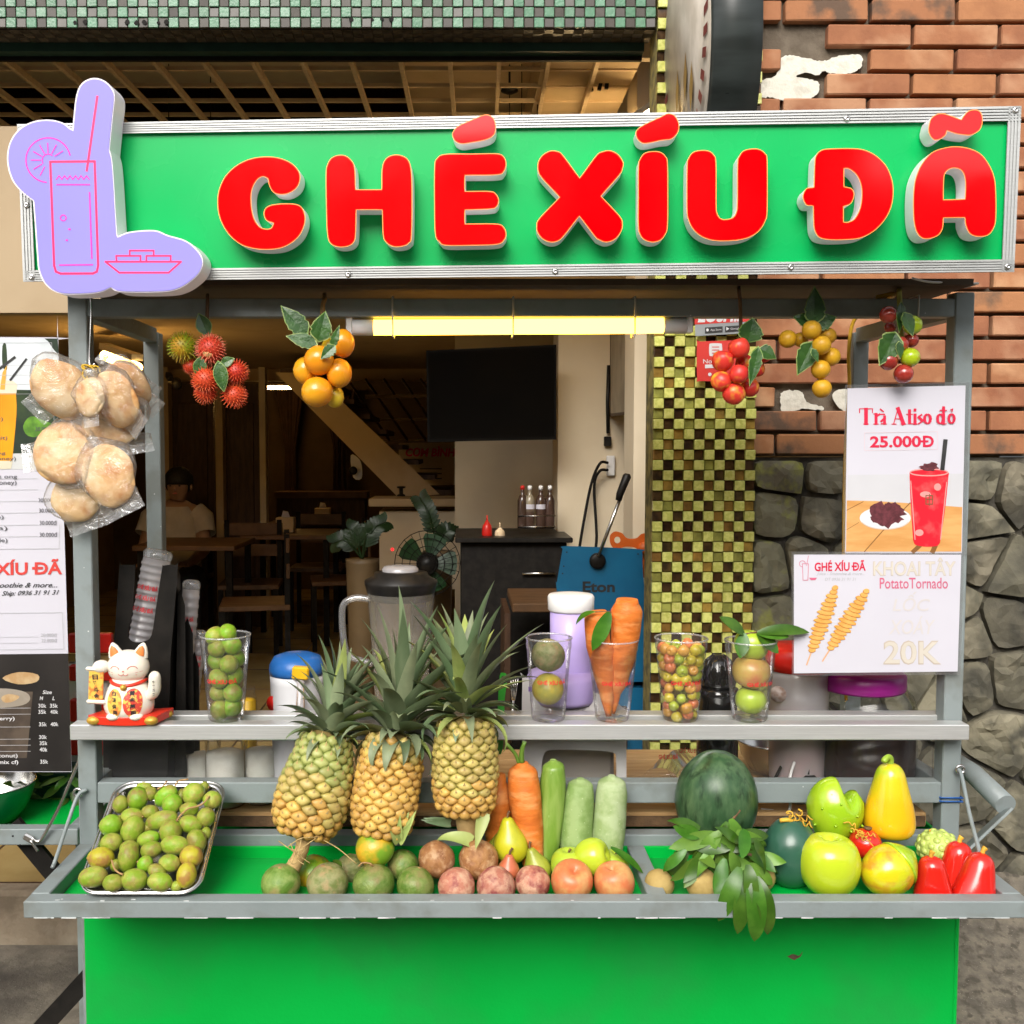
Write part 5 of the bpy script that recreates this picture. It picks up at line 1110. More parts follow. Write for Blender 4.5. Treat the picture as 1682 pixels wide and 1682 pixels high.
for lb, px, py, rp, Y, tl in (('red rose apple nearest the mango', 1531, 1441, 34, -.185, -6), ('red rose apple at the back of the trio', 1573, 1418, 34, -.145, 4), ('red rose apple nearest the right end of the tray', 1606, 1438, 36, -.19, 14)):
    bump4 = lambda v, an, i: Vector((v.x * (1 + .055 * math.cos(4 * an) * max(0, -v.z + .3)), v.y * (1 + .055 * math.cos(4 * an) * max(0, -v.z + .3)), v.z))
    o = solid('rose_apple', lb, 'rose apple', 'red rose apples', W(px, py, Y), rp * S(Y), M_FRED, (1, 1, 1.18), rotm(0, R(tl), .4), 2, .02, P_ROSE, 32, fn=bump4)
    sub('stalk', M_YTW, o, lambda m: m.tube(curve3([(0, 0, rp * S(Y) * 1.02), (.001, 0, rp * S(Y) * 1.2), (.004, -.001, rp * S(Y) * 1.34)], 3), [.004, .004, .004, .004, .0045, .005, .005], 8))
# bunch of sapodilla with leaves
sp = thing('sapodilla_bunch', 'bunch of brown sapodilla with glossy leaves spilling over the tray edge', 'fruit bunch', W(1180, 1470, -.17))
for px, py, rp, Y in ((1083, 1452, 25, -.175), (1153, 1451, 28, -.185), (1212, 1448, 26, -.175), (1250, 1440, 24, -.16)):
    solid('sapodilla', None, None, None, W(px, py, Y), rp * S(Y), M_SAPO, (1, 1, .96), None, px % 7, .03, parent=sp)
one('twig', M_STEM, sp, lambda m: [m.tube(curve3([W(1215, 1330, -.15), W(1190, 1365, -.16), W(1170, 1400, -.17), W(1180, 1440, -.18)], 5), .003, 7), m.tube(curve3([W(1235, 1405, -.2), W(1210, 1398, -.19), W(1175, 1405, -.17)], 4), .0028, 7)])
SL = [(1200, 1345, .5, -1.2, 62, 26), (1195, 1350, -.5, -1, 50, 22), (1190, 1355, .1, -1, 70, 24), (1185, 1365, -.9, -.7, 72, 26), (1180, 1370, -1.2, -.2, 80, 28), (1165, 1385, -1.0, -.1, 62, 24), (1170, 1390, -.8, -.8, 70, 26), (1160, 1400, -.7, -.9, 62, 24), (1210, 1365, 1.0, -.5, 64, 26), (1205, 1375, 1.1, .2, 58, 24), (1220, 1385, .9, -.8, 60, 26), (1180, 1400, .2, -1, 66, 26), (1200, 1400, .4, -1, 60, 24), (1230, 1400, .8, -.7, 66, 30), (1225, 1420, .6, -1, 70, 28), (1235, 1405, 1, -.1, 50, 22), (1150, 1410, -1, -.6, 56, 22), (1130, 1400, -1, -.9, 56, 22), (1170, 1420, .8, -.35, 70, 22), (1215, 1425, -.6, -.9, 66, 26), (1100, 1420, -.4, -1, 52, 20), (1245, 1415, .7, -.9, 56, 30), (1190, 1410, -.3, -1, 60, 24), (1240, 1380, .5, -1, 52, 24)]
rng = random.Random(21)
SL += [(rng.randint(1120, 1245), rng.randint(1360, 1425), rng.uniform(-1, 1), rng.uniform(-1, .5), rng.randint(42, 66), rng.randint(18, 26)) for _ in range(22)]
for k, (px, py, dx, dz, L, w) in enumerate(SL):
    Y = -.19 + rng.uniform(-.012, .03)
    one('leaf', M_LEAF if rng.random() < .45 else M_LEAFL, sp, lambda m: leaf(m, W(px, py, Y), (dx, -.35, dz), (rng.uniform(-.5, .5), -1, rng.uniform(.2, .9)), L * S(Y) * 1.12, w * S(Y), rng.uniform(-.2, 1.3), 8, .22, rng.uniform(-1, 1), .06))
for px, py, dx, dz, L, w in ((1225, 1430, -.22, -1, 100, 30), (1232, 1432, .12, -1, 108, 36), (1242, 1440, .22, -1, 92, 32), (1215, 1425, -.55, -1, 92, 30), (1228, 1420, .05, -1, 70, 26)):
    one('leaf', M_LEAF, sp, lambda m: leaf(m, W(px, py, -.245), (dx, -.75, dz * .7), (rng.uniform(-.4, .4), -.8, .8), L * S(-.25) * 1.12, w * S(-.25), 1.25, 11, .16, rng.uniform(-.3, .3), .04))

# ================================================================ hanging artificial fruit bunches
M_RAMR = mat('rambutan_red', (0.55, 0.05, 0.018), .45, (0.48, .035, .015), 30, rand=.1); M_RAMS = mat('rambutan_spine_red', (0.62, 0.06, 0.02), .4, (.66, .13, .03), 60)
M_RAMP = mat('rambutan_spine_pink', (0.66, 0.11, 0.06), .4, (.72, .24, .12), 60); M_RAMG = mat('rambutan_spine_green', (0.27, 0.34, 0.012), .45, (.52, .28, .02), 14, 3, .45, .6)
M_FLESH = mat('rambutan_flesh', (.70, .42, .18), .3, (.75, .5, .25), 20)
M_PERS = mat('persimmon_orange', (0.76, 0.265, 0.008), .26, (0.70, .32, .012), 8, 3, .45, .65, coat=.3); M_PERSY = mat('persimmon_yellow', (0.70, 0.45, 0.015), .3, (0.62, .47, .03), 8, 3, coat=.3)
M_APR = mat('red_yellow_artificial_apple', (0.60, 0.035, 0.025), .35, (0.66, .33, .03), 24, 3, .55, .66, rand=.08)
M_KUM = mat('golden_artificial_fruit', (0.58, 0.31, 0.012), .42, (0.50, .26, .012), 30, 5, rand=.08, spots=(120, .10, (.40, .20, .02)))
M_PLUMR = mat('dark_red_plum', (0.28, 0.022, 0.016), .22, (0.42, .05, .03), 20, 4, .45, .62, coat=.5); M_PLUMG = mat('green_blushed_plum', (0.38, 0.50, 0.012), .22, (0.50, .10, .03), 22, 3, .56, .64, coat=.5)
M_IVY = mat('variegated_ivy', (0.018, 0.068, 0.008), .36, (0.035, .10, .015), 40, 5, .4, .6, coat=.3, bump=.6, bscale=90); M_IVYL = mat('cream_leaf_edge', (.36, .44, .16), .45, (.16, .28, .05), 40, 4)
def ivy(par, px, py, dx, dz, L, w, Y=-.035, curlv=.3, lobed=True):
    """a cut-edged artificial leaf, cream rim with a dark green blade set on it"""
    b = W(px, py, Y); d = Vector((dx, -.1, dz)).normalized(); nv = Vector((.15, -1, .25)); nv = (nv - d * nv.dot(d)).normalized(); s_ = d.cross(nv); L *= S(Y); w *= S(Y)
    prof = [(0, .03), (.08, .40), (.16, .74), (.25, .92), (.33, .80), (.40, .98), (.52, .82), (.60, .78), (.70, .58), (.80, .40), (.90, .2), (1.0, .0)] if lobed else [(0, .04), (.12, .5), (.3, .9), (.45, 1), (.6, .9), (.75, .65), (.9, .3), (1, 0)]
    for nm, mt, k, lift in (('leaf_rim', M_IVYL, 1.0, 0), ('leaf', M_IVY, .91, .0012)):
        m = MB(); vs = []
        for t, h in prof:
            t2 = .5 + (t - .5) * (k if k < 1 else 1); bend = -curlv * L * t2 * t2 * .5
            c = b + d * (t2 * L) + nv * (bend + lift); ww = w * .5 * h * k
            vs += [c - s_ * ww + nv * ww * .18, c + nv * 0, c + s_ * ww + nv * ww * .18]
        m.add(vs, [f for i in range(len(prof) - 1) for f in ((i * 3, i * 3 + 1, i * 3 + 4, i * 3 + 3), (i * 3 + 1, i * 3 + 2, i * 3 + 5, i * 3 + 4))], False)
        m.build(nm, mt, par)
def bunch(name, label, stem, balls, fn_mat, leaves, smat=M_STEM, srad=.0035):
    t = thing(name, label, 'fruit bunch', W(stem[-1][0], stem[-1][1], -.02), 'fruit bunches hung on the top rail')
    yy = [.012] + [-.007] * (len(stem) - 1)
    one('stem', smat, t, lambda m: m.tube(curve3([W(stem[0][0], stem[0][1] - 6, .04), W(stem[0][0], stem[0][1] - 7, .012)] + [W(p[0], p[1], -.009 - .003 * i) for i, p in enumerate(stem)], 4), srad, 8))
    for i, b in enumerate(balls):
        px, py, r = b[:3]; Y = b[3] if len(b) > 3 else -.03; s_ = b[4] if len(b) > 4 else (1, 1, 1); mt = fn_mat(i); rr_ = r * S(Y)
        o = solid('fruit', None, None, None, W(px, py, Y), rr_, mt, s_, rotm(.2 * i, .15 * i - .3, 1.1 * i) if s_ == (1, 1, 1) else rotm(0, 0, 0), i, .02, P_APPLE if name == 'apple_bunch' else None, parent=t)
        yield t, o, i, rr_
    for lf in leaves: ivy(t, *lf)
SPM = {}
for t, o, i, r in bunch('rambutan_bunch', 'hanging bunch of hairy red rambutan, one of them green', [(341, 492), (340, 520), (339, 552)], [(301, 570, 20.5, -.02), (346, 573, 20, -.045), (388, 611, 16.5, -.035), (338, 624, 18.5, -.045), (338, 645, 15.5, -.03), (385, 650, 17, -.03), (314, 602, 11, -.01)], lambda i: M_RAMG if i == 0 else M_RAMR, [(342, 552, -.35, .9, 40, 26, -.02, .2, False), (330, 585, -.1, -1, 38, 22, -.05, .2, False), (358, 592, .2, -1, 52, 24, -.06, .2, False), (362, 600, 1, .5, 26, 18, -.05, .2, False)]):
    mt = M_RAMG if i == 0 else (M_RAMP if i == 1 else M_RAMS); n = 170
    def spines(m):
        rng = random.Random(i)
        for k in range(n):
            z = 1 - 2 * (k + .5) / n; a = k * 2.39996; q = math.sqrt(1 - z * z); d = Vector((q * math.cos(a), q * math.sin(a), z)); e = (d + Vector((rng.uniform(-.6, .6), rng.uniform(-.6, .6), rng.uniform(-.9, .3)))).normalized()
            p = d * r * .97; Lh = r * rng.uniform(.26, .40); m.tube([p, p + d * Lh * .55, p + d * Lh * .75 + e * Lh * .45], [r * .05, r * .04, r * .012], 4, cap=False)
    tag(sub('spines', mt, o, spines), kind='stuff')
    if i == 1: one('peeled_flesh', M_FLESH, t, lambda m: m.blob(W(345, 577, -.0455) + Vector((0, -.0135, 0)), r * .62, 1, .55, .9, rotm(0, .6, 0)))
for t, o, i, r in bunch('persimmon_bunch', 'hanging bunch of orange persimmons with dark jagged leaves', [(533, 492), (530, 505), (528, 560)], [(563, 564, 19.5, -.03, (1, 1, 1.2)), (524, 592, 24.5, -.055), (502, 609, 20, -.03, (1, 1, 1.15)), (557, 613, 21, -.045, (1, 1, 1.15)), (521, 644, 26, -.055, (1, 1, .96)), (550, 652, 15, -.02, (1, 1, 1.2)), (543, 570, 15, -.01)], lambda i: M_PERSY if i in (5, 6) else M_PERS, [(505, 552, -.75, .9, 66, 36, -.05, .2), (523, 562, .25, 1, 52, 38, -.06, .2), (522, 566, -1, .28, 54, 28, -.06, .1), (551, 567, -.8, -.75, 34, 22, -.085, .1), (545, 572, .35, 1, 40, 15, -.08, .2)], mat('tan_wire_stem', (.30, .18, .06), .7, (.2, .12, .05), 40), .0045):
    sub('calyx', M_LEAF, o, lambda m: m.lathe([(r * .3, r * .93), (r * .12, r * 1.0), (.0008, r * 1.02)], (0, 0, 0), 4)) if i in (1,) else None
for t, o, i, r in bunch('apple_bunch', 'hanging bunch of small red and yellow apples with ivy leaves', [(1214, 480), (1216, 500), (1217, 555)], [(1214, 572, 17, -.05), (1187, 593, 17.5, -.045), (1214, 615, 15.5, -.06), (1185, 627, 16.5, -.045), (1206, 647, 18, -.045), (1232, 637, 15, -.03), (1254, 583, 13, -.02), (1243, 606, 13, -.015), (1222, 596, 14, -.02)], lambda i: M_APR, [(1228, 563, .2, 1, 42, 46, -.04, .2), (1246, 572, .9, -.5, 34, 28, -.045, .2), (1246, 568, -.22, -1, 68, 24, -.075, .1)]): pass
for t, o, i, r in bunch('golden_fruit_bunch', 'hanging bunch of round golden fruit with pointed ivy leaves', [(1336, 500), (1336, 515), (1338, 545)], [(1294, 557, 14.5, -.03), (1333, 542, 15.5, -.05), (1360, 552, 13.5, -.025), (1349, 567, 15.5, -.05), (1365, 586, 15, -.03), (1348, 607, 15.5, -.045), (1350, 638, 15.5, -.04), (1315, 558, 12, -.012), (1344, 590, 12, -.01)], lambda i: M_KUM, [(1336, 535, .0, 1, 64, 40, -.04, .1), (1336, 532, -1, .35, 36, 30, -.035, .1), (1338, 535, 1, .42, 38, 30, -.035, .1), (1335, 560, -.45, -1, 62, 38, -.05, .1), (1333, 572, .5, -1, 26, 14, -.07, .1)]): pass
for t, o, i, r in bunch('plum_bunch', 'hanging bunch of shiny dark red and green plums', [(1477, 484), (1478, 500), (1481, 560)], [(1459, 517, 14, -.045), (1499, 534, 15.5, -.045), (1480, 565, 12, -.045), (1497, 559, 11.5, -.035), (1495, 587, 15.5, -.05), (1459, 593, 15, -.045), (1484, 614, 15.5, -.045), (1462, 538, 9, -.02)], lambda i: M_PLUMG if i in (1, 4) else M_PLUMR, [(1480, 495, -.05, -1, 52, 18, -.055, .1), (1484, 512, .4, -1, 44, 26, -.062, .1), (1472, 545, -.5, -1, 62, 44, -.055, .1), (1476, 560, .1, -1, 30, 16, -.06, .1)], mat('yellow_green_wire', (.45, .34, .05), .6, (.3, .3, .05), 40), .005): pass

# ================================================================ cups of fruit on the shelf
M_CUP = film('clear_cup_plastic', (.985, .985, .985), .035, .10, .05)
M_CUPR = film('clear_cup_rim', (.95, .95, .95), .22, .3, .08)
def ztop(): return zSh
def cup_text(par, c, body, r0, r1, h, z0, z1, a0, a1, mt=M_RED, local=True):
    vs, fs = glyphs(body, .025); a = min(v.x for v in vs); b = max(v.x for v in vs); cc = min(v.y for v in vs); d = max(v.y for v in vs); out = []
    for v in vs:
        u = (v.x - a) / (b - a); w = (v.y - cc) / (d - cc); z = z0 + (z1 - z0) * w; rr_ = r0 + (r1 - r0) * z / h + .0009; an = R(-90) + a0 + (a1 - a0) * u
        out.append((c[0] + rr_ * math.cos(an), c[1] + rr_ * math.sin(an), c[2] + z))
    m = MB(); m.add(out, fs); return m.build('lettering', mt, par, fix=False)
def cup(label, px, rt, rb, top, Y=.0, turn=.0):
    c = Vector((W(px, 1120, Y).x, Y, zSh + .0005)); s_ = S(Y); h = W(px, top, Y).z - c.z; r0, r1 = rb * s_, rt * s_
    t = thing('plastic_cup', label, 'cup', c, 'clear cups of fruit on the shelf')
    one('wall', M_CUP, t, lambda m: m.lathe([(.001, .0025), (r0 * .8, .003), (r0 * .93, .0), (r0, .004), (r0 + (r1 - r0) * .22, h * .22), (r0 + (r1 - r0) * .225 + .0008, h * .226), (r0 + (r1 - r0) * .25, h * .25), (r0 + (r1 - r0) * .86, h * .86), (r0 + (r1 - r0) * .87 + .001, h * .87), (r1, h)], c, 40, cap=(False, False)))
    one('rim', M_CUPR, t, lambda m: m.tube([c + Vector((r1 * math.cos(a * .1571), r1 * math.sin(a * .1571), h)) for a in range(40)], .0019, 8, closed=True))
    cup_text(t, c, 'GHÉ XÍU ĐÃ', r0, r1, h, h * .47, h * .53, turn - .75, turn + .75)
    return t, c, r0, r1, h
t, c, r0, r1, h = cup('clear cup full of green ambarella at the left of the shelf', 371, 41, 29, 1043)
g = 'ambarella in the cup'; rr_ = .0185
amb = [(-.011, -.008, .02), (.013, -.004, .024), (.0, .012, .03), (-.014, .0, .052), (.015, -.008, .054), (.002, .014, .062), (-.012, -.010, .083), (.016, .004, .085), (-.006, .014, .095), (.010, -.014, .112), (-.018, .004, .115), (.016, .012, .12), (-.015, -.006, .142), (.014, -.004, .148), (.0, .016, .150), (-.020, -.002, .166), (.006, -.004, .172)]
for i, p in enumerate(amb): solid('ambarella', 'small green ambarella inside the leftmost cup, in the %s layer from the bottom' % ORD[i // 3], 'fruit', g, c + Vector(p), rr_, M_AMB2 if i % 3 else M_AMB, (1, .95, 1.15), rotm(.5 * i, .9 * i, i), i, .03)
t, c, r0, r1, h = cup('clear cup holding two tangerines, right of the pineapples', 901, 38, 28, 1047, turn=.1)
solid('tangerine', 'olive brown tangerine on top in the two tangerine cup', 'tangerine', None, c + Vector((-.001, 0, .127)), .0335, M_TANGD, (1, 1, .97), None, 31, .02); solid('tangerine', 'golden green tangerine at the bottom of the two tangerine cup', 'tangerine', None, c + Vector((-.001, 0, .060)), .0315, mat('golden_tangerine', (.48, .36, .03), .4, (.30, .28, .04), 30, 4, bump=.3, bscale=240, coat=.2), (1, 1, 1.0), None, 32, .02)
t, c, r0, r1, h = cup('clear cup holding two upright carrots', 1006, 42, 28, 1050, turn=.1)
spindle('carrot', 'shorter carrot at the left in the carrot cup', 'carrot', [W(1000, 1176, .0), W(994, 1120, .0), W(986, 1060, -.002), W(983, 1020, -.004), W(982, 1003, -.004)], [.006, .014, .022, .0275, .028, .0275, .016], M_CARROT)
spindle('carrot', 'taller carrot at the right in the carrot cup', 'carrot', [W(1007, 1172, .01), W(1012, 1130, .008), W(1020, 1080, .006), W(1028, 1020, .002), W(1030, 984, .0)], [.004, .010, .022, .0275, .031, .031, .020], M_CARROT)
t = thing('leaf_sprig', 'sprig of two dark leaves tucked beside the cup carrots', 'leaf sprig', W(1000, 1008, -.035))
one('leaf', M_LEAF, t, lambda m: leaf(m, W(1001, 1005, -.035), (-.45, -.2, -1), (0, -1, .1), .082, .030, .2, 9)); one('leaf', M_LEAF, t, lambda m: leaf(m, W(978, 1005, -.03), (-1, -.2, .05), (0, -.3, 1), .048, .018, 1.2, 8)); one('twig', M_STEM, t, lambda m: m.tube([W(978, 1005, -.03), W(1003, 1004, -.036), W(1003, 1060, -.02)], .0015, 6))
t, c, r0, r1, h = cup('clear cup packed with tiny yellow and red fruit', 1118, 43, 29, 1048, turn=.1)
M_BER = [mat('tiny_fruit_yellow', (.60, .46, .03), .3, (.5, .45, .04), 40, coat=.3), mat('tiny_fruit_green', (.40, .46, .04), .3, (.32, .40, .03), 40, coat=.3), mat('tiny_fruit_orange', (.68, .30, .06), .3, (.62, .38, .06), 40, coat=.3), mat('tiny_fruit_red', (.60, .10, .05), .3, (.62, .28, .08), 40, coat=.3)]
rng = random.Random(4); k = 0; kinds = ['yellow', 'green', 'orange', 'red']; z = .012; layer = 0
bd = [None] * 4
while z < h - .006:
    rl = r0 + (r1 - r0) * z / h - .0125; n = max(5, int(2 * math.pi * rl / .0215))
    for j in range(n):
        a = 2 * math.pi * (j + .5 * (layer % 2)) / n + rng.uniform(-.1, .1); ki = rng.choices(range(4), (5, 5, 4, 2 if z > .06 else 4))[0]; rb_ = rng.uniform(.0095, .0118)
        p = c + Vector((rl * math.cos(a), rl * math.sin(a), z + rng.uniform(-.004, .004)))
        if bd[ki] is None:
            m = MB(); m.lathe(P_APPLE, (0, 0, 0), 14, Matrix.Diagonal((1, 1, 1)), True, (False, False)); o = m.build('tiny_fruit', M_BER[ki], None, local=True); bd[ki] = o.data
        else: o = bpy.data.objects.new('tiny_fruit', bd[ki]); link(o)
        o.location = p; o.scale = (rb_, rb_, rb_); o.rotation_euler = (rng.uniform(0, 6), rng.uniform(0, 6), rng.uniform(0, 6))
        tag(o, 'tiny %s fruit packed in the clear cup' % kinds[ki], 'fruit', 'tiny %s fruit in the packed cup' % kinds[ki]); k += 1
    z += .0185; layer += 1
t, c, r0, r1, h = cup('clear cup of three stacked apples with leaves on top', 1232, 42, 29, 1052, turn=.35)
g = None
for lb, dz, r, mt in (('green apple at the bottom of the three apple cup', .037, .030, M_APPLE), ('blushed yellow apple in the middle of the three apple cup', .094, .037, M_APPLER), ('green apple on top of the three apple cup', .148, .034, M_APPLE)):
    solid('apple', lb, 'apple', None, c + Vector((.001, -.002, dz)), r, mt, (1, 1, .88), rotm(R(8), R(6), 1), int(dz * 100), .02, P_APPLE)
t = thing('leaf_sprig', 'sprig of broad green leaves on the cup of apples', 'leaf sprig', W(1228, 1040, -.01))
for dx, dz, L, w, cu, tn in ((-.75, .75, .060, .026, .5, 0), (1, .28, .105, .026, .7, 0), (.55, -.45, .055, .030, .3, 0), (-.15, -.6, .050, .028, .2, 0), (.75, .05, .06, .028, .4, 0)):
    one('leaf', M_LEAF, t, lambda m: leaf(m, W(1222 if dx < .3 else 1244, 1040 if dz < .5 else 1042, -.025), (dx, -.25, dz), (0, -.75, .7), L, w, cu, 9, .2))
one('twig', M_STEM, t, lambda m: m.tube([W(1220, 1042, -.02), W(1246, 1038, -.02)], .002, 6))
# ================================================================ bags of flat bread on a wire hook
M_BREAD = mat('toasted_flat_bread', (0.68, 0.43, 0.19), .8, (0.50, 0.22, 0.065), 30, 7, .44, .64, bump=.5, bscale=50, rand=.07, col3=(0.76, .58, .35), n3=16)
M_BAG = film('crinkled_bag_film', (1, .998, .99), .11, .16, .20, (1, .96, .90), 1.0)
M_SEAL = film('bag_seal_film', (1, 1, 1), .22, .4, .12, (.95, .95, .95), .4)
tag(one('wire_hook', M_STEEL, None, lambda m: m.tube(curve3([W(140, 486, .02), W(146, 484, -.004), W(150, 500, -.006), W(149, 545, -.02), W(147, 592, -.05), W(150, 603, -.055), W(156, 597, -.055)], 5), .0022, 7)), 'bent wire hook holding the bread bags on the top rail', 'hook')
o = one('rubber_band', mat('yellow_rubber_band', (.62, .40, .02), .5, (.5, .3, .02), 30), None, lambda m: [m.tube([W(150, 612, -.075) + Vector((.016 * math.cos(a * .5 + k) * (1 - .2 * (k % 3)), .012 * math.sin(a * .5), .014 * math.sin(a * .5 + k * .8))) for a in range(13)], .0016, 5) for k in range(7)])
tag(o, 'tangle of yellow rubber bands tying the bread bags', 'rubber band')
def bag(label, tie_, end, wpx, Y0, Y1, thick=.5, bread=(.55, .9), sealw=.8, seed=1, roll=0.0):
    A, B = W(tie_[0], tie_[1], Y0), W(end[0], end[1], Y1); ax_ = (B - A); L = ax_.length; ax_.normalize(); w = wpx * S(Y1) / 2
    s_ = ax_.cross(Vector((0, 1, 0))); s_.normalize(); n_ = s_.cross(ax_).normalized()
    q = Quaternion(ax_, roll); s_ = q @ s_; n_ = q @ n_
    t = thing('bread_bag', label, 'bread bag', B, 'bags of flat bread hanging on the left post')
    def f(m):
        N_, K = 22, 28; vs = []
        for i in range(N_ + 1):
            u = i / N_; e = math.sin(math.pi * min(1, u * .98 + .02) ** .85); wd = w * (.10 + .95 * e) if u < .8 else w * max(.10 + .95 * e, sealw)
            th = w * thick * max(.03, e ** .55) * (1 if u < .86 else max(.04, (1 - u) / .14)) ; 
            for k in range(K):
                an = 2 * math.pi * k / K; cx_, sy_ = math.cos(an), math.sin(an)
                p = A + ax_ * (u * L) + s_ * (wd * cx_) + n_ * (th * sy_)
                nz = noise.noise(p * 26 + Vector((seed * 5, 0, 0))) * .010 + abs(noise.noise(p * 60 + Vector((0, seed, 0)))) * .006 * e
                rd = (s_ * cx_ + n_ * sy_); vs.append(p + rd * abs(nz) * (.25 + e) * .7)
        m.add(vs, [(i * K + k, i * K + (k + 1) % K, (i + 1) * K + (k + 1) % K, (i + 1) * K + k) for i in range(N_) for k in range(K)], True)
    one('bag', M_BAG, t, f)
    one('seal', M_SEAL, t, lambda m: m.add([B - ax_ * .004 - s_ * w * sealw, B - ax_ * .004 + s_ * w * sealw, B + ax_ * .013 + s_ * w * sealw * 1.04, B + ax_ * .013 - s_ * w * sealw * 1.04], [(0, 1, 2, 3)]))
    one('knot', M_SEAL, t, lambda m: m.blob(A, .009, 1.2, 1, .8, None, 8, 6, lump(seed, .4, 3)))
    c = A + ax_ * L * .52; r = w * bread[1] * 1.06
    lm = lump(seed, .07, 1.8)
    one('bread', M_BREAD, t, lambda m: m.blob(c, 1, r, min(L * .42, r * 1.25), r * thick * .46, Matrix((s_, ax_, n_)).transposed(), 28, 16, lm))
bag('bread bag at the upper right, slanting past the post', (166, 592), (252, 668), 74, -.06, -.035, .42, (.58, .86), .55, 1, .5)
bag('narrow bread bag behind the upper right one', (168, 588), (252, 640), 50, -.03, -.01, .4, (.55, .9), .5, 2, .6)
bag('bread bag reaching furthest to the upper left', (140, 604), (62, 672), 118, -.05, -.07, .5, (.62, .86), .42, 3, -.2)
bag('bread bag in front with its flat loaf facing the street', (152, 612), (226, 698), 98, -.085, -.105, .42, (.58, .92), .5, 4, .55)
bag('small bread bag tucked left of the front loaf', (146, 612), (150, 690), 62, -.09, -.10, .5, (.6, .9), .5, 5, .4)
bag('wide bread bag with a shiny sealed bottom edge', (176, 640), (191, 740), 128, -.045, -.055, .38, (.62, .78), .98, 6, .1)
bag('lower bread bag at the far left', (168, 735), (48, 752), 118, -.05, -.06, .52, (.52, .86), .40, 7, .2)
bag('lower bread bag at the right with a pale sealed edge', (152, 722), (202, 836), 100, -.065, -.085, .5, (.6, .86), .72, 8, .1)
bag('lowest bread bag hanging under the others', (110, 770), (142, 862), 106, -.035, -.04, .42, (.66, .80), .60, 9, .1)
bag('bread bag filling the gap behind the upper cluster', (150, 620), (128, 712), 120, -.025, -.03, .4, (.6, .84), .5, 10, 0)

# ================================================================ beckoning cat figurine
catb = Vector((W(212, 1180, -.02).x, -.018, zSh + .0006))
M_PORC = mat('cream_porcelain', (.80, .74, .64), .2, (.78, .72, .62), 8, coat=.5, sss=.1); M_CRED = mat('red_enamel', (.66, .03, .012), .3, (.6, .03, .01), 20, coat=.3); M_GOLD = mat('gold_paint', (.62, .38, .06), .35, (.5, .28, .04), 30, metal=.4)
M_EAR = mat('orange_ear_paint', (.72, .22, .05), .4, (.66, .2, .05), 20); M_PINKP = mat('pink_paint', (.62, .18, .14), .5, (.55, .15, .12), 20); M_BELY = mat('yellow_orange_print', (.72, .48, .08), .4, (.70, .22, .05), 90, 3, .48, .56); M_BELR = mat('red_yellow_print', (.60, .06, .04), .4, (.72, .5, .10), 90, 3, .52, .58)
ct = thing('beckoning_cat', 'white beckoning cat figurine on a red cushion at the shelf left end', 'figurine', catb)
cb_ = catb + Vector((0, 0, .010))
one('cushion', M_CRED, ct, lambda m: m.prism([smooth_loop([(-.072, -.018, 1), (-.060, -.026), (0, -.028), (.040, -.028), (.062, -.022, 1), (.078, .034, 1), (.070, .040), (.0, .038), (-.040, .036), (-.056, .030, 1)], 4)], lambda u, v, w: catb + Vector((u, v - .006, .014 + w + .004 * (abs(u) / .07) ** 2)), .014))
for x, y in ((-.060, -.026), (.052, -.028), (.066, .024)): one('gold_corner', M_GOLD, ct, lambda m: m.blob(catb + Vector((x, y - .003, .009)), .0125, 1.1, .75, .7, None, 12, 8))
def catbody(m):
    m.lathe(sm([(.001, 0), (.030, 0), (.043, .006), (.049, .022), (.047, .040), (.040, .058), (.033, .070), (.028, .078), (.001, .080)], 2), cb_, 30, Matrix.Diagonal((1, .78, 1)), True, (False, False))
    m.blob(cb_ + Vector((0, 0, .098)), .040, 1.02, .82, .84, None, 30, 18)
    for s_ in (-1, 1):
        m.lathe([(.0155, 0), (.013, .010), (.0085, .020), (.003, .0265), (.0005, .0275)], cb_ + Vector((.0235 * s_, .001, .119)), 16, rotm(0, R(16 * s_)) @ Matrix.Diagonal((1, .6, 1)), True, (False, False))
        m.blob(cb_ + Vector((.022 * s_, -.026, .006)), .013, 1.1, 1.1, .6, None, 12, 8)
one('body', M_PORC, ct, catbody)
for s_ in (-1, 1): one('ear_inside', M_EAR, ct, lambda m: m.lathe([(.0095, 0), (.0075, .008), (.0045, .015), (.0006, .0195)], cb_ + Vector((.0242 * s_, -.0062, .1225)), 14, rotm(0, R(17 * s_)) @ Matrix.Diagonal((1, .42, 1)), True, (False, False)))
one('raised_arm', M_PORC, ct, lambda m: m.tube(curve3([cb_ + Vector((.036, -.006, .040)), cb_ + Vector((.052, -.012, .052)), cb_ + Vector((.056, -.016, .078)), cb_ + Vector((.054, -.018, .092))], 5), [.010, .011, .0115, .012, .0125, .0125, .0125, .0125, .012, .012, .012, .0115, .011, .010, .008, .004], 14))
one('holding_arm', M_PORC, ct, lambda m: m.blob(cb_ + Vector((-.048, -.014, .101)), .0155, 1.1, 1, .85, None, 16, 10))
one('plaque', M_BELY, ct, lambda m: m.box(cb_ + Vector((-.056, -.022, .066)), (.028, .005, .056), rotm(0, R(3)), .001))
for z in (.034, .098): one('plaque_end', M_PORC, ct, lambda m: m.box(cb_ + Vector((-.056, -.022, z)), (.038, .011, .008), rotm(0, R(3)), .003))
one('collar', M_CRED, ct, lambda m: m.tube([cb_ + Vector((.0335 * math.cos(a * .2244), .0275 * math.sin(a * .2244), .069 + .003 * math.cos(a * .2244 * 2))) for a in range(28)], .0036, 8, closed=True))
one('bell', M_GOLD, ct, lambda m: m.blob(cb_ + Vector((0, -.033, .064)), .0065, 1, 1, 1, None, 14, 10))
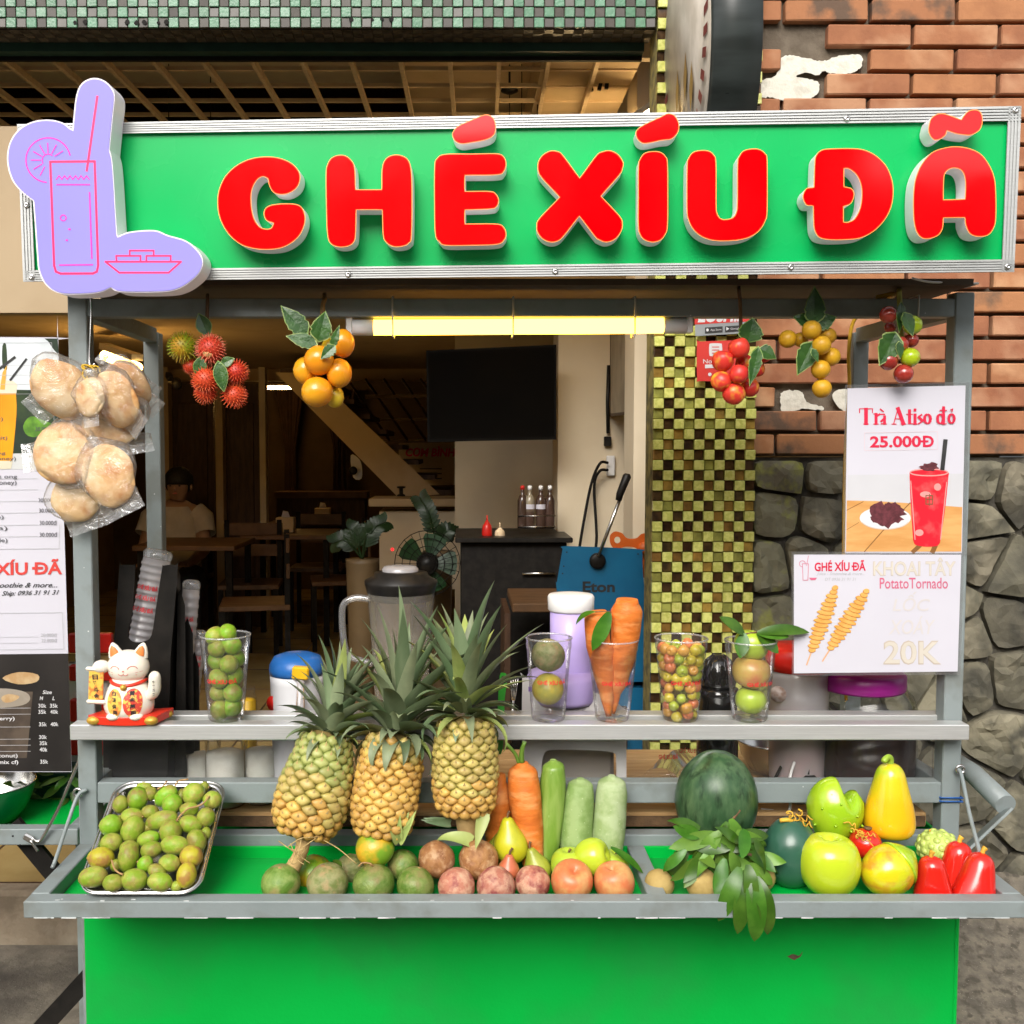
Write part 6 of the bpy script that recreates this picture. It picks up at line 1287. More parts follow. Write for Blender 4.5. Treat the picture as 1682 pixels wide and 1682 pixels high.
def proj_front(x, z, e=.0008):
    """front surface of belly or head at x, z"""
    if z < .078:
        tb_ = [(0, .043), (.006, .0455), (.022, .049), (.040, .047), (.058, .040), (.070, .033), (.080, .027)]
        for (z0, r0_), (z1, r1_) in zip(tb_, tb_[1:]):
            if z0 <= z <= z1: r = r0_ + (r1_ - r0_) * (z - z0) / (z1 - z0)
        return cb_ + Vector((x, -.78 * math.sqrt(max(0, r * r - x * x)) - e, z))
    a, b_, c_ = .0408, .0328, .0336; q = 1 - (x / a) ** 2 - ((z - .098) / c_) ** 2
    return cb_ + Vector((x, -b_ * math.sqrt(max(0, q)) - e, z))
def surf_poly(name, L, mt, e):
    m = MB(); c = (sum(p[0] for p in L) / len(L), sum(p[1] for p in L) / len(L)); n = len(L); vs = []
    for k in range(1, 6): vs += [proj_front(c[0] + (p[0] - c[0]) * k / 5, c[1] + (p[1] - c[1]) * k / 5, e) for p in L]
    vs.append(proj_front(c[0], c[1], e)); fs = [((k) * n + i, k * n + (i + 1) % n, (k + 1) * n + (i + 1) % n, (k + 1) * n + i) for k in range(4) for i in range(n)] + [(i, (i + 1) % n, len(vs) - 1) for i in range(n)]
    m.add(vs, fs, True); m.build(name, mt, ct)
surf_poly('belly_oval', ell(-.0175, .034, .0155, .0265, 22), M_BELY, .0008); surf_poly('belly_oval', ell(.0175, .034, .0175, .0275, 22), M_BELR, .0010)
def surf_text(body, cx_, cz, w, h, mt=M_INK, e=.0016, fn=None):
    vs, fs = glyphs(body, .03); a = min(v.x for v in vs); b = max(v.x for v in vs); c = min(v.y for v in vs); d = max(v.y for v in vs); m = MB()
    m.add([(fn or proj_front)(cx_ + ((v.x - a) / (b - a) - .5) * w, cz + ((v.y - c) / (d - c) - .5) * h, e) for v in vs], fs); return m
def stack(chars, x, zs, w, h, fn=None, dx=0, e=.0016):
    m = MB()
    for k, (ch, z) in enumerate(zip(chars, zs)):
        q = surf_text(ch, x + dx * k, z, w, h, e=e, fn=fn); b = len(m.v); m.add(q.v, q.f)
    m.build('lettering', M_INK, ct, fix=False)
stack('白銀億両', -.019, (.052, .040, .028, .016), .009, .0085, dx=.0012); stack('黄金萬両', .0165, (.053, .041, .028, .015), .010, .0088, dx=.001, e=.0018)
stack('日進斗金', 0, (.083, .071, .058, .046), .0105, .0098, fn=lambda x, z, e: cb_ + Vector((-.0555 + x - (z - .066) * .05, -.0253, z)))
stack('千客万来', 0, (.074, .066, .058, .050), .005, .0055, fn=lambda x, z, e: cb_ + Vector((.057 + x, -.0302 + (.001 if z > .07 else .0018), z)))
def face_line(name, pts, r, mt):
    one(name, mt, ct, lambda m: m.tube([proj_front(x, z, .0004) for x, z in pts], r, 5))
for s_ in (-1, 1):
    face_line('eye', [(s_ * .017 + .009 * math.cos(R(a)), .098 + .007 * math.sin(R(a))) for a in range(10, 171, 16)], .0007, M_PINKP)
    face_line('mouth', [(s_ * .0045 + .0045 * math.cos(R(a)), .0905 - .0035 * math.sin(R(a))) for a in range(0, 181, 30)], .0006, M_PINKP)
    for dz in (-.002, .002): face_line('whisker', [(s_ * .022, .090 + dz), (s_ * .034, .089 + dz * 2.4)], .0004, M_PINKP)
one('nose', M_PINKP, ct, lambda m: m.blob(proj_front(0, .0955, .0), .0018, 1.2, .8, .8, None, 8, 6))

# ================================================================ things on the worktop
def vessel(m, px, Y, prof, seg=36, cap=(True, True), base=None):
    x = W(px, 1100, Y).x; s_ = S(Y); P = [(max(1e-4, r * s_), (base if (y is None) else W(px, y, Y).z)) for r, y in prof]
    m.lathe([(r, z) for r, z in P], (x, Y, 0), seg, None, True, cap); return m
def vpart(name, mt, t, px, Y, prof, **k): return one(name, mt, t, lambda m: vessel(m, px, Y, prof, **k))
Cc = lambda px, Y: Vector((W(px, 1100, Y).x, Y, zC))
M_GLASS = film('clear_glass', (.96, .97, .96), .01, .08, .03); M_FROST = film('frosted_plastic', (.92, .90, .90), .45, .2, .25, (.85, .82, .84)); M_SMOKE = film('smoky_glass', (.60, .55, .48), .10, .3, .05, (.5, .45, .4))
# cup dispenser
Yd = .10
cdp = thing('cup_dispenser', 'black tiered dispenser holding stacks of clear cups', 'cup dispenser', Cc(230, Yd))
PD = Plane((0, Yd, 0), (0, -1, 0))
def slot_panel(name, L, slot, Yp, dep, tilt=.12):
    pl = Plane((0, Yp, 0), (0, -1, 0)); loops = [smooth_loop(L, 3)]
    one(name, M_BLACK, cdp, lambda m: m.prism(loops, lambda u, v, w: pl.at(u, v, w), dep))
slot_panel('front_panel', [(178, 1285, 1), (184, 1100, 1), (196, 932), (199, 928), (218, 928), (222, 933), (218, 1000), (211, 1035), (212, 1048), (222, 1055), (238, 1053), (249, 1043), (256, 1000), (266, 935), (269, 929), (289, 928), (292, 932), (280, 1080, 1), (275, 1285, 1)], None, Yd, .004)
one('side_panel', M_BLACK, cdp, lambda m: m.add([W(292, 932, Yd), W(280, 1080, Yd), W(275, 1285, Yd), W(300, 1285, Yd + .16), W(300, 1090, Yd + .16), W(296, 945, Yd + .10)], [(0, 1, 2, 3, 4, 5)]))
one('base_box', M_BLACK, cdp, lambda m: m.box(Cc(228, Yd + .08) + Vector((0, 0, .09)), (.115, .14, .18), bev=.003))
for k, (xa, xb_, yt) in enumerate(((292, 304, 968), (304, 317, 1015), (316, 327, 1070))):
    def f(m):
        pl = Plane((0, Yd + .03 + .03 * k, 0), (0, -1, 0)); m.prism([[(xa - 6, 1290), (xa, yt + 8), (xa + 4, yt), (xb_, yt + 26), (xb_ + 2, 1290)]], lambda u, v, w: pl.at(u, v, w), .05)
    one('tier_panel', M_BLACK, cdp, f)
def cupstack(label, px0, py0, px1, py1, Y, r0, r1, n):
    A, B = W(px0, py0, Y), W(px1, py1, Y + .02); ax_ = (B - A).normalized(); Lh = (B - A).length; pr = []
    for k in range(n):
        u = k / n; r = r0 + (r1 - r0) * u; pr += [(r * S(Y) * 1.05, u * Lh), (r * S(Y) * 1.05, (u + .35 / n) * Lh), (r * S(Y), (u + .4 / n) * Lh), (r * S(Y), (u + .95 / n) * Lh)]
    t = thing('cup_stack', label, 'cup stack', A, 'stacks of cups in the dispenser')
    one('nested_cups', M_FROST, t, lambda m: m.lathe(pr, A, 28, along(ax_), True, (True, True)))
    one('top_cup', M_CUPR, t, lambda m: m.lathe([(r1 * S(Y), Lh), (r1 * S(Y) * 1.05, Lh + .012), (r1 * S(Y) * .9, Lh + .018), (r1 * S(Y) * .5, Lh + .021), (.0005, Lh + .021)], A, 28, along(ax_), True, (False, False)))
    m = MB()
    for k, u in enumerate((.42, .55, .66)):
        vs, fs = glyphs('GHÉ XÍU ĐÃ', .03); a = min(v.x for v in vs); b = max(v.x for v in vs); Mx_ = along(ax_); out = []
        fr = math.atan2(*(Mx_.transposed() @ Vector((0, -1, 0))).yx)
        for v in vs: an = fr + ((v.x - a) / (b - a) - .5) * 1.5; rr_ = r1 * S(Y) * 1.07; out.append(A + Mx_ @ Vector((rr_ * math.cos(an), rr_ * math.sin(an), u * Lh + v.y * .012)))
        m.add(out, fs)
    m.build('lettering', M_RED, t, fix=False)
cupstack('tall tilted stack of cups in the dispenser front slot', 226, 1066, 258, 918, Yd + .045, 17, 23, 13)
cupstack('stack of cups rising from the second dispenser tier', 303, 1120, 314, 968, Yd + .10, 12, 14, 10)
cupstack('short stack of cups in the rear dispenser tier', 318, 1150, 328, 1050, Yd + .12, 9, 10, 8)
# blender
Yb = .22; bl = thing('blender', 'blender with clear jar, black lid and looped handle behind the pineapples', 'blender', Cc(658, Yb))
vpart('motor_base', M_WHITE, bl, 672, Yb, [(46, None), (48, 1270), (46, 1200), (42, 1170), (38, 1160)], base=zC)
vpart('jar', film('wet_jar_plastic', (.97, .95, .90), .16, .2, .1, (.85, .78, .66), .3), bl, 659, Yb, [(40, 1160), (44, 1150), (50, 1040), (56, 968), (57, 962)], cap=(True, False))
vpart('lid', M_BLACK, bl, 659, Yb, [(50, 985), (56, 972), (60, 958), (60, 953), (46, 946), (44, 940), (34, 938)])
vpart('cap', M_FROST, bl, 658, Yb, [(28, 948), (30, 945), (30, 934), (26, 930), (12, 929)])
one('handle', film('clear_handle', (.8, .78, .74), .15, .5, .05), bl, lambda m: m.tube(curve3([W(610, 985, Yb), W(585, 982, Yb), W(565, 992, Yb), W(562, 1020, Yb), W(566, 1060, Yb), W(574, 1078, Yb), W(592, 1085, Yb), W(612, 1090, Yb)], 5), .0075, 12))
# blue lidded tub
Yt = .13; tub = thing('plastic_tub', 'white tub with blue lid behind the leftmost pineapple', 'tub', Cc(490, Yt))
vpart('body', mat('milky_plastic', (.62, .62, .64), .35, (.56, .56, .6), 6), tub, 488, Yt, [(40, None), (41, 1270), (44, 1120), (45, 1104)], base=zC)
vpart('lid', mat('blue_plastic', (.02, .13, .42), .3, (.015, .11, .36), 8), tub, 488, Yt, [(45.5, 1106), (46, 1098), (45, 1090), (38, 1078), (24, 1073), (2, 1072)])
Pt = Plane((0, Yt - 46 * S(Yt) + .004, 0), (0, -1, 0))
one('label_badge', M_REDP, tub, lambda m: m.lathe([(.016, 0), (.016, .001)], Cc(452, Yt) + Vector((-.0, -.029, W(450, 1150, Yt).z - zC)), 20, along((-.55, -1, 0))))
o = thing('dropper', 'yellow capped toothpick holder in front of the white tub', 'dropper', Cc(490, .08)); one('cap', mat('yellow_plastic', (.72, .42, .01), .4, (.62, .36, .01), 10), o, lambda m: m.box(W(494, 1105, .07), (.034, .02, .026), rotm(0, .06), .003)); one('body', M_FROST, o, lambda m: m.tube([W(494, 1116, .07), W(492, 1230, .07)], [.008, .012], 14)); one('pick', M_STALK, o, lambda m: [m.tube([W(490 + k * 4, 1118, .066), W(486 + k * 7, 1175, .06)], .0008, 5) for k in range(3)])
o = thing('bottle', 'brown bottle with yellow edge label behind the leftmost pineapple', 'bottle', Cc(470, .2)); one('body', mat('ochre_label', (.5, .3, .03), .5, (.4, .22, .02), 10), o, lambda m: m.box(Cc(474, .2) + Vector((0, 0, .075)), (.018, .03, .15), bev=.003)); one('paper_label', M_WHITE, o, lambda m: m.box(Cc(490, .2) + Vector((0, 0, .07)), (.02, .03, .12), bev=.002))
# jars seen under the shelf
M_POW = mat('white_powder', (.72, .70, .64), .9, (.66, .63, .56), 30, bump=.4)
for lb, px, Y, rr_, top, fill, fm in (('glass jar of white sugar under the shelf', 368, .10, 33, 1185, 1236, M_POW), ('glass jar of creamy powder, leftmost under the shelf', 331, .16, 30, 1190, 1240, M_POW), ('measuring jug of milk powder beside the sugar jar', 427, .12, 28, 1200, 1232, M_POW), ('small jar of orange paste behind the ambarella cup', 408, .20, 13, 1128, 1150, MATS['yellow_plastic'])):
    o = thing('glass_jar', lb, 'jar', Cc(px, Y)); vpart('glass', M_GLASS, o, px, Y, [(rr_ * .96, None), (rr_, 1276), (rr_, top + 24), (rr_ * .8, top + 10), (rr_ * .82, top)], base=zC + .0005, cap=(True, False)); vpart('contents', fm, o, px, Y, [(rr_ * .9, None), (rr_ * .93, 1270), (rr_ * .93, fill), (rr_ * .5, fill - 3), (1, fill - 4)], base=zC + .003)
    if px == 427: one('scale_marks', M_INK, o, lambda m: [m.box((W(418, 1100, Y).x, Y - rr_ * S(Y) * .96, zC + .012 + .007 * k), (.006 if k % 2 else .010, .001, .0012)) for k in range(7)])
# slow juicer
Yj = .14; j = thing('juicer', 'white slow juicer with a lavender tube and white lid', 'juicer', Cc(940, Yj)); M_LILAC = film('lavender_plastic', (.72, .62, .95), .42, .25, .12, (.55, .45, .85)); M_LILS = mat('lavender_solid_plastic', (.47, .38, .72), .3, (.42, .33, .66), 5)
PJ = Plane((0, Yj - .05, 0), (0, -1, 0))
one('housing', mat('pearl_plastic', (.60, .58, .57), .35, (.56, .54, .53), 5), j, lambda m: m.prism([smooth_loop([(857, 1290, 1), (858, 1120), (866, 1114), (985, 1140), (1020, 1160), (1028, 1180), (1029, 1290, 1), (1012, 1290, 1), (1012, 1250), (1006, 1236), (960, 1232), (905, 1232), (893, 1240), (890, 1256), (889, 1290, 1)], 4)], lambda u, v, w: PJ.at(u, v, w), .11))
one('back_body', mat('shaded_pearl_plastic', (.42, .40, .36), .45, (.38, .36, .32), 5), j, lambda m: m.box(Cc(945, Yj + .055) + Vector((0, 0, .07)), (.17, .02, .14), bev=.01))  # darker pearl tone paints in the shadow inside the housing arch
vpart('feed_tube', M_LILS, j, 937, Yj + .01, [(39, 1112), (36, 1100), (34, 1060), (34.5, 1000)], cap=(True, True)); vpart('lid', M_WHITE, j, 937, Yj + .01, [(35, 1004), (38, 1000), (38.5, 980), (36, 976), (20, 974.5), (1, 974)])
vpart('bowl', M_LILS, j, 925, Yj, [(56, 1150), (60, 1143), (60, 1112), (56, 1104), (36, 1100)])
one('brand_label', mat('purple_print', (.2, .1, .4), .5, (.18, .09, .36), 10), j, lambda m: m.box(PJ.at(876, 1132, .001), (.02, .001, .010)))
# citrus press
k_ = thing('citrus_press', 'shiny black citrus press between the last two cups', 'citrus press', Cc(1180, .12)); vpart('cone', mat('glossy_black', (.012, .012, .012), .08, (.02, .02, .02), 8, coat=.5), k_, 1180, .12, [(27, 1130), (29, 1120), (27, 1100), (20, 1084), (10, 1076), (1, 1074)]); vpart('body', MATS['glossy_black'], k_, 1180, .12, [(34, None), (34, 1180), (30, 1150), (34, 1140), (33, 1130), (28, 1128)], base=zC)
def ribs(m):
    for a in range(14):
        an = a / 14 * 6.283; P = [Vector((W(1180, 1100, .12).x + r * S(.12) * 1.02 * math.cos(an), .12 + r * S(.12) * 1.02 * math.sin(an), W(1180, y, .12).z)) for r, y in ((28, 1118), (27, 1100), (20, 1084), (9, 1075))]; m.tube(P, .0013, 5)
tag(one('rib', MATS['glossy_black'], k_, ribs), kind='stuff')
# pitcher, tea jar
p_ = thing('pitcher', 'frosted pitcher with red lid partly behind the price poster', 'pitcher', Cc(1310, .16)); vpart('body', M_FROST, p_, 1312, .16, [(44, None), (45, 1270), (50, 1110), (51, 1095)], base=zC); vpart('lid', M_REDP, p_, 1312, .16, [(53, 1098), (54, 1080), (52, 1064), (46, 1060), (2, 1058)]); vpart('contents', mat('pink_brown_drink', (.36, .12, .09), .3, (.3, .1, .08), 5), p_, 1312, .16, [(43, None), (44, 1270), (46, 1168), (2, 1166)], base=zC + .002)
one('badge', mat('brown_round_badge', (.30, .20, .16), .5, (.55, .48, .45), 60), p_, lambda m: m.lathe([(.017, 0), (.017, .001)], Cc(1268, .16) + Vector((-.0, -.045, W(1268, 1132, .16).z - zC)), 20, along((-.45, -1, 0))))
b_ = thing('tea_jar', 'large glass jar of dark tea with a purple lid', 'jar', Cc(1422, .15)); vpart('glass', M_GLASS, b_, 1425, .15, [(74, None), (79, 1270), (79, 1160), (72, 1138), (62, 1130), (62, 1122)], base=zC + .0005, cap=(True, False), seg=48); vpart('tea', mat('dark_brown_tea', (.022, .008, .006), .2, (.03, .011, .008), 4, spec=.2), b_, 1425, .15, [(72, None), (77, 1268), (77, 1186), (2, 1184)], base=zC + .003, seg=48); vpart('lid', mat('purple_plastic', (.33, .012, .24), .3, (.28, .01, .2), 8), b_, 1415, .15, [(68, 1130), (70, 1126), (70, 1106), (66, 1102), (60, 1098), (2, 1097)], seg=48)
# steel bowl, power strip
w_ = tag(one('steel_bowl', M_STEEL, None, lambda m: vessel(m, 1272, .30, [(20, None), (38, 1262), (52, 1240), (58, 1216), (60, 1214), (57, 1218), (50, 1240), (34, 1258), (1, 1262)], cap=(True, False), base=zC + .0005)), 'polished steel bowl on the worktop behind the watermelon', 'bowl')
e_ = thing('power_strip', 'white power strip with a black plug on the worktop', 'power strip', Cc(1330, .10)); one('strip', M_WHITE, e_, lambda m: m.box(Cc(1330, .12) + Vector((0, 0, .012)), (.07, .05, .024), bev=.003)); one('plug', M_BLACK, e_, lambda m: [m.box(Cc(1332, .11) + Vector((0, 0, .042)), (.032, .03, .036), bev=.006), m.box(Cc(1330, .11) + Vector((-.002, 0, .068)), (.014, .016, .02), bev=.004)]); one('black_cord', M_BLACKM, e_, lambda m: m.tube(curve3([Cc(1330, .11) + Vector((0, 0, .078)), W(1325, 1222, .13), W(1300, 1230, .15), W(1280, 1265, .12), W(1265, 1295, .09)], 5), .0032, 7)); one('white_cord', M_WHITE, e_, lambda m: m.tube(curve3([W(1322, 1222, .2), W(1308, 1245, .12), W(1297, 1280, .08), W(1298, 1320, .062), W(1292, 1340, .06), W(1275, 1333, .065), W(1250, 1330, .07)], 5), .0032, 7))
tag(one('loose_cord', M_BLACKM, None, lambda m: m.tube(curve3([W(1028, 1342, .07), W(1045, 1332, .08), W(1075, 1326, .09), W(1110, 1327, .09)], 5), .003, 7)), 'black cord lying on the worktop left of the watermelon', 'cord')
for lb, px, Y, rot_ in (('empty printed cup lying on the worktop, nearer the gourds', 1096, .16, 1.9), ('empty printed cup lying on the worktop, nearer the watermelon', 1130, .20, 1.5)):
    c = Cc(px, Y) + Vector((0, 0, .036)); t = thing('fallen_cup', lb, 'cup', c, 'cups lying on the worktop'); Mx_ = along((math.cos(rot_) * .8, -.7, -.05)); one('wall', M_CUP, t, lambda m: m.lathe([(.03, -.06), (.044, .06), (.046, .062)], c, 28, Mx_, True, (True, False))); one('lettering', M_RED, t, lambda m: text_fit(m, 'GHÉ XÍU ĐÃ', Plane((0, Y - .045, 0), (0, -1, 0)), px - 14, 1238 + (px - 1096) * -.3, px + 18, 1247 + (px - 1096) * -.3, 0, .03), fix=False)
# ladle and fork
q = thing('spatula', 'bright green handled spatula standing right of the pineapples', 'spatula', W(824, 1180, .02)); one('handle', mat('lime_plastic', (.06, .48, .05), .35, (.05, .42, .04), 10), q, lambda m: m.prism([smooth_loop([(816, 1230), (818, 1150), (821, 1110), (826, 1105), (832, 1108), (833, 1120), (829, 1150), (826, 1230)], 3), ell(826, 1113, 2.4, 3, 10)], lambda u, v, w: Plane((0, .06, 0), (0, -1, 0)).at(u, v, w), .005))
q = thing('fork', 'dark metal fork beside the green spatula', 'fork', W(845, 1180, .06)); one('handle', M_STEEL, q, lambda m: m.tube([W(838, 1220, .07), W(843, 1150, .07)], .003, 7)); one('tines', M_STEEL, q, lambda m: [m.tube([W(841 + k * 1.6, 1150, .07), W(839 + k * 4, 1113, .07)], .0013, 5) for k in range(4)])
# red drawers behind the left post
d_ = thing('drawer_unit', 'red and white plastic drawer unit behind the left post', 'drawer unit', Cc(150, .40))
one('carcass', M_WHITE, d_, lambda m: m.box(Cc(150, .42) + Vector((0, 0, .12)), (.11, .10, .24), bev=.004))
for z0, z1 in ((1040, 1072), (1092, 1118), (1148, 1185), (1200, 1240)): one('drawer', M_REDP, d_, lambda m: m.box((W(150, 1100, .36).x, .362, (W(150, z0, .36).z + W(150, z1, .36).z) / 2), (.10, .02, W(150, z0, .36).z - W(150, z1, .36).z), bev=.003))
one('lid_box', mat('ochre_box', (.42, .30, .10), .6, (.36, .25, .08), 8), d_, lambda m: m.box((W(150, 1080, .40).x, .40, W(150, 1082, .36).z), (.105, .06, .018)))
# ================================================================ printed posters
def fillm(name, c, r=.35, c2=None): return mat(name, c, r, c2 or tuple(x * .93 for x in c), 6)
M_LAM = film('laminate_film', (.97, .97, .97), .05, .25, .1)
def sheet(name, label, plane, L, lam, cat='poster'):
    t = thing(name, label, cat, plane.at(sum(p[0] for p in L) / 4, max(p[1] for p in L)))
    one('laminate', M_LAM, t, lambda m: m.prism([lam], lambda u, v, w: plane.at(u, v, w - .0006), .0012))
    one('paper', M_PAPER, t, lambda m: m.prism([L], lambda u, v, w: plane.at(u, v, w + .0004), .0010))
    return t
def pr(t, name, mt, plane, items, lift=.0009):
    if name in ('price_print', 'petal_print', 'item_print', 'small_price_print') and len(items) > 1 and not (name == 'price_print' and len(items) == 3):
        for k, it in enumerate(items): pr(t, name, mt, plane, [it], lift + .00003 * k)
        return
    m = MB()
    for k, it in enumerate(items):
        if it[0] == 'p': poly_on(m, plane, [it[1]], lift + .00003 * k)
        elif it[0] == 'l': line_on(m, plane, it[1], it[2], lift + .00003 * k, len(it) > 3 and it[3])
        elif it[0] == 't': text_fit(m, it[1], plane, *it[2], lift=lift + .00003 * k, bold=it[3] if len(it) > 3 else 0, shear=it[4] if len(it) > 4 else 0, skew=it[5] if len(it) > 5 else 0)
    return m.build(name, mt, t, fix=False)
# --- red tea poster
P1 = Plane((0, -.0065, 0), (0, -1, 0))
t = sheet('drink_poster', 'white poster for red iced tea at 25.000Đ on the right post', P1, [(1392, 638), (1586, 633), (1580, 909), (1388, 909)], [(1388, 632), (1592, 627), (1588, 912), (1384, 912)])
M_PCRIM = fillm('crimson_print', (.62, .02, .06)); M_PGREY = fillm('grey_print', (.42, .42, .44)); M_PWOOD = mat('printed_wood', (.66, .36, .13), .4, (.56, .27, .08), 9, 4, stretch=(1, 1, 5)); M_PDKR = mat('printed_dried_petals', (.075, .015, .02), .5, (.14, .03, .04), 120, 4)
M_PDR = mat('printed_red_drink', (.66, .015, .03), .35, (.72, .10, .10), 30, 4, .5, .7); M_PDR2 = fillm('printed_pale_red', (.78, .30, .28)); M_PWH = fillm('printed_white', (.68, .67, .68)); M_PWL = fillm('printed_pale_wall', (.55, .55, .575))
def serif(items):
    """thick-and-thin Latin letters from strokes: (x0, y0, x1, y1, w)"""
    return [('l', [(a, b), (c, d)], w) for a, b, c, d, w in items]
pr(t, 'wall_print', M_PWL, P1, [('p', [(1393, 780), (1582.5, 778), (1581, 840), (1391, 836)])], .0008)
pr(t, 'table_print', M_PWOOD, P1, [('p', [(1391, 822), (1440, 823), (1500, 827), (1580.5, 833), (1579, 906), (1389.5, 906)])])
pr(t, 'table_joint_print', fillm('printed_dark_joint', (.22, .10, .03)), P1, [('l', [(1391, 838), (1418, 824)], 1.2), ('l', [(1420, 906), (1450, 872), (1495, 826)], 1.6), ('l', [(1500, 906), (1510, 897)], 7), ('l', [(1532, 906), (1536, 897)], 8), ('l', [(1391, 870), (1411, 858)], .8)], .0011)
pr(t, 'plate_print', M_PWH, P1, [('p', ell(1454, 851, 42, 18.5, 30))], .0012)
pr(t, 'plate_shade_print', fillm('printed_plate_shade', (.58, .52, .47)), P1, [('l', ell(1454, 852, 40, 17, 24, 20, 160), 1.8)], .0013)
rng = random.Random(2)
def spray(cx_, cy_, rx, ry, n): return [(cx_ + rx * math.cos(k * 6.283 / n) * rng.uniform(.72, 1.15), cy_ + ry * math.sin(k * 6.283 / n) * rng.uniform(.65, 1.2)) for k in range(n)]
pr(t, 'petal_print', M_PDKR, P1, [('p', spray(1456, 845, 30, 20, 30)), ('p', spray(1465, 833, 14, 9, 18)), ('p', spray(1448, 852, 18, 11, 18)), ('p', spray(1528, 768, 15, 7, 20))], .0015)
pr(t, 'cup_print', M_PDR, P1, [('p', smooth_loop([(1494, 782, 1), (1497, 774), (1526, 770), (1556, 775), (1558, 783, 1), (1552, 840), (1544, 892, 1), (1538, 897), (1520, 898), (1504, 895), (1500, 888, 1), (1496, 830)], 4))], .0014)
pr(t, 'cup_rim_print', M_PDR2, P1, [('l', ell(1526, 776, 31, 5.5, 26, 0, 360), 2, True), ('l', [(1496, 790), (1503, 886)], 1.6), ('l', [(1555, 792), (1545, 886)], 1.6), ('p', ell(1510, 875, 7, 5.5, 16)), ('p', ell(1520, 812, 9, 5, 14)), ('p', ell(1540, 800, 6, 6, 14))], .0017)
pr(t, 'petal_print', M_PDKR, P1, [('p', spray(1526, 768, 17, 5, 22)), ('p', spray(1532, 764, 9, 5, 14))], .0019)
pr(t, 'straw_print', M_INK, P1, [('l', [(1548, 770), (1553, 724)], 7)], .0021)
pr(t, 'cup_emblem_print', fillm('printed_brown_emblem', (.20, .10, .05)), P1, [('l', [(1521, 814), (1532, 814), (1532, 828), (1521, 828)], 1.6, True), ('l', [(1526.5, 812), (1526.5, 830)], 1.4), ('l', [(1521, 820), (1532, 820)], 1.4)], .0021)
title = []
def th(x, y0, y1, w=6.2): title.append((x, y0, x, y1, w))
def hl(x0, x1, y, w=1.5): title.append((x0, y, x1, y, w))
# T r a A t i s o d o in a thick-and-thin serif
th(1422.5, 672, 696); hl(1411.5, 1433.5, 671.5); th(1412, 672, 678, 1.5); th(1433, 672, 678, 1.5); hl(1418.5, 1426.5, 696.5)
th(1439, 680, 696, 5); hl(1435, 1443, 696.5); hl(1435, 1440, 680); title.append((1441, 683, 1445, 680.5, 3.4))
th(1453, 684, 696, 4.6); hl(1447, 1453, 680.5, 2.2); title.append((1447.5, 692, 1452, 688, 3.6)); hl(1447.5, 1452, 696, 2); title.append((1446, 672, 1451, 676, 2.4)); hl(1453, 1456.5, 696.5)
title.append((1468, 696, 1475, 671, 1.6)); title.append((1475, 671, 1484, 696, 6.4)); hl(1470, 1481, 688); hl(1465, 1472, 696.5); hl(1480, 1488, 696.5)
th(1494, 674, 695, 5); hl(1489, 1499, 680.5); hl(1494, 1499, 696)
th(1503, 681, 696, 5); hl(1500, 1506.5, 696.5); title.append((1502.5, 673.5, 1503.5, 673.5, 5))
title.append((1514, 681, 1509, 685, 2.6)); title.append((1509, 685, 1515, 691, 4.6)); title.append((1515, 692, 1509, 696, 2.6))
def oring(cx_):
    for k in range(14):
        a, b = k * 6.283 / 14, (k + 1) * 6.283 / 14; title.append((cx_ + 4.8 * math.cos(a), 688 + 7.6 * math.sin(a), cx_ + 4.8 * math.cos(b), 688 + 7.6 * math.sin(b), 1.6 + 3.2 * abs(math.cos((a + b) / 2))))
oring(1523.5)
# d-stroke and o-hook
for k in range(14):
    a, b = k * 6.283 / 14, (k + 1) * 6.283 / 14; title.append((1544.6 + 4.6 * math.cos(a), 688 + 7.6 * math.sin(a), 1544.6 + 4.6 * math.cos(b), 688 + 7.6 * math.sin(b), 1.6 + 3.0 * abs(math.cos((a + b) / 2))))
th(1550, 669, 696, 4.6); hl(1544, 1555, 674, 1.8); hl(1550, 1554.5, 696)
for k in range(14):
    a, b = k * 6.283 / 14, (k + 1) * 6.283 / 14; title.append((1563 + 4.4 * math.cos(a), 687.5 + 7.4 * math.sin(a), 1563 + 4.4 * math.cos(b), 687.5 + 7.4 * math.sin(b), 1.6 + 3.0 * abs(math.cos((a + b) / 2))))
title.append((1561.5, 673, 1565, 671.5, 1.6)); title.append((1565, 671.5, 1563.5, 676.5, 1.8))
pr(t, 'title_print', M_PCRIM, P1, serif(title), .0010)
pr(t, 'price_print', M_PCRIM, P1, [('t', '25.000', (1429, 716, 1513, 735), .03, 0, -1), ('t', 'D', (1516, 715.5, 1534, 734.5), .03), ('l', [(1513.5, 725), (1524, 725)], 3.2)], .0010)
pr(t, 'price_box_print', fillm('printed_pink_grey', (.66, .52, .56)), P1, [('l', [(1420, 711), (1540, 709), (1540, 738), (1420, 740)], .8, True)], .0010)
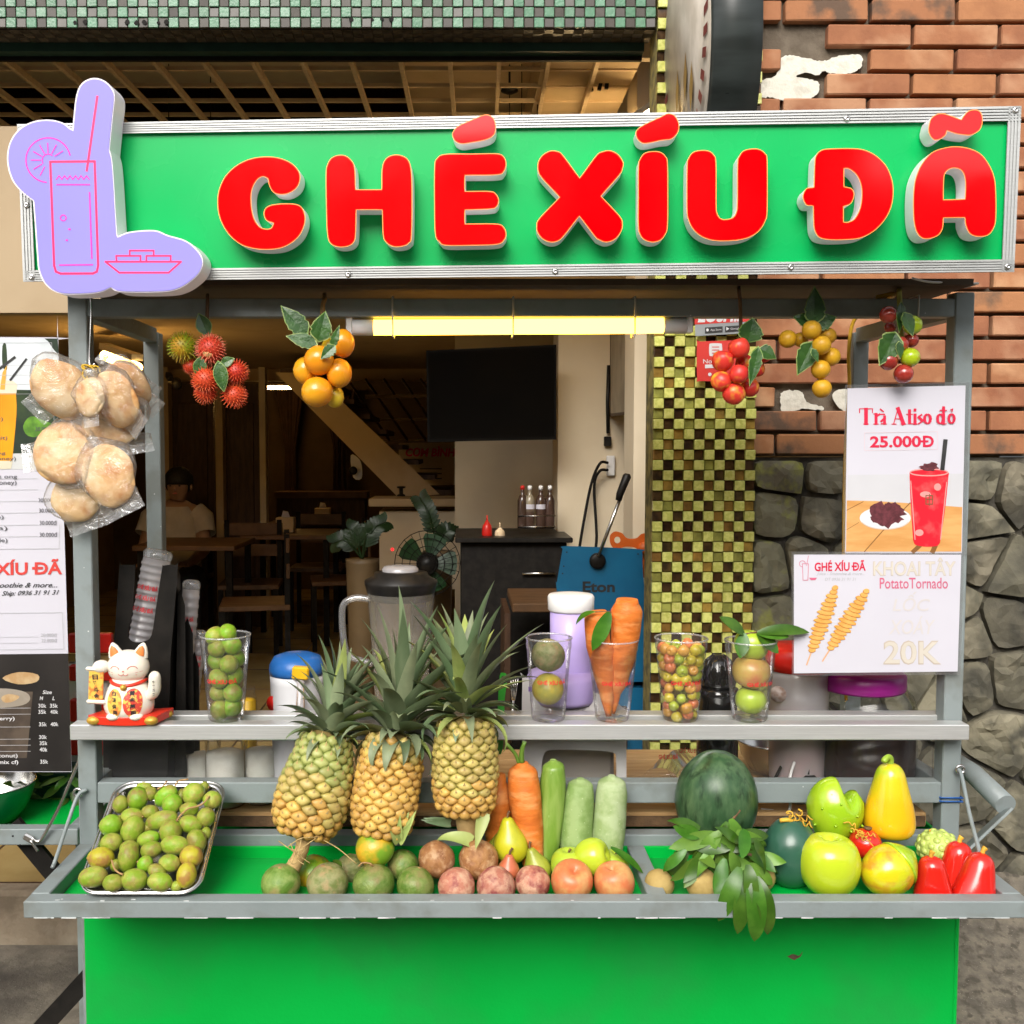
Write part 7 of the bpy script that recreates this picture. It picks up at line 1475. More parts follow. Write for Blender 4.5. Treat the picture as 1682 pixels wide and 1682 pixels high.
# --- potato poster
P2 = Plane((0, -.0135, 0), (0, -1, 0))
t = sheet('snack_poster', 'white poster with two spiral potato skewers for 20K', P2, [(1304, 911), (1579, 911), (1573, 1103), (1304, 1106)], [(1300, 906), (1584, 907), (1578, 1108), (1301, 1110)])
M_PPOT = mat('printed_potato', (.74, .40, .11), .4, (.68, .32, .07), 40, 4); M_PPOTD = fillm('printed_potato_edge', (.52, .23, .05)); M_PCREAM = fillm('printed_cream', (.60, .555, .48)); M_PCRE2 = fillm('printed_pale_cream', (.60, .565, .56)); M_PROSE = fillm('printed_rose', (.58, .13, .22))
def skewer(b, tip, w):
    b, tip = Vector(b), Vector(tip); d = (tip - b); L = d.length; d.normalize(); s_ = Vector((-d.y, d.x)); fill = []; edge = []; n = 16
    for k in range(n):
        u = .16 + .84 * (k + .5) / n; hw = w * (math.sin(math.pi * min(1, (u - .10) / .92)) ** .6) * (.8 + .2 * (k % 2)); c = b + d * u * L; hh = L * .84 / n * .62
        L_ = [c + s_ * (hw * math.cos(a * .3927)) + d * (hh * math.sin(a * .3927) + .22 * hw * math.cos(a * .3927)) for a in range(16)]
        fill.append(('p', [tuple(p) for p in L_])); edge.append(('l', [tuple(c + s_ * hw * q - d * (hh * .9 * math.sqrt(max(0, 1 - q * q)) - .22 * hw * q)) for q in (-.98, -.6, -.2, .2, .6, .98)], 1.1))
    return fill, edge, [('l', [tuple(b), tuple(b + d * L * .2)], 2.4)]
for b, tp in (((1325, 1092), (1373, 962)), ((1351, 1086), (1425, 968))):
    f, e, s_ = skewer(b, tp, 15)
    pr(t, 'stick_print', fillm('printed_stick', (.70, .40, .22)), P2, s_, .0008); pr(t, 'potato_print', M_PPOT, P2, f, .0009); pr(t, 'potato_edge_print', M_PPOTD, P2, e, .0016)
pr(t, 'shop_name_print', M_PCRIM, P2, [('t', 'GHÉ XÍU ĐÃ', (1338, 920, 1422, 938), .025, 0, -1)], .0010)
pr(t, 'tagline_print', M_PGREY, P2, [('t', 'Juice - Smoothie & more...', (1341, 940, 1420, 946), 0, .35), ('t', 'DT 0936 31 91 31', (1355, 949, 1406, 954), 0, .2)], .0010)
pr(t, 'small_logo_print', M_PROSE, P2, [('l', [(1318, 926), (1328, 926), (1327, 953), (1319, 953)], .9, True), ('l', [(1325, 929), (1328, 913)], .8), ('l', ell(1318, 926, 5, 5, 12, 95, 350), .8), ('p', [(1329, 949), (1342, 949), (1339, 953), (1332, 953)])], .0010)
pr(t, 'heading_print', fillm('printed_tan_outline', (.52, .44, .36)), P2, [('t', 'KHOAI TÂY', (1434, 916, 1570, 946), .024)], .0009); pr(t, 'heading_fill_print', M_PCREAM, P2, [('t', 'KHOAI TÂY', (1435, 917, 1569, 945), .008)], .0012)
pr(t, 'subtitle_print', M_PROSE, P2, [('t', 'PotatoTornado', (1445, 949, 1557, 967), .008)], .0010)
pr(t, 'faint_words_print', M_PCRE2, P2, [('t', 'LỐC', (1466, 972, 1528, 1004), .01, .2), ('t', 'XOÁY', (1460, 1012, 1536, 1042), .01, .2)], .0010)
pr(t, 'amount_print', fillm('printed_tan_outline', (.52, .44, .36)), P2, [('t', '20K', (1451, 1052, 1546, 1092), .03)], .0009); pr(t, 'amount_fill_print', M_PCREAM, P2, [('t', '20K', (1453, 1054, 1544, 1090), .012)], .0012)
# --- tall menu board on the left
P3 = Plane((0, .20, 0), (0, -1, 0))
t = thing('menu_board', 'tall printed drinks menu board at the left edge, black at the bottom', 'menu board', P3.at(0, 1268))
one('board', M_PAPER, t, lambda m: m.prism([smooth_loop([(-330, 553, 1), (88, 554), (94, 558), (96, 566), (118, 1268, 1), (-330, 1268, 1)], 2)], lambda u, v, w: P3.at(u, v, w), .004))
pr(t, 'sky_print', mat('printed_pale_sky', (.55, .60, .62), .35, (.66, .70, .72), 10, 3), P3, [('p', [(-330, 555), (94, 556), (99, 645), (-330, 648)])], .0005)
pr(t, 'foliage_print', mat('printed_dark_foliage', (.016, .03, .018), .35, (.035, .06, .02), 14, 4, .45, .65), P3, [('p', smooth_loop([(-330, 640, 1), (20, 640), (60, 642), (99, 640, 1), (102, 740, 1), (60, 742), (20, 745), (-330, 745, 1)], 3)), ('p', smooth_loop([(73, 556, 1), (94, 556, 1), (96, 580), (88, 574), (80, 562)], 3)), ('p', smooth_loop([(4, 568), (10, 566), (12, 600), (10, 608), (4, 600)], 3))], .0007)
pr(t, 'bright_leaf_print', mat('printed_bright_leaf', (.14, .32, .03), .35, (.07, .18, .02), 40, 3), P3, [('p', smooth_loop([(38, 700), (50, 684), (70, 690), (92, 700), (95, 716), (70, 718), (46, 716)], 3))], .0009)
pr(t, 'counter_print', fillm('printed_pale_counter', (.55, .56, .55)), P3, [('p', [(-330, 742), (103, 738), (104, 770), (-330, 775)])], .0006)
pr(t, 'orange_drink_print', mat('printed_orange_drink', (.78, .33, .008), .35, (.70, .26, .005), 8, 3), P3, [('p', smooth_loop([(-50, 645, 1), (26, 645, 1), (27, 680), (20, 757, 1), (-44, 757, 1)], 3))], .0010)
pr(t, 'glass_rim_print', fillm('printed_cream_foam', (.66, .60, .45)), P3, [('p', smooth_loop([(-48, 646, 1), (-44, 626), (22, 626), (27, 646, 1)], 3)), ('p', [(-46, 757), (21, 757), (18, 770), (-42, 772)])], .0011)
pr(t, 'wedge_print', fillm('printed_orange_wedge', (.72, .38, .06)), P3, [('p', [(0, 640), (4, 612), (11, 600), (8, 640)])], .0012)
pr(t, 'straw_print', M_INK, P3, [('l', [(0, 605), (24, 587)], 4.4), ('l', [(17, 624), (43, 590)], 3.6)], .0014)
pr(t, 'frame_print', M_PGREY, P3, [('l', [(-300, 564), (85, 563), (91, 770)], .6)] + [('l', [(-300, y + 4), (x, y + 2)], .5) for y, x in ((598, 50), (614, 52), (629, 52), (645, 52))], .0012)
pr(t, 'price_print', fillm('printed_charcoal', (.09, .09, .10)), P3, [('t', '25.000đ', (52, 591.5, 80, 599), .004, 0, -1), ('t', '25.000đ', (53, 607, 81, 614.5), .004, 0, -1), ('t', '25.000đ', (54, 622.5, 82, 630), .004, 0, -1), ('t', '25.000đ', (55, 638, 83, 645), .004, 0, -1), ('t', '30.000đ', (58, 701, 86, 708), .004), ('t', '30.000đ', (58, 716, 86, 723), .004), ('t', '30.000đ', (63, 818, 91, 825), .004), ('t', '30.000đ', (64, 835, 92, 842), .004), ('t', '30.000đ', (65, 855, 93, 862.5), .004), ('t', '30.000đ', (65, 874.5, 94, 882), .004)], .0016)
pr(t, 'item_print', fillm('printed_charcoal', (.09, .09, .10)), P3, [('t', 'chanh mật ong', (-60, 779, 28, 787.5), .004), ('t', '(lemon + honey)', (-60, 789, 27, 798), .004), ('t', 'chanh dây)', (-60, 685, 5, 693), .004), ('t', '(passion fruit)', (-60, 716, 12, 724), .004), ('t', 'mật ong', (-40, 741, 9, 748), .004), ('t', '(tea + honey)', (-50, 750, 26, 758), .004), ('t', '(orange)', (-50, 846, 6, 854), .004), ('t', '(guava)', (-50, 864, 12, 872.5), .004), ('t', '(pineapple)', (-50, 884, 12, 892.5), .004)], .0016)
pr(t, 'rule_print', fillm('printed_light_grey', (.45, .45, .47)), P3, [('l', [(-300, y + 5), (62, y)], .6) for y in (786, 804, 823, 842, 862, 881)] + [('l', [(-300, 905), (97, 901), (98, 862)], .7), ('l', [(-300, 1012), (102, 1006), (105, 1066), (-300, 1071)], .7, True)] + [('l', [(-300, y + 4), (62, y)], .5) for y in (1046, 1056)], .0012)
pr(t, 'shop_name_print', fillm('printed_coral_red', (.62, .06, .05)), P3, [('t', 'GHÉ XÍU ĐÃ', (-78, 919, 102, 945), .026, 0, -3)], .0012)
pr(t, 'tagline_print', M_INK, P3, [('t', 'Juice - Smoothie & more...', (-62, 957, 94, 968), .008, .4, -1), ('t', 'Ship: 0936 31 91 31', (3, 970, 97, 980), .008, .4, -2)], .0012)
pr(t, 'small_price_print', M_PGREY, P3, [('t', '20.000đ', (67, 1040, 93, 1046), .0), ('t', '22.000đ', (68, 1049, 93, 1055), .0)], .0012)
pr(t, 'dark_panel_print', mat('printed_black_panel', (.018, .016, .015), .3, (.03, .026, .024), 6), P3, [('p', [(-330, 1078), (112, 1073.5), (117.5, 1267), (-330, 1267)])], .0006)
pr(t, 'shake_print', mat('printed_dim_shake', (.10, .075, .055), .35, (.06, .045, .035), 20), P3, [('p', smooth_loop([(-40, 1136, 1), (54, 1136, 1), (52, 1160), (44, 1245, 1), (-30, 1245, 1)], 3))], .0009)
pr(t, 'shake_foam_print', mat('printed_shake_foam', (.33, .29, .24), .35, (.28, .24, .19), 20), P3, [('p', smooth_loop([(-40, 1150), (-20, 1134), (10, 1131), (42, 1137), (49, 1150), (30, 1160), (-20, 1162)], 4))], .0011)
pr(t, 'fruit_slice_print', mat('printed_slice', (.42, .26, .12), .35, (.5, .36, .2), 50), P3, [('p', smooth_loop([(2, 1146), (14, 1140), (32, 1144), (22, 1152), (8, 1154)], 3)), ('p', smooth_loop([(4, 1114), (30, 1104), (62, 1108), (60, 1120), (30, 1124)], 3))], .0013)
pr(t, 'white_text_print', M_PWH, P3, [('t', 'Size', (70, 1134, 85, 1140), .012, .15), ('t', 'M', (65, 1144, 71, 1150), .012, .2), ('t', 'L', (86, 1144, 90, 1150), .012, .2), ('t', '30k', (63, 1156, 76, 1162.5), .012), ('t', '35k', (82, 1156, 95, 1162.5), .012), ('t', '35k', (63, 1166, 76, 1172.5), .012), ('t', '40k', (82.5, 1166, 95.5, 1172.5), .012), ('t', '35k', (64, 1186.5, 77, 1193), .012), ('t', '40k', (83, 1186.5, 96, 1193), .012), ('t', '30k', (64, 1207.5, 77, 1214), .012), ('t', '35k', (65, 1217.5, 78, 1224), .012), ('t', '40k', (65, 1228, 78, 1234.5), .012), ('t', '35k', (66, 1248, 79, 1254.5), .012), ('t', '(strawberry)', (-40, 1177, 24, 1185), .012), ('t', '(coconut)', (-20, 1238, 29, 1246), .012), ('t', '(nut mix cf)', (-26, 1248.5, 30, 1257), .012)] + [('l', [(-300, y + 2), (50, y)], .5) for y in (1163, 1173, 1194, 1214, 1224, 1234)], .0014)
# --- stickers on the mosaic column
P4 = Plane((0, .676, 0), (0, -1, 0))
def sticker(name, label, L, items):
    t = thing(name, label, 'sticker', P4.at(1190, max(p[1] for p in L))); one('sheet', items[0], t, lambda m: m.prism([smooth_loop(L, 3)], lambda u, v, w: P4.at(u, v, w), .002))
    for nm, mt, it, lf in items[1:]: pr(t, nm, mt, P4, it, lf)
sticker('delivery_sticker', 'red and grey delivery sticker high on the mosaic column', [(1141, 500, 1), (1232, 498, 1), (1232, 547, 1), (1142, 552, 1)], [mat('grey_sticker', (.30, .32, .33), .4, (.27, .29, .3), 10), ('red_band', mat('coral_red_sticker', (.62, .05, .04), .35, (.58, .045, .04), 10), [('p', [(1141, 500), (1232, 498), (1232, 528), (1141, 533)])], .0005), ('lettering', M_PWH, [('t', 'LOSHIP', (1146, 505, 1226, 529), .045, .25, -2)], .001), ('store_badges', M_INK, [('p', [(1158, 538), (1187, 536), (1187, 546), (1158, 548)]), ('p', [(1191, 536), (1220, 534), (1220, 544), (1191, 546)])], .0008), ('badge_text', M_PWH, [('t', 'App Store', (1167, 540, 1185, 544), 0, 0, -1), ('t', 'Google', (1200, 538, 1216, 542), 0, 0, -1), ('p', [(1193, 537), (1198, 540), (1193, 543)]), ('p', ell(1162, 542, 2.2, 2.6, 10))], .0012)])
sticker('app_sticker', 'red app sticker with a white card icon on the mosaic column', [(1145, 562), (1150, 561), (1208, 559), (1212, 562), (1212, 622), (1207, 625), (1150, 626), (1145, 622)], [MATS['coral_red_sticker'], ('icon', M_PWH, [('p', smooth_loop([(1165, 567), (1168, 564), (1183, 564), (1186, 567), (1186, 582), (1183, 585), (1168, 585), (1165, 582)], 3)), ('t', 'Now', (1155, 590, 1178, 597), .01), ('p', [(1158, 599), (1182, 598), (1182, 604), (1158, 605)]), ('p', ell(1166, 615, 3, 3, 10))], .0006), ('icon_lines', MATS['coral_red_sticker'], [('l', [(1170, 570), (1181, 570)], 1.4), ('l', [(1170, 575), (1181, 575)], 1.4), ('l', [(1170, 580), (1177, 580)], 1.4)], .001)])
# ================================================================ neighbouring stall at the left edge
nb = thing('side_stall', 'grey framed side stall with a green tray at the left edge', 'stall', Wz(60, 1390, .3))
NY = .065; zN = zat(1362, NY)
one('front_bar', M_GREY, nb, lambda m: m.box((W(-200, 1380, NY).x + (W(128, 1380, NY).x - W(-200, 1380, NY).x) / 2, NY + .015, zN - .017), (W(128, 1380, NY).x - W(-200, 1380, NY).x, .03, .034), bev=.002))
one('end_bar', M_GREY, nb, lambda m: m.bar((W(118, 1370, NY).x, NY + .03, zN - .016), (W(118, 1370, NY).x, NY + .40, zN - .016), .03, .032, bev=.002))
one('tray_floor', M_GREEN, nb, lambda m: m.box((W(118, 1370, NY).x - .45, NY + .22, zN - .028), (.87, .37, .006)))
for a, b in (((20, 1352), (100, 1448)), ((150, 1600), (40, 1720))): one('black_strut', M_BLACKM, nb, lambda m: m.bar(W(a[0], a[1], .10), W(b[0], b[1], .10), .038, .012, upv=(0, -1, 0)))
one('stay_rod', M_STEEL, nb, lambda m: m.tube(curve3([W(138, 1242, .01), W(130, 1250, .015), W(100, 1320, .04), W(72, 1372, .055), W(62, 1382, .055), W(52, 1376, .055)], 4), .0036, 8)); one('latch', M_STEEL, nb, lambda m: [m.box(W(47, 1376, .058), (.022, .012, .014), rotm(0, .5), .003), m.tube(curve3([W(50, 1380, .05), W(58, 1392, .05), W(62, 1398, .05)], 3), .003, 7)])
one('bolt_hole', M_BLACK, nb, lambda m: [m.lathe([(.002, 0), (.002, .001)], W(px, py, NY - .0002), 10, along((0, -1, 0))) for px, py in ((21, 1373), (33, 1388))])
for k, lg_ in enumerate((-.75, -1.3)): one('leg', M_GREY, nb, lambda m: m.box((lg_ - .1, NY + .2, zN / 2 - .02), (.03, .03, zN - .06)))
bw_ = thing('mixing_bowl', 'steel mixing bowl with green outside on the side stall', 'bowl', W(-25, 1362, .16)); cbx = W(-25, 1300, .16); zb_ = zN - .024
one('steel_inside', M_STEEL, bw_, lambda m: m.lathe(sm([(.002, .012), (.05, .014), (.078, .035), (.094, .075), (.097, .088), (.1, .0885)], 2), (cbx.x, .17, zb_), 40, cap=(False, False))); one('green_outside', mat('green_enamel', (.0, .16, .035), .3, (.0, .14, .03), 8, coat=.3), bw_, lambda m: m.lathe(sm([(.04, 0), (.055, .004), (.081, .032), (.0965, .074), (.0985, .087)], 2), (cbx.x, .17, zb_), 40, cap=(True, False)))
hb = thing('herb_pile', 'pile of leafy green herbs under the menu board', 'herbs', W(70, 1300, .34)); rng = random.Random(8)
for k in range(95):
    x, y = rng.uniform(-10, 128), rng.uniform(1262, 1312); Y = rng.uniform(.27, .40)
    one('leaf', M_LEAF if rng.random() < .65 else M_LEAFL, hb, lambda m: leaf(m, W(x, y, Y), (rng.uniform(-1, 1), -.3, rng.uniform(-.4, .35)), (rng.uniform(-.5, .5), -.8, .8), rng.uniform(.03, .06), rng.uniform(.010, .02), rng.uniform(0, .8), 5))
one('herb_basket', M_DKGREEN, hb, lambda m: m.box((W(60, 1330, .36).x - .1, .36, zN + .012), (.42, .10, .07), bev=.01))
# ================================================================ the room behind
def lampbar(name, label, a, b, r, strength, col=(1.0, .56, .15)):
    t = thing(name, label, 'lamp', a); one('tube', glow('room_tube_%s' % name, col, em(strength)), t, lambda m: m.tube([a, b], r, 10)); one('housing', M_WHITE, t, lambda m: m.bar(a + Vector((0, 0, r * 1.9)), b + Vector((0, 0, r * 1.9)), r * 2.2, r * 1.2)); return t
lampbar('ceiling_tube', 'glowing warm tube lamp on the shop ceiling at left', W(172, 584, 3.4), W(226, 604, 3.0), .026, 28)
lampbar('rear_tube', 'thin glowing tube lamp far back beside the stair beam', W(395, 637, 6.3), W(478, 637, 6.3), .013, 60)
lampbar('entry_tube', 'small lit lamp glimpsed between the signboard and the round sign', W(900, 300, 1.30), W(1076, 180, 1.45), .014, 60, (1.0, .68, .32))  # only the tip shows; length behind the signboard added to light the slat grid
# stair: stringer, treads, rail
YS = 4.4; st = thing('staircase', 'beige staircase beam slanting down to the right inside the shop', 'staircase', W(715, 812, YS)); PSt = Plane((0, YS, 0), (0, -1, 0))
one('stringer', M_BEIGE, st, lambda m: m.prism([[(452, 612), (512, 612), (722, 812), (655, 818)]], lambda u, v, w: PSt.at(u, v, w), .10))
for k in range(9): one('tread', M_DKWOOD, st, lambda m: m.box(W(480 + k * 25, 622 + k * 23.5, YS + .45) + Vector((.12, 0, .02)), (.26, .80, .03)))
for k, (a, b) in enumerate((((600, 652), (705, 650)), ((600, 690), (705, 688)), ((612, 724), (772, 722)))): one('rail', M_TAN, st, lambda m: m.tube([W(*a, YS + .9), W(*b, YS + .9)], .014 if k == 0 else .008, 8))
for k in range(6): one('baluster', M_DKWOOD, st, lambda m: m.tube([W(570 + k * 30, 622, YS + .9), W(640 + k * 30, 724, YS + .9)], .010, 6))
ld = thing('landing_counter', 'beige counter with a cream front at the stair foot', 'counter', W(690, 900, YS - .3)); one('top', M_BEIGE, ld, lambda m: m.box(W(693, 823, YS - .3), (.60, .4, .045), bev=.004)); one('front', M_CREAM, ld, lambda m: m.box(W(700, 900, YS - .25), (.54, .3, .46)))
one('trophy', M_BLACK, ld, lambda m: m.lathe([(.025, 0), (.025, .008), (.012, .014), (.012, .045), (.026, .05), (.026, .058), (.01, .06)], W(659, 815, YS - .3), 14))
# banner
PBn = Plane((0, YS + 1.3, 0), (0, -1, 0)); bn = thing('wall_banner', 'cream wall banner with red heading behind the stair', 'banner', PBn.at(710, 790)); one('sheet', fillm('aged_banner', (.50, .40, .24)), bn, lambda m: m.prism([[(655, 728), (772, 726), (772, 796), (655, 798)]], lambda u, v, w: PBn.at(u, v, w), .01))
pr(bn, 'heading_print', M_PCRIM, PBn, [('t', 'CƠM BÌNH DÂN', (666, 733, 790, 750), .04, .15)], .002); pr(bn, 'text_print', M_INK, PBn, [('l', [(690, y), (725, y)], 2) for y in (770, 778, 786)] + [('t', 'Thêm', (749, 763, 768, 772), .02), ('t', 'Phần', (751, 778, 768, 786), .02)], .002)
# right-hand wall, pillar, tv
struct('wall_recess', MB().box(W(850, 800, 3.4) + Vector((0, .05, .2)), (.66, .1, 3.2)), M_CREAM)
struct('wall_pillar', MB().box(((W(916, 800, 2.3).x + W(1050, 800, 2.3).x) / 2, 2.42, 1.6), (W(1050, 800, 2.3).x - W(916, 800, 2.3).x, .24, 3.2)), M_CREAM)
struct('door_jamb', MB().box(((W(1040, 800, 1.45).x + .78) / 2, 1.55, 1.6), (.78 - W(1040, 800, 1.45).x, .20, 3.2)), M_CREAM)
tv = thing('wall_television', 'large dark flat television hung high on the shop wall', 'television', W(808, 725, 2.1)); PT = Plane(W(808, 645, 2.05), (-.08, -1, 0)); one('case', mat('tv_bezel', (.004, .0035, .003), .6, (.006, .005, .004), 10, spec=.05), tv, lambda m: m.prism([[(700, 576), (914, 566), (914, 722), (702, 726)]], lambda u, v, w: PT.at(u, v, w), .045)); one('screen', mat('dark_screen', (.003, .0025, .002), .6, (.004, .003, .002), 4, spec=.02), tv, lambda m: m.prism([[(704, 580), (910, 570), (910, 717), (706, 721)]], lambda u, v, w: PT.at(u, v, w + .001), .0008)); one('wall_mount', M_BLACK, tv, lambda m: m.bar(W(830, 650, 2.1), W(880, 650, 3.4), .06, .06))
pf = thing('framed_picture', 'pale framed picture hung edge on beside the doorway', 'picture', W(1018, 684, 1.9)); one('frame', M_DKWOOD, pf, lambda m: m.add([W(1002, 545, 2.28), W(1034, 545, 1.75), W(1034, 681, 1.75), W(1002, 684, 2.28)], [(0, 1, 2, 3)])); one('print', mat('sepia_picture', (.40, .34, .24), .5, (.28, .23, .16), 6), pf, lambda m: m.add([W(1003, 550, 2.25), W(1031, 550, 1.76), W(1031, 676, 1.76), W(1003, 679, 2.25)], [(0, 1, 2, 3)]))
so2 = thing('wall_socket', 'white wall socket with two black plugs on the cream pillar', 'socket', W(1000, 765, 2.28)); one('plate', M_WHITE, so2, lambda m: m.box(W(1003, 765, 2.285), (.035, .02, .085), bev=.004))
for k, (dx, ex) in enumerate(((-52, 950), (-24, 975))): one('cord', M_BLACKM, so2, lambda m: m.tube(curve3([W(998, 760 + 12 * k, 2.25), W(985, 762 + 12 * k, 2.22), W(970 + k * 6, 800, 2.25), W(ex + 5, 880, 2.2), W(ex, 920, 2.0)], 5), .006, 7))
one('switch', M_BLACK, so2, lambda m: [m.box(W(998, 725, 2.28), (.03, .02, .04), bev=.003), m.tube([W(999, 712, 2.28), W(998, 660, 2.28), W(1000, 600, 2.28)], .008, 6)])
# condiment rack with bottles
rk = thing('bottle_rack', 'wire rack holding bottles on the dark counter', 'rack', W(880, 872, 2.1))
for y in (848, 866): one('wire', M_STEEL, rk, lambda m: m.tube([W(852, y, 2.05), W(912, y - 1, 2.05), W(912, y - 2, 2.2), W(852, y - 1, 2.2)], .003, 6, closed=True))
for lb, px, mt, cap_ in (('dark sauce bottle at the left of the rack', 858, 'dark_sauce', 'brown'), ('clear labelled bottle second in the rack', 870, 'clear_syrup', 'w'), ('dark labelled bottle third in the rack', 888, 'dark_syrup', 'w'), ('dark bottle at the right of the rack', 903, 'dark_syrup2', 'w')):
    o = thing('bottle', lb, 'bottle', W(px, 866, 2.12), 'bottles in the rack'); s_ = S(2.12); b = W(px, 866, 2.12); one('body', mat(mt, (.05, .03, .02) if 'dark' in mt else (.30, .26, .18), .15, (.07, .04, .03), 8, coat=.4), o, lambda m: m.lathe(sm([(.001, 0), (7.5 * s_, 0), (8 * s_, 2 * s_), (8 * s_, 44 * s_), (3.5 * s_, 54 * s_), (3 * s_, 64 * s_), (.001, 65 * s_)], 2), b, 18)); one('cap', M_WHITE if cap_ == 'w' else M_REDP, o, lambda m: m.lathe([(3.6 * s_, 62 * s_), (3.6 * s_, 68 * s_), (1 * s_, 69 * s_)], b, 12)); one('paper_label', M_PAPER, o, lambda m: m.lathe([(8.2 * s_, 18 * s_), (8.2 * s_, 38 * s_)], b, 18, cap=(False, False))) if px in (870, 888) else None
for lb, px, mt, h_ in (('red squeeze bottle on the dark counter', 800, M_REDP, 30), ('small tan jar beside the red squeeze bottle', 821, M_TAN, 18)):
    o = thing('squeeze_bottle', lb, 'bottle', W(px, 884, 2.1)); s_ = S(2.1); one('body', mt, o, lambda m: m.lathe(sm([(.001, 0), (8 * s_, 0), (8 * s_, h_ * .6 * s_), (5 * s_, h_ * .8 * s_), (1.4 * s_, h_ * s_), (.001, h_ * s_)], 2), W(px, 884, 2.1), 14)); one('nozzle', mt, o, lambda m: m.lathe([(1.6 * s_, h_ * .95 * s_), (1 * s_, (h_ + 8) * s_)], W(px, 884, 2.1), 8))
dk = thing('dark_counter', 'black counter unit under the bottle rack', 'counter', W(840, 1000, 2.1)); zd = W(840, 886, 2.1).z; one('unit', M_BLACKM, dk, lambda m: m.box((W(840, 886, 2.2).x, 2.25, (zd + FZ) / 2), (.42, .45, zd - FZ - .01), bev=.005)); one('counter_top', M_BLACK, dk, lambda m: m.box((W(840, 886, 2.2).x, 2.24, zd + .006), (.46, .50, .02), bev=.003)); one('handle', M_STEEL, dk, lambda m: m.tube([W(858, 942, 2.01), W(912, 942, 2.01)], .006, 8))
tb2 = thing('low_shelf', 'brown wooden shelf in front of the dark counter', 'shelf', W(900, 1100, 1.6)); one('board', M_MIDWOOD, tb2, lambda m: m.box(W(905, 985, 1.7), (.30, .4, .03), bev=.003)); one('side', M_DKWOOD, tb2, lambda m: [m.box(W(905 + k * 75, 985, 1.7) + Vector((0, 0, -.38)), (.02, .36, .72)) for k in (-1, 1)])
# blue press machine
Ym = 1.05; pm = thing('press_machine', 'blue hand press machine with a long lever beside the mosaic column', 'press machine', W(985, 1010, Ym)); PM = Plane((0, Ym, 0), (0, -1, 0)); M_BLUE = mat('blue_machine_paint', (.012, .15, .30), .35, (.01, .12, .25), 6)
one('body', M_BLUE, pm, lambda m: m.prism([smooth_loop([(924, 902, 1), (932, 897), (1050, 902), (1055, 906, 1), (1058, 960), (1072, 1000, 1), (1068, 1120, 1), (930, 1120, 1), (914, 965), (915, 955)], 4)], lambda u, v, w: PM.at(u, v, w), .16))
one('base', M_BLUE, pm, lambda m: m.box(W(995, 1200, Ym + .08), (.24, .14, .30)))
one('stand', M_DKWOOD, pm, lambda m: m.box(((W(905, 1000, 1.0).x + .50) / 2, 1.14, .42), (.50 - W(905, 1000, 1.0).x, .22, .52)))
one('pivot', M_BLACK, pm, lambda m: m.lathe([(.024, 0), (.024, .012), (.018, .016)], PM.at(981, 921, .001), 22, along((0, -1, 0)))); one('lever', M_STEEL, pm, lambda m: m.tube([PM.at(983, 914, .02), PM.at(1020, 815, .02)], .0055, 10)); one('lever_grip', M_BLACK, pm, lambda m: m.tube([PM.at(1016, 822, .02), PM.at(1018, 812, .02), PM.at(1030, 782, .02), PM.at(1031, 778, .02)], [.009, .011, .0125, .007], 12))
pr(pm, 'lettering', M_INK, PM, [('t', 'Eton', (957, 955, 1010, 973), .03)], .0012)
pr(pm, 'rivets', M_INK, PM, [('p', ell(px, py, 1.3, 1.3, 8)) for px, py in ((931, 907), (926, 930), (1048, 910), (924, 942))], .0012)
ow = thing('orange_wheel', 'orange plastic hand wheel behind the blue press', 'hand wheel', W(1040, 930, Ym + .25)); M_ORG = mat('orange_plastic', (.62, .12, .015), .4, (.55, .1, .01), 10); Yo = Ym + .22
one('spokes', M_ORG, ow, lambda m: m.prism([smooth_loop([(1002, 880), (1010, 873), (1022, 876), (1030, 884), (1045, 884), (1054, 877), (1070, 876), (1074, 888), (1068, 900), (1070, 930), (1062, 950), (1052, 940), (1050, 905), (1030, 898), (1012, 902), (1003, 894)], 4), ell(1014, 887, 5, 5.5, 14)], lambda u, v, w: Plane((0, Yo, 0), (0, -1, 0)).at(u, v, w), .03))
one('hub', M_ORG, ow, lambda m: m.lathe([(.02, -.02), (.02, .04)], W(1058, 900, Yo), 14, along((0, 1, 0))))
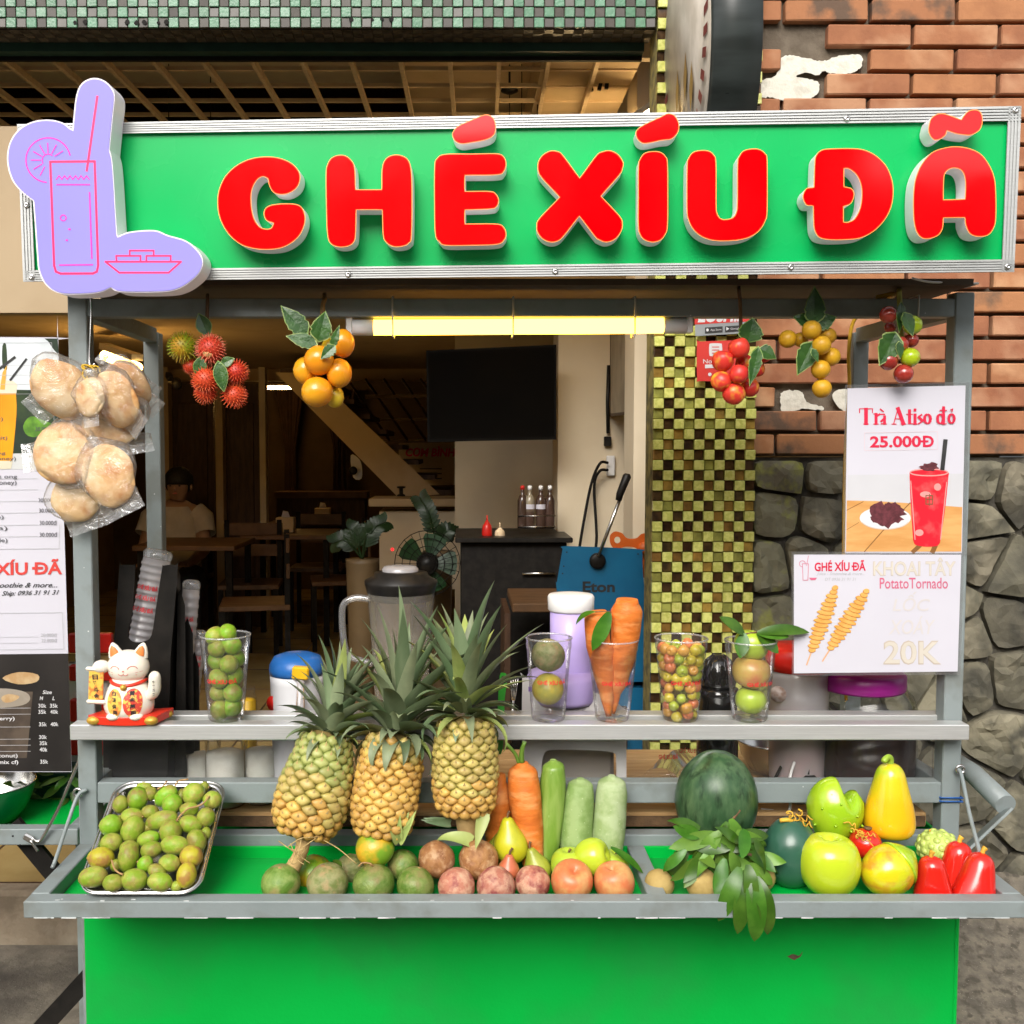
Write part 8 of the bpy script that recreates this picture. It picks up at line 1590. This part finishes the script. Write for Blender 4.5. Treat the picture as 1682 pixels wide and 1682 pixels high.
# fan
fn_ = thing('pedestal_fan', 'pedestal fan with green blades in the dark shop', 'fan', W(700, 1010, 2.6)); cf = W(702, 925, 2.6); M_FANG = mat('dark_green_blade', (.01, .045, .01), .4, (.008, .035, .008), 8); rf = 52 * S(2.6)
for k in range(5):
    def f(m):
        a = k * 1.2566; vs = []
        for i in range(7):
            u = .15 + .8 * i / 6
            for j in range(4): an = a + (j / 3 - .5) * .95 * (1 if i < 6 else .8); vs.append(cf + Vector((rf * u * math.cos(an), .02 * (j / 3 - .5), rf * u * math.sin(an))))
        m.add(vs, [(i * 4 + j, i * 4 + j + 1, i * 4 + j + 5, i * 4 + j + 4) for i in range(6) for j in range(3)], True)
    one('blade', M_FANG, fn_, f)
one('guard', M_BLACKM, fn_, lambda m: [m.tube([cf + Vector((rf * q * math.cos(a * .2618), -.05 + .05 * q, rf * q * math.sin(a * .2618))) for a in range(24)], .002, 5, closed=True) for q in (.3, .55, .8, 1.04)] + [m.tube([cf + Vector((0, -.05, 0)), cf + Vector((rf * 1.04 * math.cos(a * .2618), 0, rf * 1.04 * math.sin(a * .2618)))], .0016, 4) for a in range(24)]); one('motor', M_BLACK, fn_, lambda m: m.lathe([(.02, -.05), (.05, -.02), (.05, .10), (.02, .13)], cf, 16, along((0, 1, 0)))); one('pole', M_BLACK, fn_, lambda m: m.tube([cf + Vector((0, .08, 0)), Vector((cf.x, cf.y + .08, FZ))], .015, 10)); one('foot', M_BLACK, fn_, lambda m: m.lathe([(.18, 0), (.17, .02), (.02, .04)], Vector((cf.x, cf.y + .08, FZ)), 24))
tag(one('standby_light', glow('red_led', (1, .02, .02), em(2.5)), None, lambda m: m.blob(W(644.5, 902.5, 2.55), .0075, 1, 1, 1, None, 8, 6)), 'tiny red standby light glowing left of the fan', 'indicator light')
one_ = thing('speaker_cabinet', 'dark cabinet behind the red standby light', 'cabinet', W(640, 1000, 2.7)); one('cabinet', M_DKWOOD, one_, lambda m: m.box((W(640, 900, 2.7).x, 2.78, .5), (.20, .2, .68), bev=.004))
M_LEAFD = mat('darkened_room_leaf', (.012, .032, .008), .4, (.02, .045, .012), 20, rand=.2)  # leaf green darkened, the dimness of the room put into the colour
# potted plants
def plant(label, px, py_pot, Y, rpot, hpot, stalks):
    z0 = FZ; c = Vector((W(px, py_pot, Y).x, Y, z0)); ztop = W(px, py_pot, Y).z; t = thing('potted_plant', label, 'potted plant', c, 'potted plants in the shop')
    one('pot', mat('brown_pot', (.16, .105, .05), .5, (.13, .085, .04), 8), t, lambda m: m.lathe([(rpot * .7, 0), (rpot * .72, .01), (rpot, ztop - z0 - .02), (rpot * 1.05, ztop - z0)], c, 24)); rng = random.Random(px)
    for k, (qx_, qy_) in enumerate(stalks):
        a, b = W(px, py_pot, Y), W(qx_, qy_, Y); mid = (a + b) / 2 + Vector((0, -.05, .05)); P = curve3([a, mid, b], 8); one('stalk', M_LEAFD, t, lambda m: m.tube(P, .006, 6))
        for i in range(4, len(P), 1):
            for s_ in (-1, 1):
                d = (P[min(i + 1, len(P) - 1)] - P[i - 1]).normalized(); sd = d.cross(Vector((0, 1, 0))).normalized() * s_
                one('leaf', M_LEAFD, t, lambda m: leaf(m, P[i], d * .7 + sd + Vector((0, -.2, 0)), Vector((0, -1, .3)), .055, .026, .3, 5))
plant('potted plant with dark glossy leaves left of the fan', 595, 918, 2.7, .075, .3, [(548, 892), (572, 868), (612, 872), (632, 858)])
plant('tall glossy plant stalk rising in front of the landing counter', 720, 905, 2.9, .07, .3, [(690, 818), (742, 876)])
# dining furniture
def table(label, x, y, sx=.60, sy=.60, h=.74):
    t = thing('dining_table', label, 'table', (x, y, FZ), 'dining tables in the shop'); one('table_top', M_MIDWOOD, t, lambda m: m.box((x, y, FZ + h - .015), (sx, sy, .03), bev=.004))
    for a in (-1, 1):
        for b in (-1, 1): one('leg', M_BLACKM, t, lambda m: m.box((x + a * (sx / 2 - .04), y + b * (sy / 2 - .04), FZ + h / 2 - .016), (.035, .035, h - .034)))
def chair(label, x, y, rz):
    t = thing('dining_chair', label, 'chair', (x, y, FZ), 'dining chairs in the shop'); Mz = rotm(0, 0, rz); Q = lambda a, b, c: Vector((x, y, FZ)) + Mz @ Vector((a, b, c))
    one('seat', M_MIDWOOD, t, lambda m: m.box(Q(0, 0, .44), (.38, .38, .03), Mz, .004))
    for k in range(2): one('back_slat', M_MIDWOOD, t, lambda m: m.box(Q(0, .18, .64 + .14 * k), (.38, .02, .08), Mz, .003))
    for a in (-1, 1):
        for b, hh in ((-1, .43), (1, .84)): one('leg', M_BLACKM, t, lambda m: m.box(Q(a * .17, b * .175, hh / 2), (.03, .03, hh), Mz))
table('dining table in the foreground of the dark shop, by the seated person', -1.62, 4.25); table('dining table in the middle of the dark shop', -1.15, 5.0); table('dining table against the far wall of the shop', -1.2, 6.2)
for lb, x, y, rz in (('chair nearest the doorway at the first table', -1.15, 3.7, -1.4), ('chair on the far side of the first table', -1.35, 4.55, .1), ('chair facing the aisle at the middle table', -.80, 4.75, -1.4), ('chair behind the middle table', -1.05, 5.5, 0), ('chair at the farthest table', -.72, 5.8, -1.3)): chair(lb, x, y, rz)
for lb, x, y in (('paper napkin box on the middle dining table', -1.2, 5.0), ('paper napkin box on the farthest dining table', -1.1, 6.15)):
    t = thing('napkin_box', lb, 'napkin box', (x, y, FZ + .74)); one('box', M_TAN, t, lambda m: m.box((x, y, FZ + .74 + .05), (.12, .1, .10), bev=.003)); one('napkin', M_PAPER, t, lambda m: m.add([(x - .03, y, FZ + .84), (x + .03, y, FZ + .84), (x + .02, y - .02, FZ + .88), (x - .02, y + .01, FZ + .885)], [(0, 1, 2, 3)]))
# door panels and posts along the back wall
for k, (a, b, mt) in enumerate(((268, 280, M_BEIGE), (356, 368, M_BEIGE), (428, 438, M_CREAM))): struct('wall_post', MB().box(((W(a, 700, 5.4).x + W(b, 700, 5.4).x) / 2, 5.4, 1.1), (W(b, 700, 5.4).x - W(a, 700, 5.4).x, .10, 1.9)), mt)
for a, b in ((283, 352), (370, 426)): tag(one('door_panel', M_DKWOOD, None, lambda m: [m.box(((W(a, 700, 5.5).x + W(b, 700, 5.5).x) / 2, 5.5, 1.05), (W(b, 700, 5.5).x - W(a, 700, 5.5).x, .04, 1.78)), m.box(((W(a, 700, 5.5).x + W(b, 700, 5.5).x) / 2, 5.475, 1.05), ((W(b, 700, 5.5).x - W(a, 700, 5.5).x) * .7, .02, 1.5), None, .004)]), 'dark brown door panel at the back of the shop, %s one' % ('left' if a == 283 else 'right'), 'door')
wr = thing('rear_counter', 'low lit counter at the back of the shop under the curtains', 'counter', W(530, 860, 6.4)); one('counter_top', M_MIDWOOD, wr, lambda m: m.box(W(530, 812, 6.4), (.75, .3, .05))); one('front', M_DKWOOD, wr, lambda m: m.box(W(530, 850, 6.45), (.72, .25, .36)))
for lb, a, b in (('dark gathered curtain at the back, left of the window', 452, 500), ('dark gathered curtain at the back, right of the window', 530, 585)):
    def f(m):
        n = 26; vs = []
        for i in range(n + 1):
            for z, pinch in ((W(500, 640, 7.3).z, 1), (W(500, 740, 7.3).z, .35), (W(500, 810, 7.3).z, .42)):
                xm = W((a + b) / 2, 700, 7.3).x; wd_ = (W(b, 700, 7.3).x - W(a, 700, 7.3).x) / 2; u = (i / n - .5) * 2; vs.append((xm + wd_ * pinch * u, 7.3 + .03 * math.sin(i * 1.7), z))
        m.add(vs, [(i * 3 + j, i * 3 + j + 1, i * 3 + j + 4, i * 3 + j + 3) for i in range(n) for j in range(2)], True)
    tag(one('curtain', mat('brown_curtain', (.06, .028, .014), .85, (.04, .02, .01), 12), None, f), lb, 'curtain')
tag(one('wall_camera', M_BLACK, None, lambda m: [m.lathe([(.03, 0), (.03, .11), (.02, .12)], W(290, 628, 4.0), 14, along((.3, -1, -.2))), m.bar(W(280, 622, 4.05), W(276, 615, 4.1), .03, .03)]), 'dark security camera under the shop ceiling beam', 'camera')
bt = thing('sign_plate', 'small white sign plate with a dark round knob by the stair beam', 'plate', W(585, 765, YS + .3)); one('plate', M_WHITE, bt, lambda m: m.prism([smooth_loop([(576, 748), (588, 752), (594, 764), (594, 786), (580, 784)], 3)], lambda u, v, w: Plane((0, YS + .3, 0), (0, -1, 0)).at(u, v, w), .01)); one('knob', M_BLACK, bt, lambda m: m.blob(W(580, 773, YS + .25), .028, 1, .6, 1, None, 14, 10))
# ---------------------------------------------------------------- person sitting at the first table
def person():
    t = thing('person', 'person in a pale t-shirt sitting at a table in the dark shop', 'person', (-1.90, 4.80, FZ))
    O = Vector((-1.90, 4.80, FZ - .06))
    J = {'pel': (0, 0, .50, .125), 'wst': (.0, .03, .66, .115), 'chs': (.0, .05, .84, .135), 'nkb': (.0, .04, .97, .075), 'nck': (.005, .03, 1.02, .05), 'hd0': (.015, .01, 1.07, .065), 'hd1': (.02, .005, 1.13, .082), 'hd2': (.02, .012, 1.19, .062),
         'shr': (.15, .05, .93, .062), 'elr': (.21, -.06, .70, .045), 'wrr': (.17, -.28, .64, .030), 'har': (.16, -.34, .64, .026),
         'shl': (-.15, .05, .93, .062), 'ell': (-.20, -.05, .70, .045), 'wrl': (-.12, -.28, .64, .030), 'hal': (-.10, -.34, .64, .026),
         'hpr': (.10, -.02, .49, .095), 'knr': (.20, -.40, .50, .068), 'anr': (.20, -.38, .10, .042), 'ftr': (.21, -.50, .05, .035), 'hpl': (-.10, -.02, .49, .095), 'knl': (-.14, -.42, .50, .068), 'anl': (-.14, -.38, .10, .042), 'ftl': (-.14, -.50, .05, .035)}
    E = [('pel', 'wst'), ('wst', 'chs'), ('chs', 'nkb'), ('nkb', 'nck'), ('nck', 'hd0'), ('hd0', 'hd1'), ('hd1', 'hd2'), ('nkb', 'shr'), ('shr', 'elr'), ('elr', 'wrr'), ('wrr', 'har'), ('nkb', 'shl'), ('shl', 'ell'), ('ell', 'wrl'), ('wrl', 'hal'), ('pel', 'hpr'), ('hpr', 'knr'), ('knr', 'anr'), ('anr', 'ftr'), ('pel', 'hpl'), ('hpl', 'knl'), ('knl', 'anl'), ('anl', 'ftl')]
    for hnd, s_ in (('har', 1), ('hal', -1)):
        hx, hy, hz, _ = J[hnd]
        for k in range(4): J['f%s%d' % (hnd, k)] = (hx + (k - 1.5) * .02, hy - .05, hz + .005, .0095); J['g%s%d' % (hnd, k)] = (hx + (k - 1.5) * .021, hy - .085 + .008 * abs(k - 1.3), hz - .012, .0085); E += [(hnd, 'f%s%d' % (hnd, k)), ('f%s%d' % (hnd, k), 'g%s%d' % (hnd, k))]
        J['t%s' % hnd] = (hx - s_ * .045, hy - .02, hz, .010); E.append((hnd, 't%s' % hnd))
    names = list(J); me = bpy.data.meshes.new('body'); me.from_pydata([O - Vector((-1.90, 4.80, FZ)) + Vector(J[n][:3]) for n in names], [(names.index(a), names.index(b)) for a, b in E], [])
    o = bpy.data.objects.new('body', me); link(o, t); md = o.modifiers.new('skin', 'SKIN'); md.use_smooth_shade = True
    if not me.skin_vertices:
        bm = bmesh.new(); bm.from_mesh(me); bm.verts.layers.skin.verify(); bm.to_mesh(me); bm.free()
    for i, n in enumerate(names): me.skin_vertices[0].data[i].radius = (J[n][3], J[n][3]); me.skin_vertices[0].data[i].use_root = (n == 'pel')
    sb_ = o.modifiers.new('sub', 'SUBSURF'); sb_.levels = 2; sb_.render_levels = 2
    me.materials.append(mat('skin', (.36, .21, .13), .5, (.32, .18, .11), 10))
    one('t_shirt', mat('pale_shirt', (.52, .47, .38), .85, (.46, .41, .33), 12), t, lambda m: [m.lathe([(.14, .46), (.15, .50), (.135, .66), (.155, .84), (.125, .93), (.085, .985)], O + Vector((0, .035, 0)), 28, Matrix.Diagonal((1.12, .95, 1)), True, (False, False)), m.tube([O + Vector((.12, .05, .93)), O + Vector((.17, .04, .90)), O + Vector((.20, -.01, .80))], [.085, .08, .07], 14, False), m.tube([O + Vector((-.12, .05, .93)), O + Vector((-.17, .04, .90)), O + Vector((-.20, -.01, .80))], [.085, .08, .07], 14, False)])
    one('trousers', mat('dark_trousers', (.03, .03, .035), .9, (.02, .02, .025), 12), t, lambda m: [m.tube([O + Vector((.09 * s_, .02, .49)), O + Vector((.15 * s_, -.22, .50)), O + Vector((.19 * s_ if s_ > 0 else -.14, -.41, .50)), O + Vector((.20 * s_ if s_ > 0 else -.14, -.40, .14))], [.115, .10, .082, .06], 14) for s_ in (-1, 1)])
    one('hair', mat('black_hair', (.008, .007, .006), .6, (.014, .012, .01), 60, bump=.6), t, lambda m: m.blob(O + Vector((.02, .03, 1.155)), .098, .98, 1.05, 1.0, None, 22, 14, lambda v, a, i: v * (1 + .05 * noise.noise(v * 5)) if not (v.y < -.35 and v.z < -.35) else Vector((v.x * .8, -.35, v.z * .8))))
    one('eye', M_INK, t, lambda m: [m.blob(O + Vector((.02 + .03 * s_, -.072, 1.125)), .008, 1, .6, .6, None, 8, 6) for s_ in (-1, 1)]); one('nose', MATS['skin'], t, lambda m: m.blob(O + Vector((.02, -.085, 1.105)), .012, .8, 1, 1.2, None, 10, 8)); one('mouth', M_PINKP, t, lambda m: m.blob(O + Vector((.02, -.073, 1.075)), .018, 1, .4, .3, None, 10, 6)); one('ear', MATS['skin'], t, lambda m: [m.blob(O + Vector((.02 + .085 * s_, .015, 1.115)), .02, .4, .8, 1.2, None, 10, 8) for s_ in (-1, 1)])
person()
chair('chair under the seated person', -1.90, 4.86, 0)
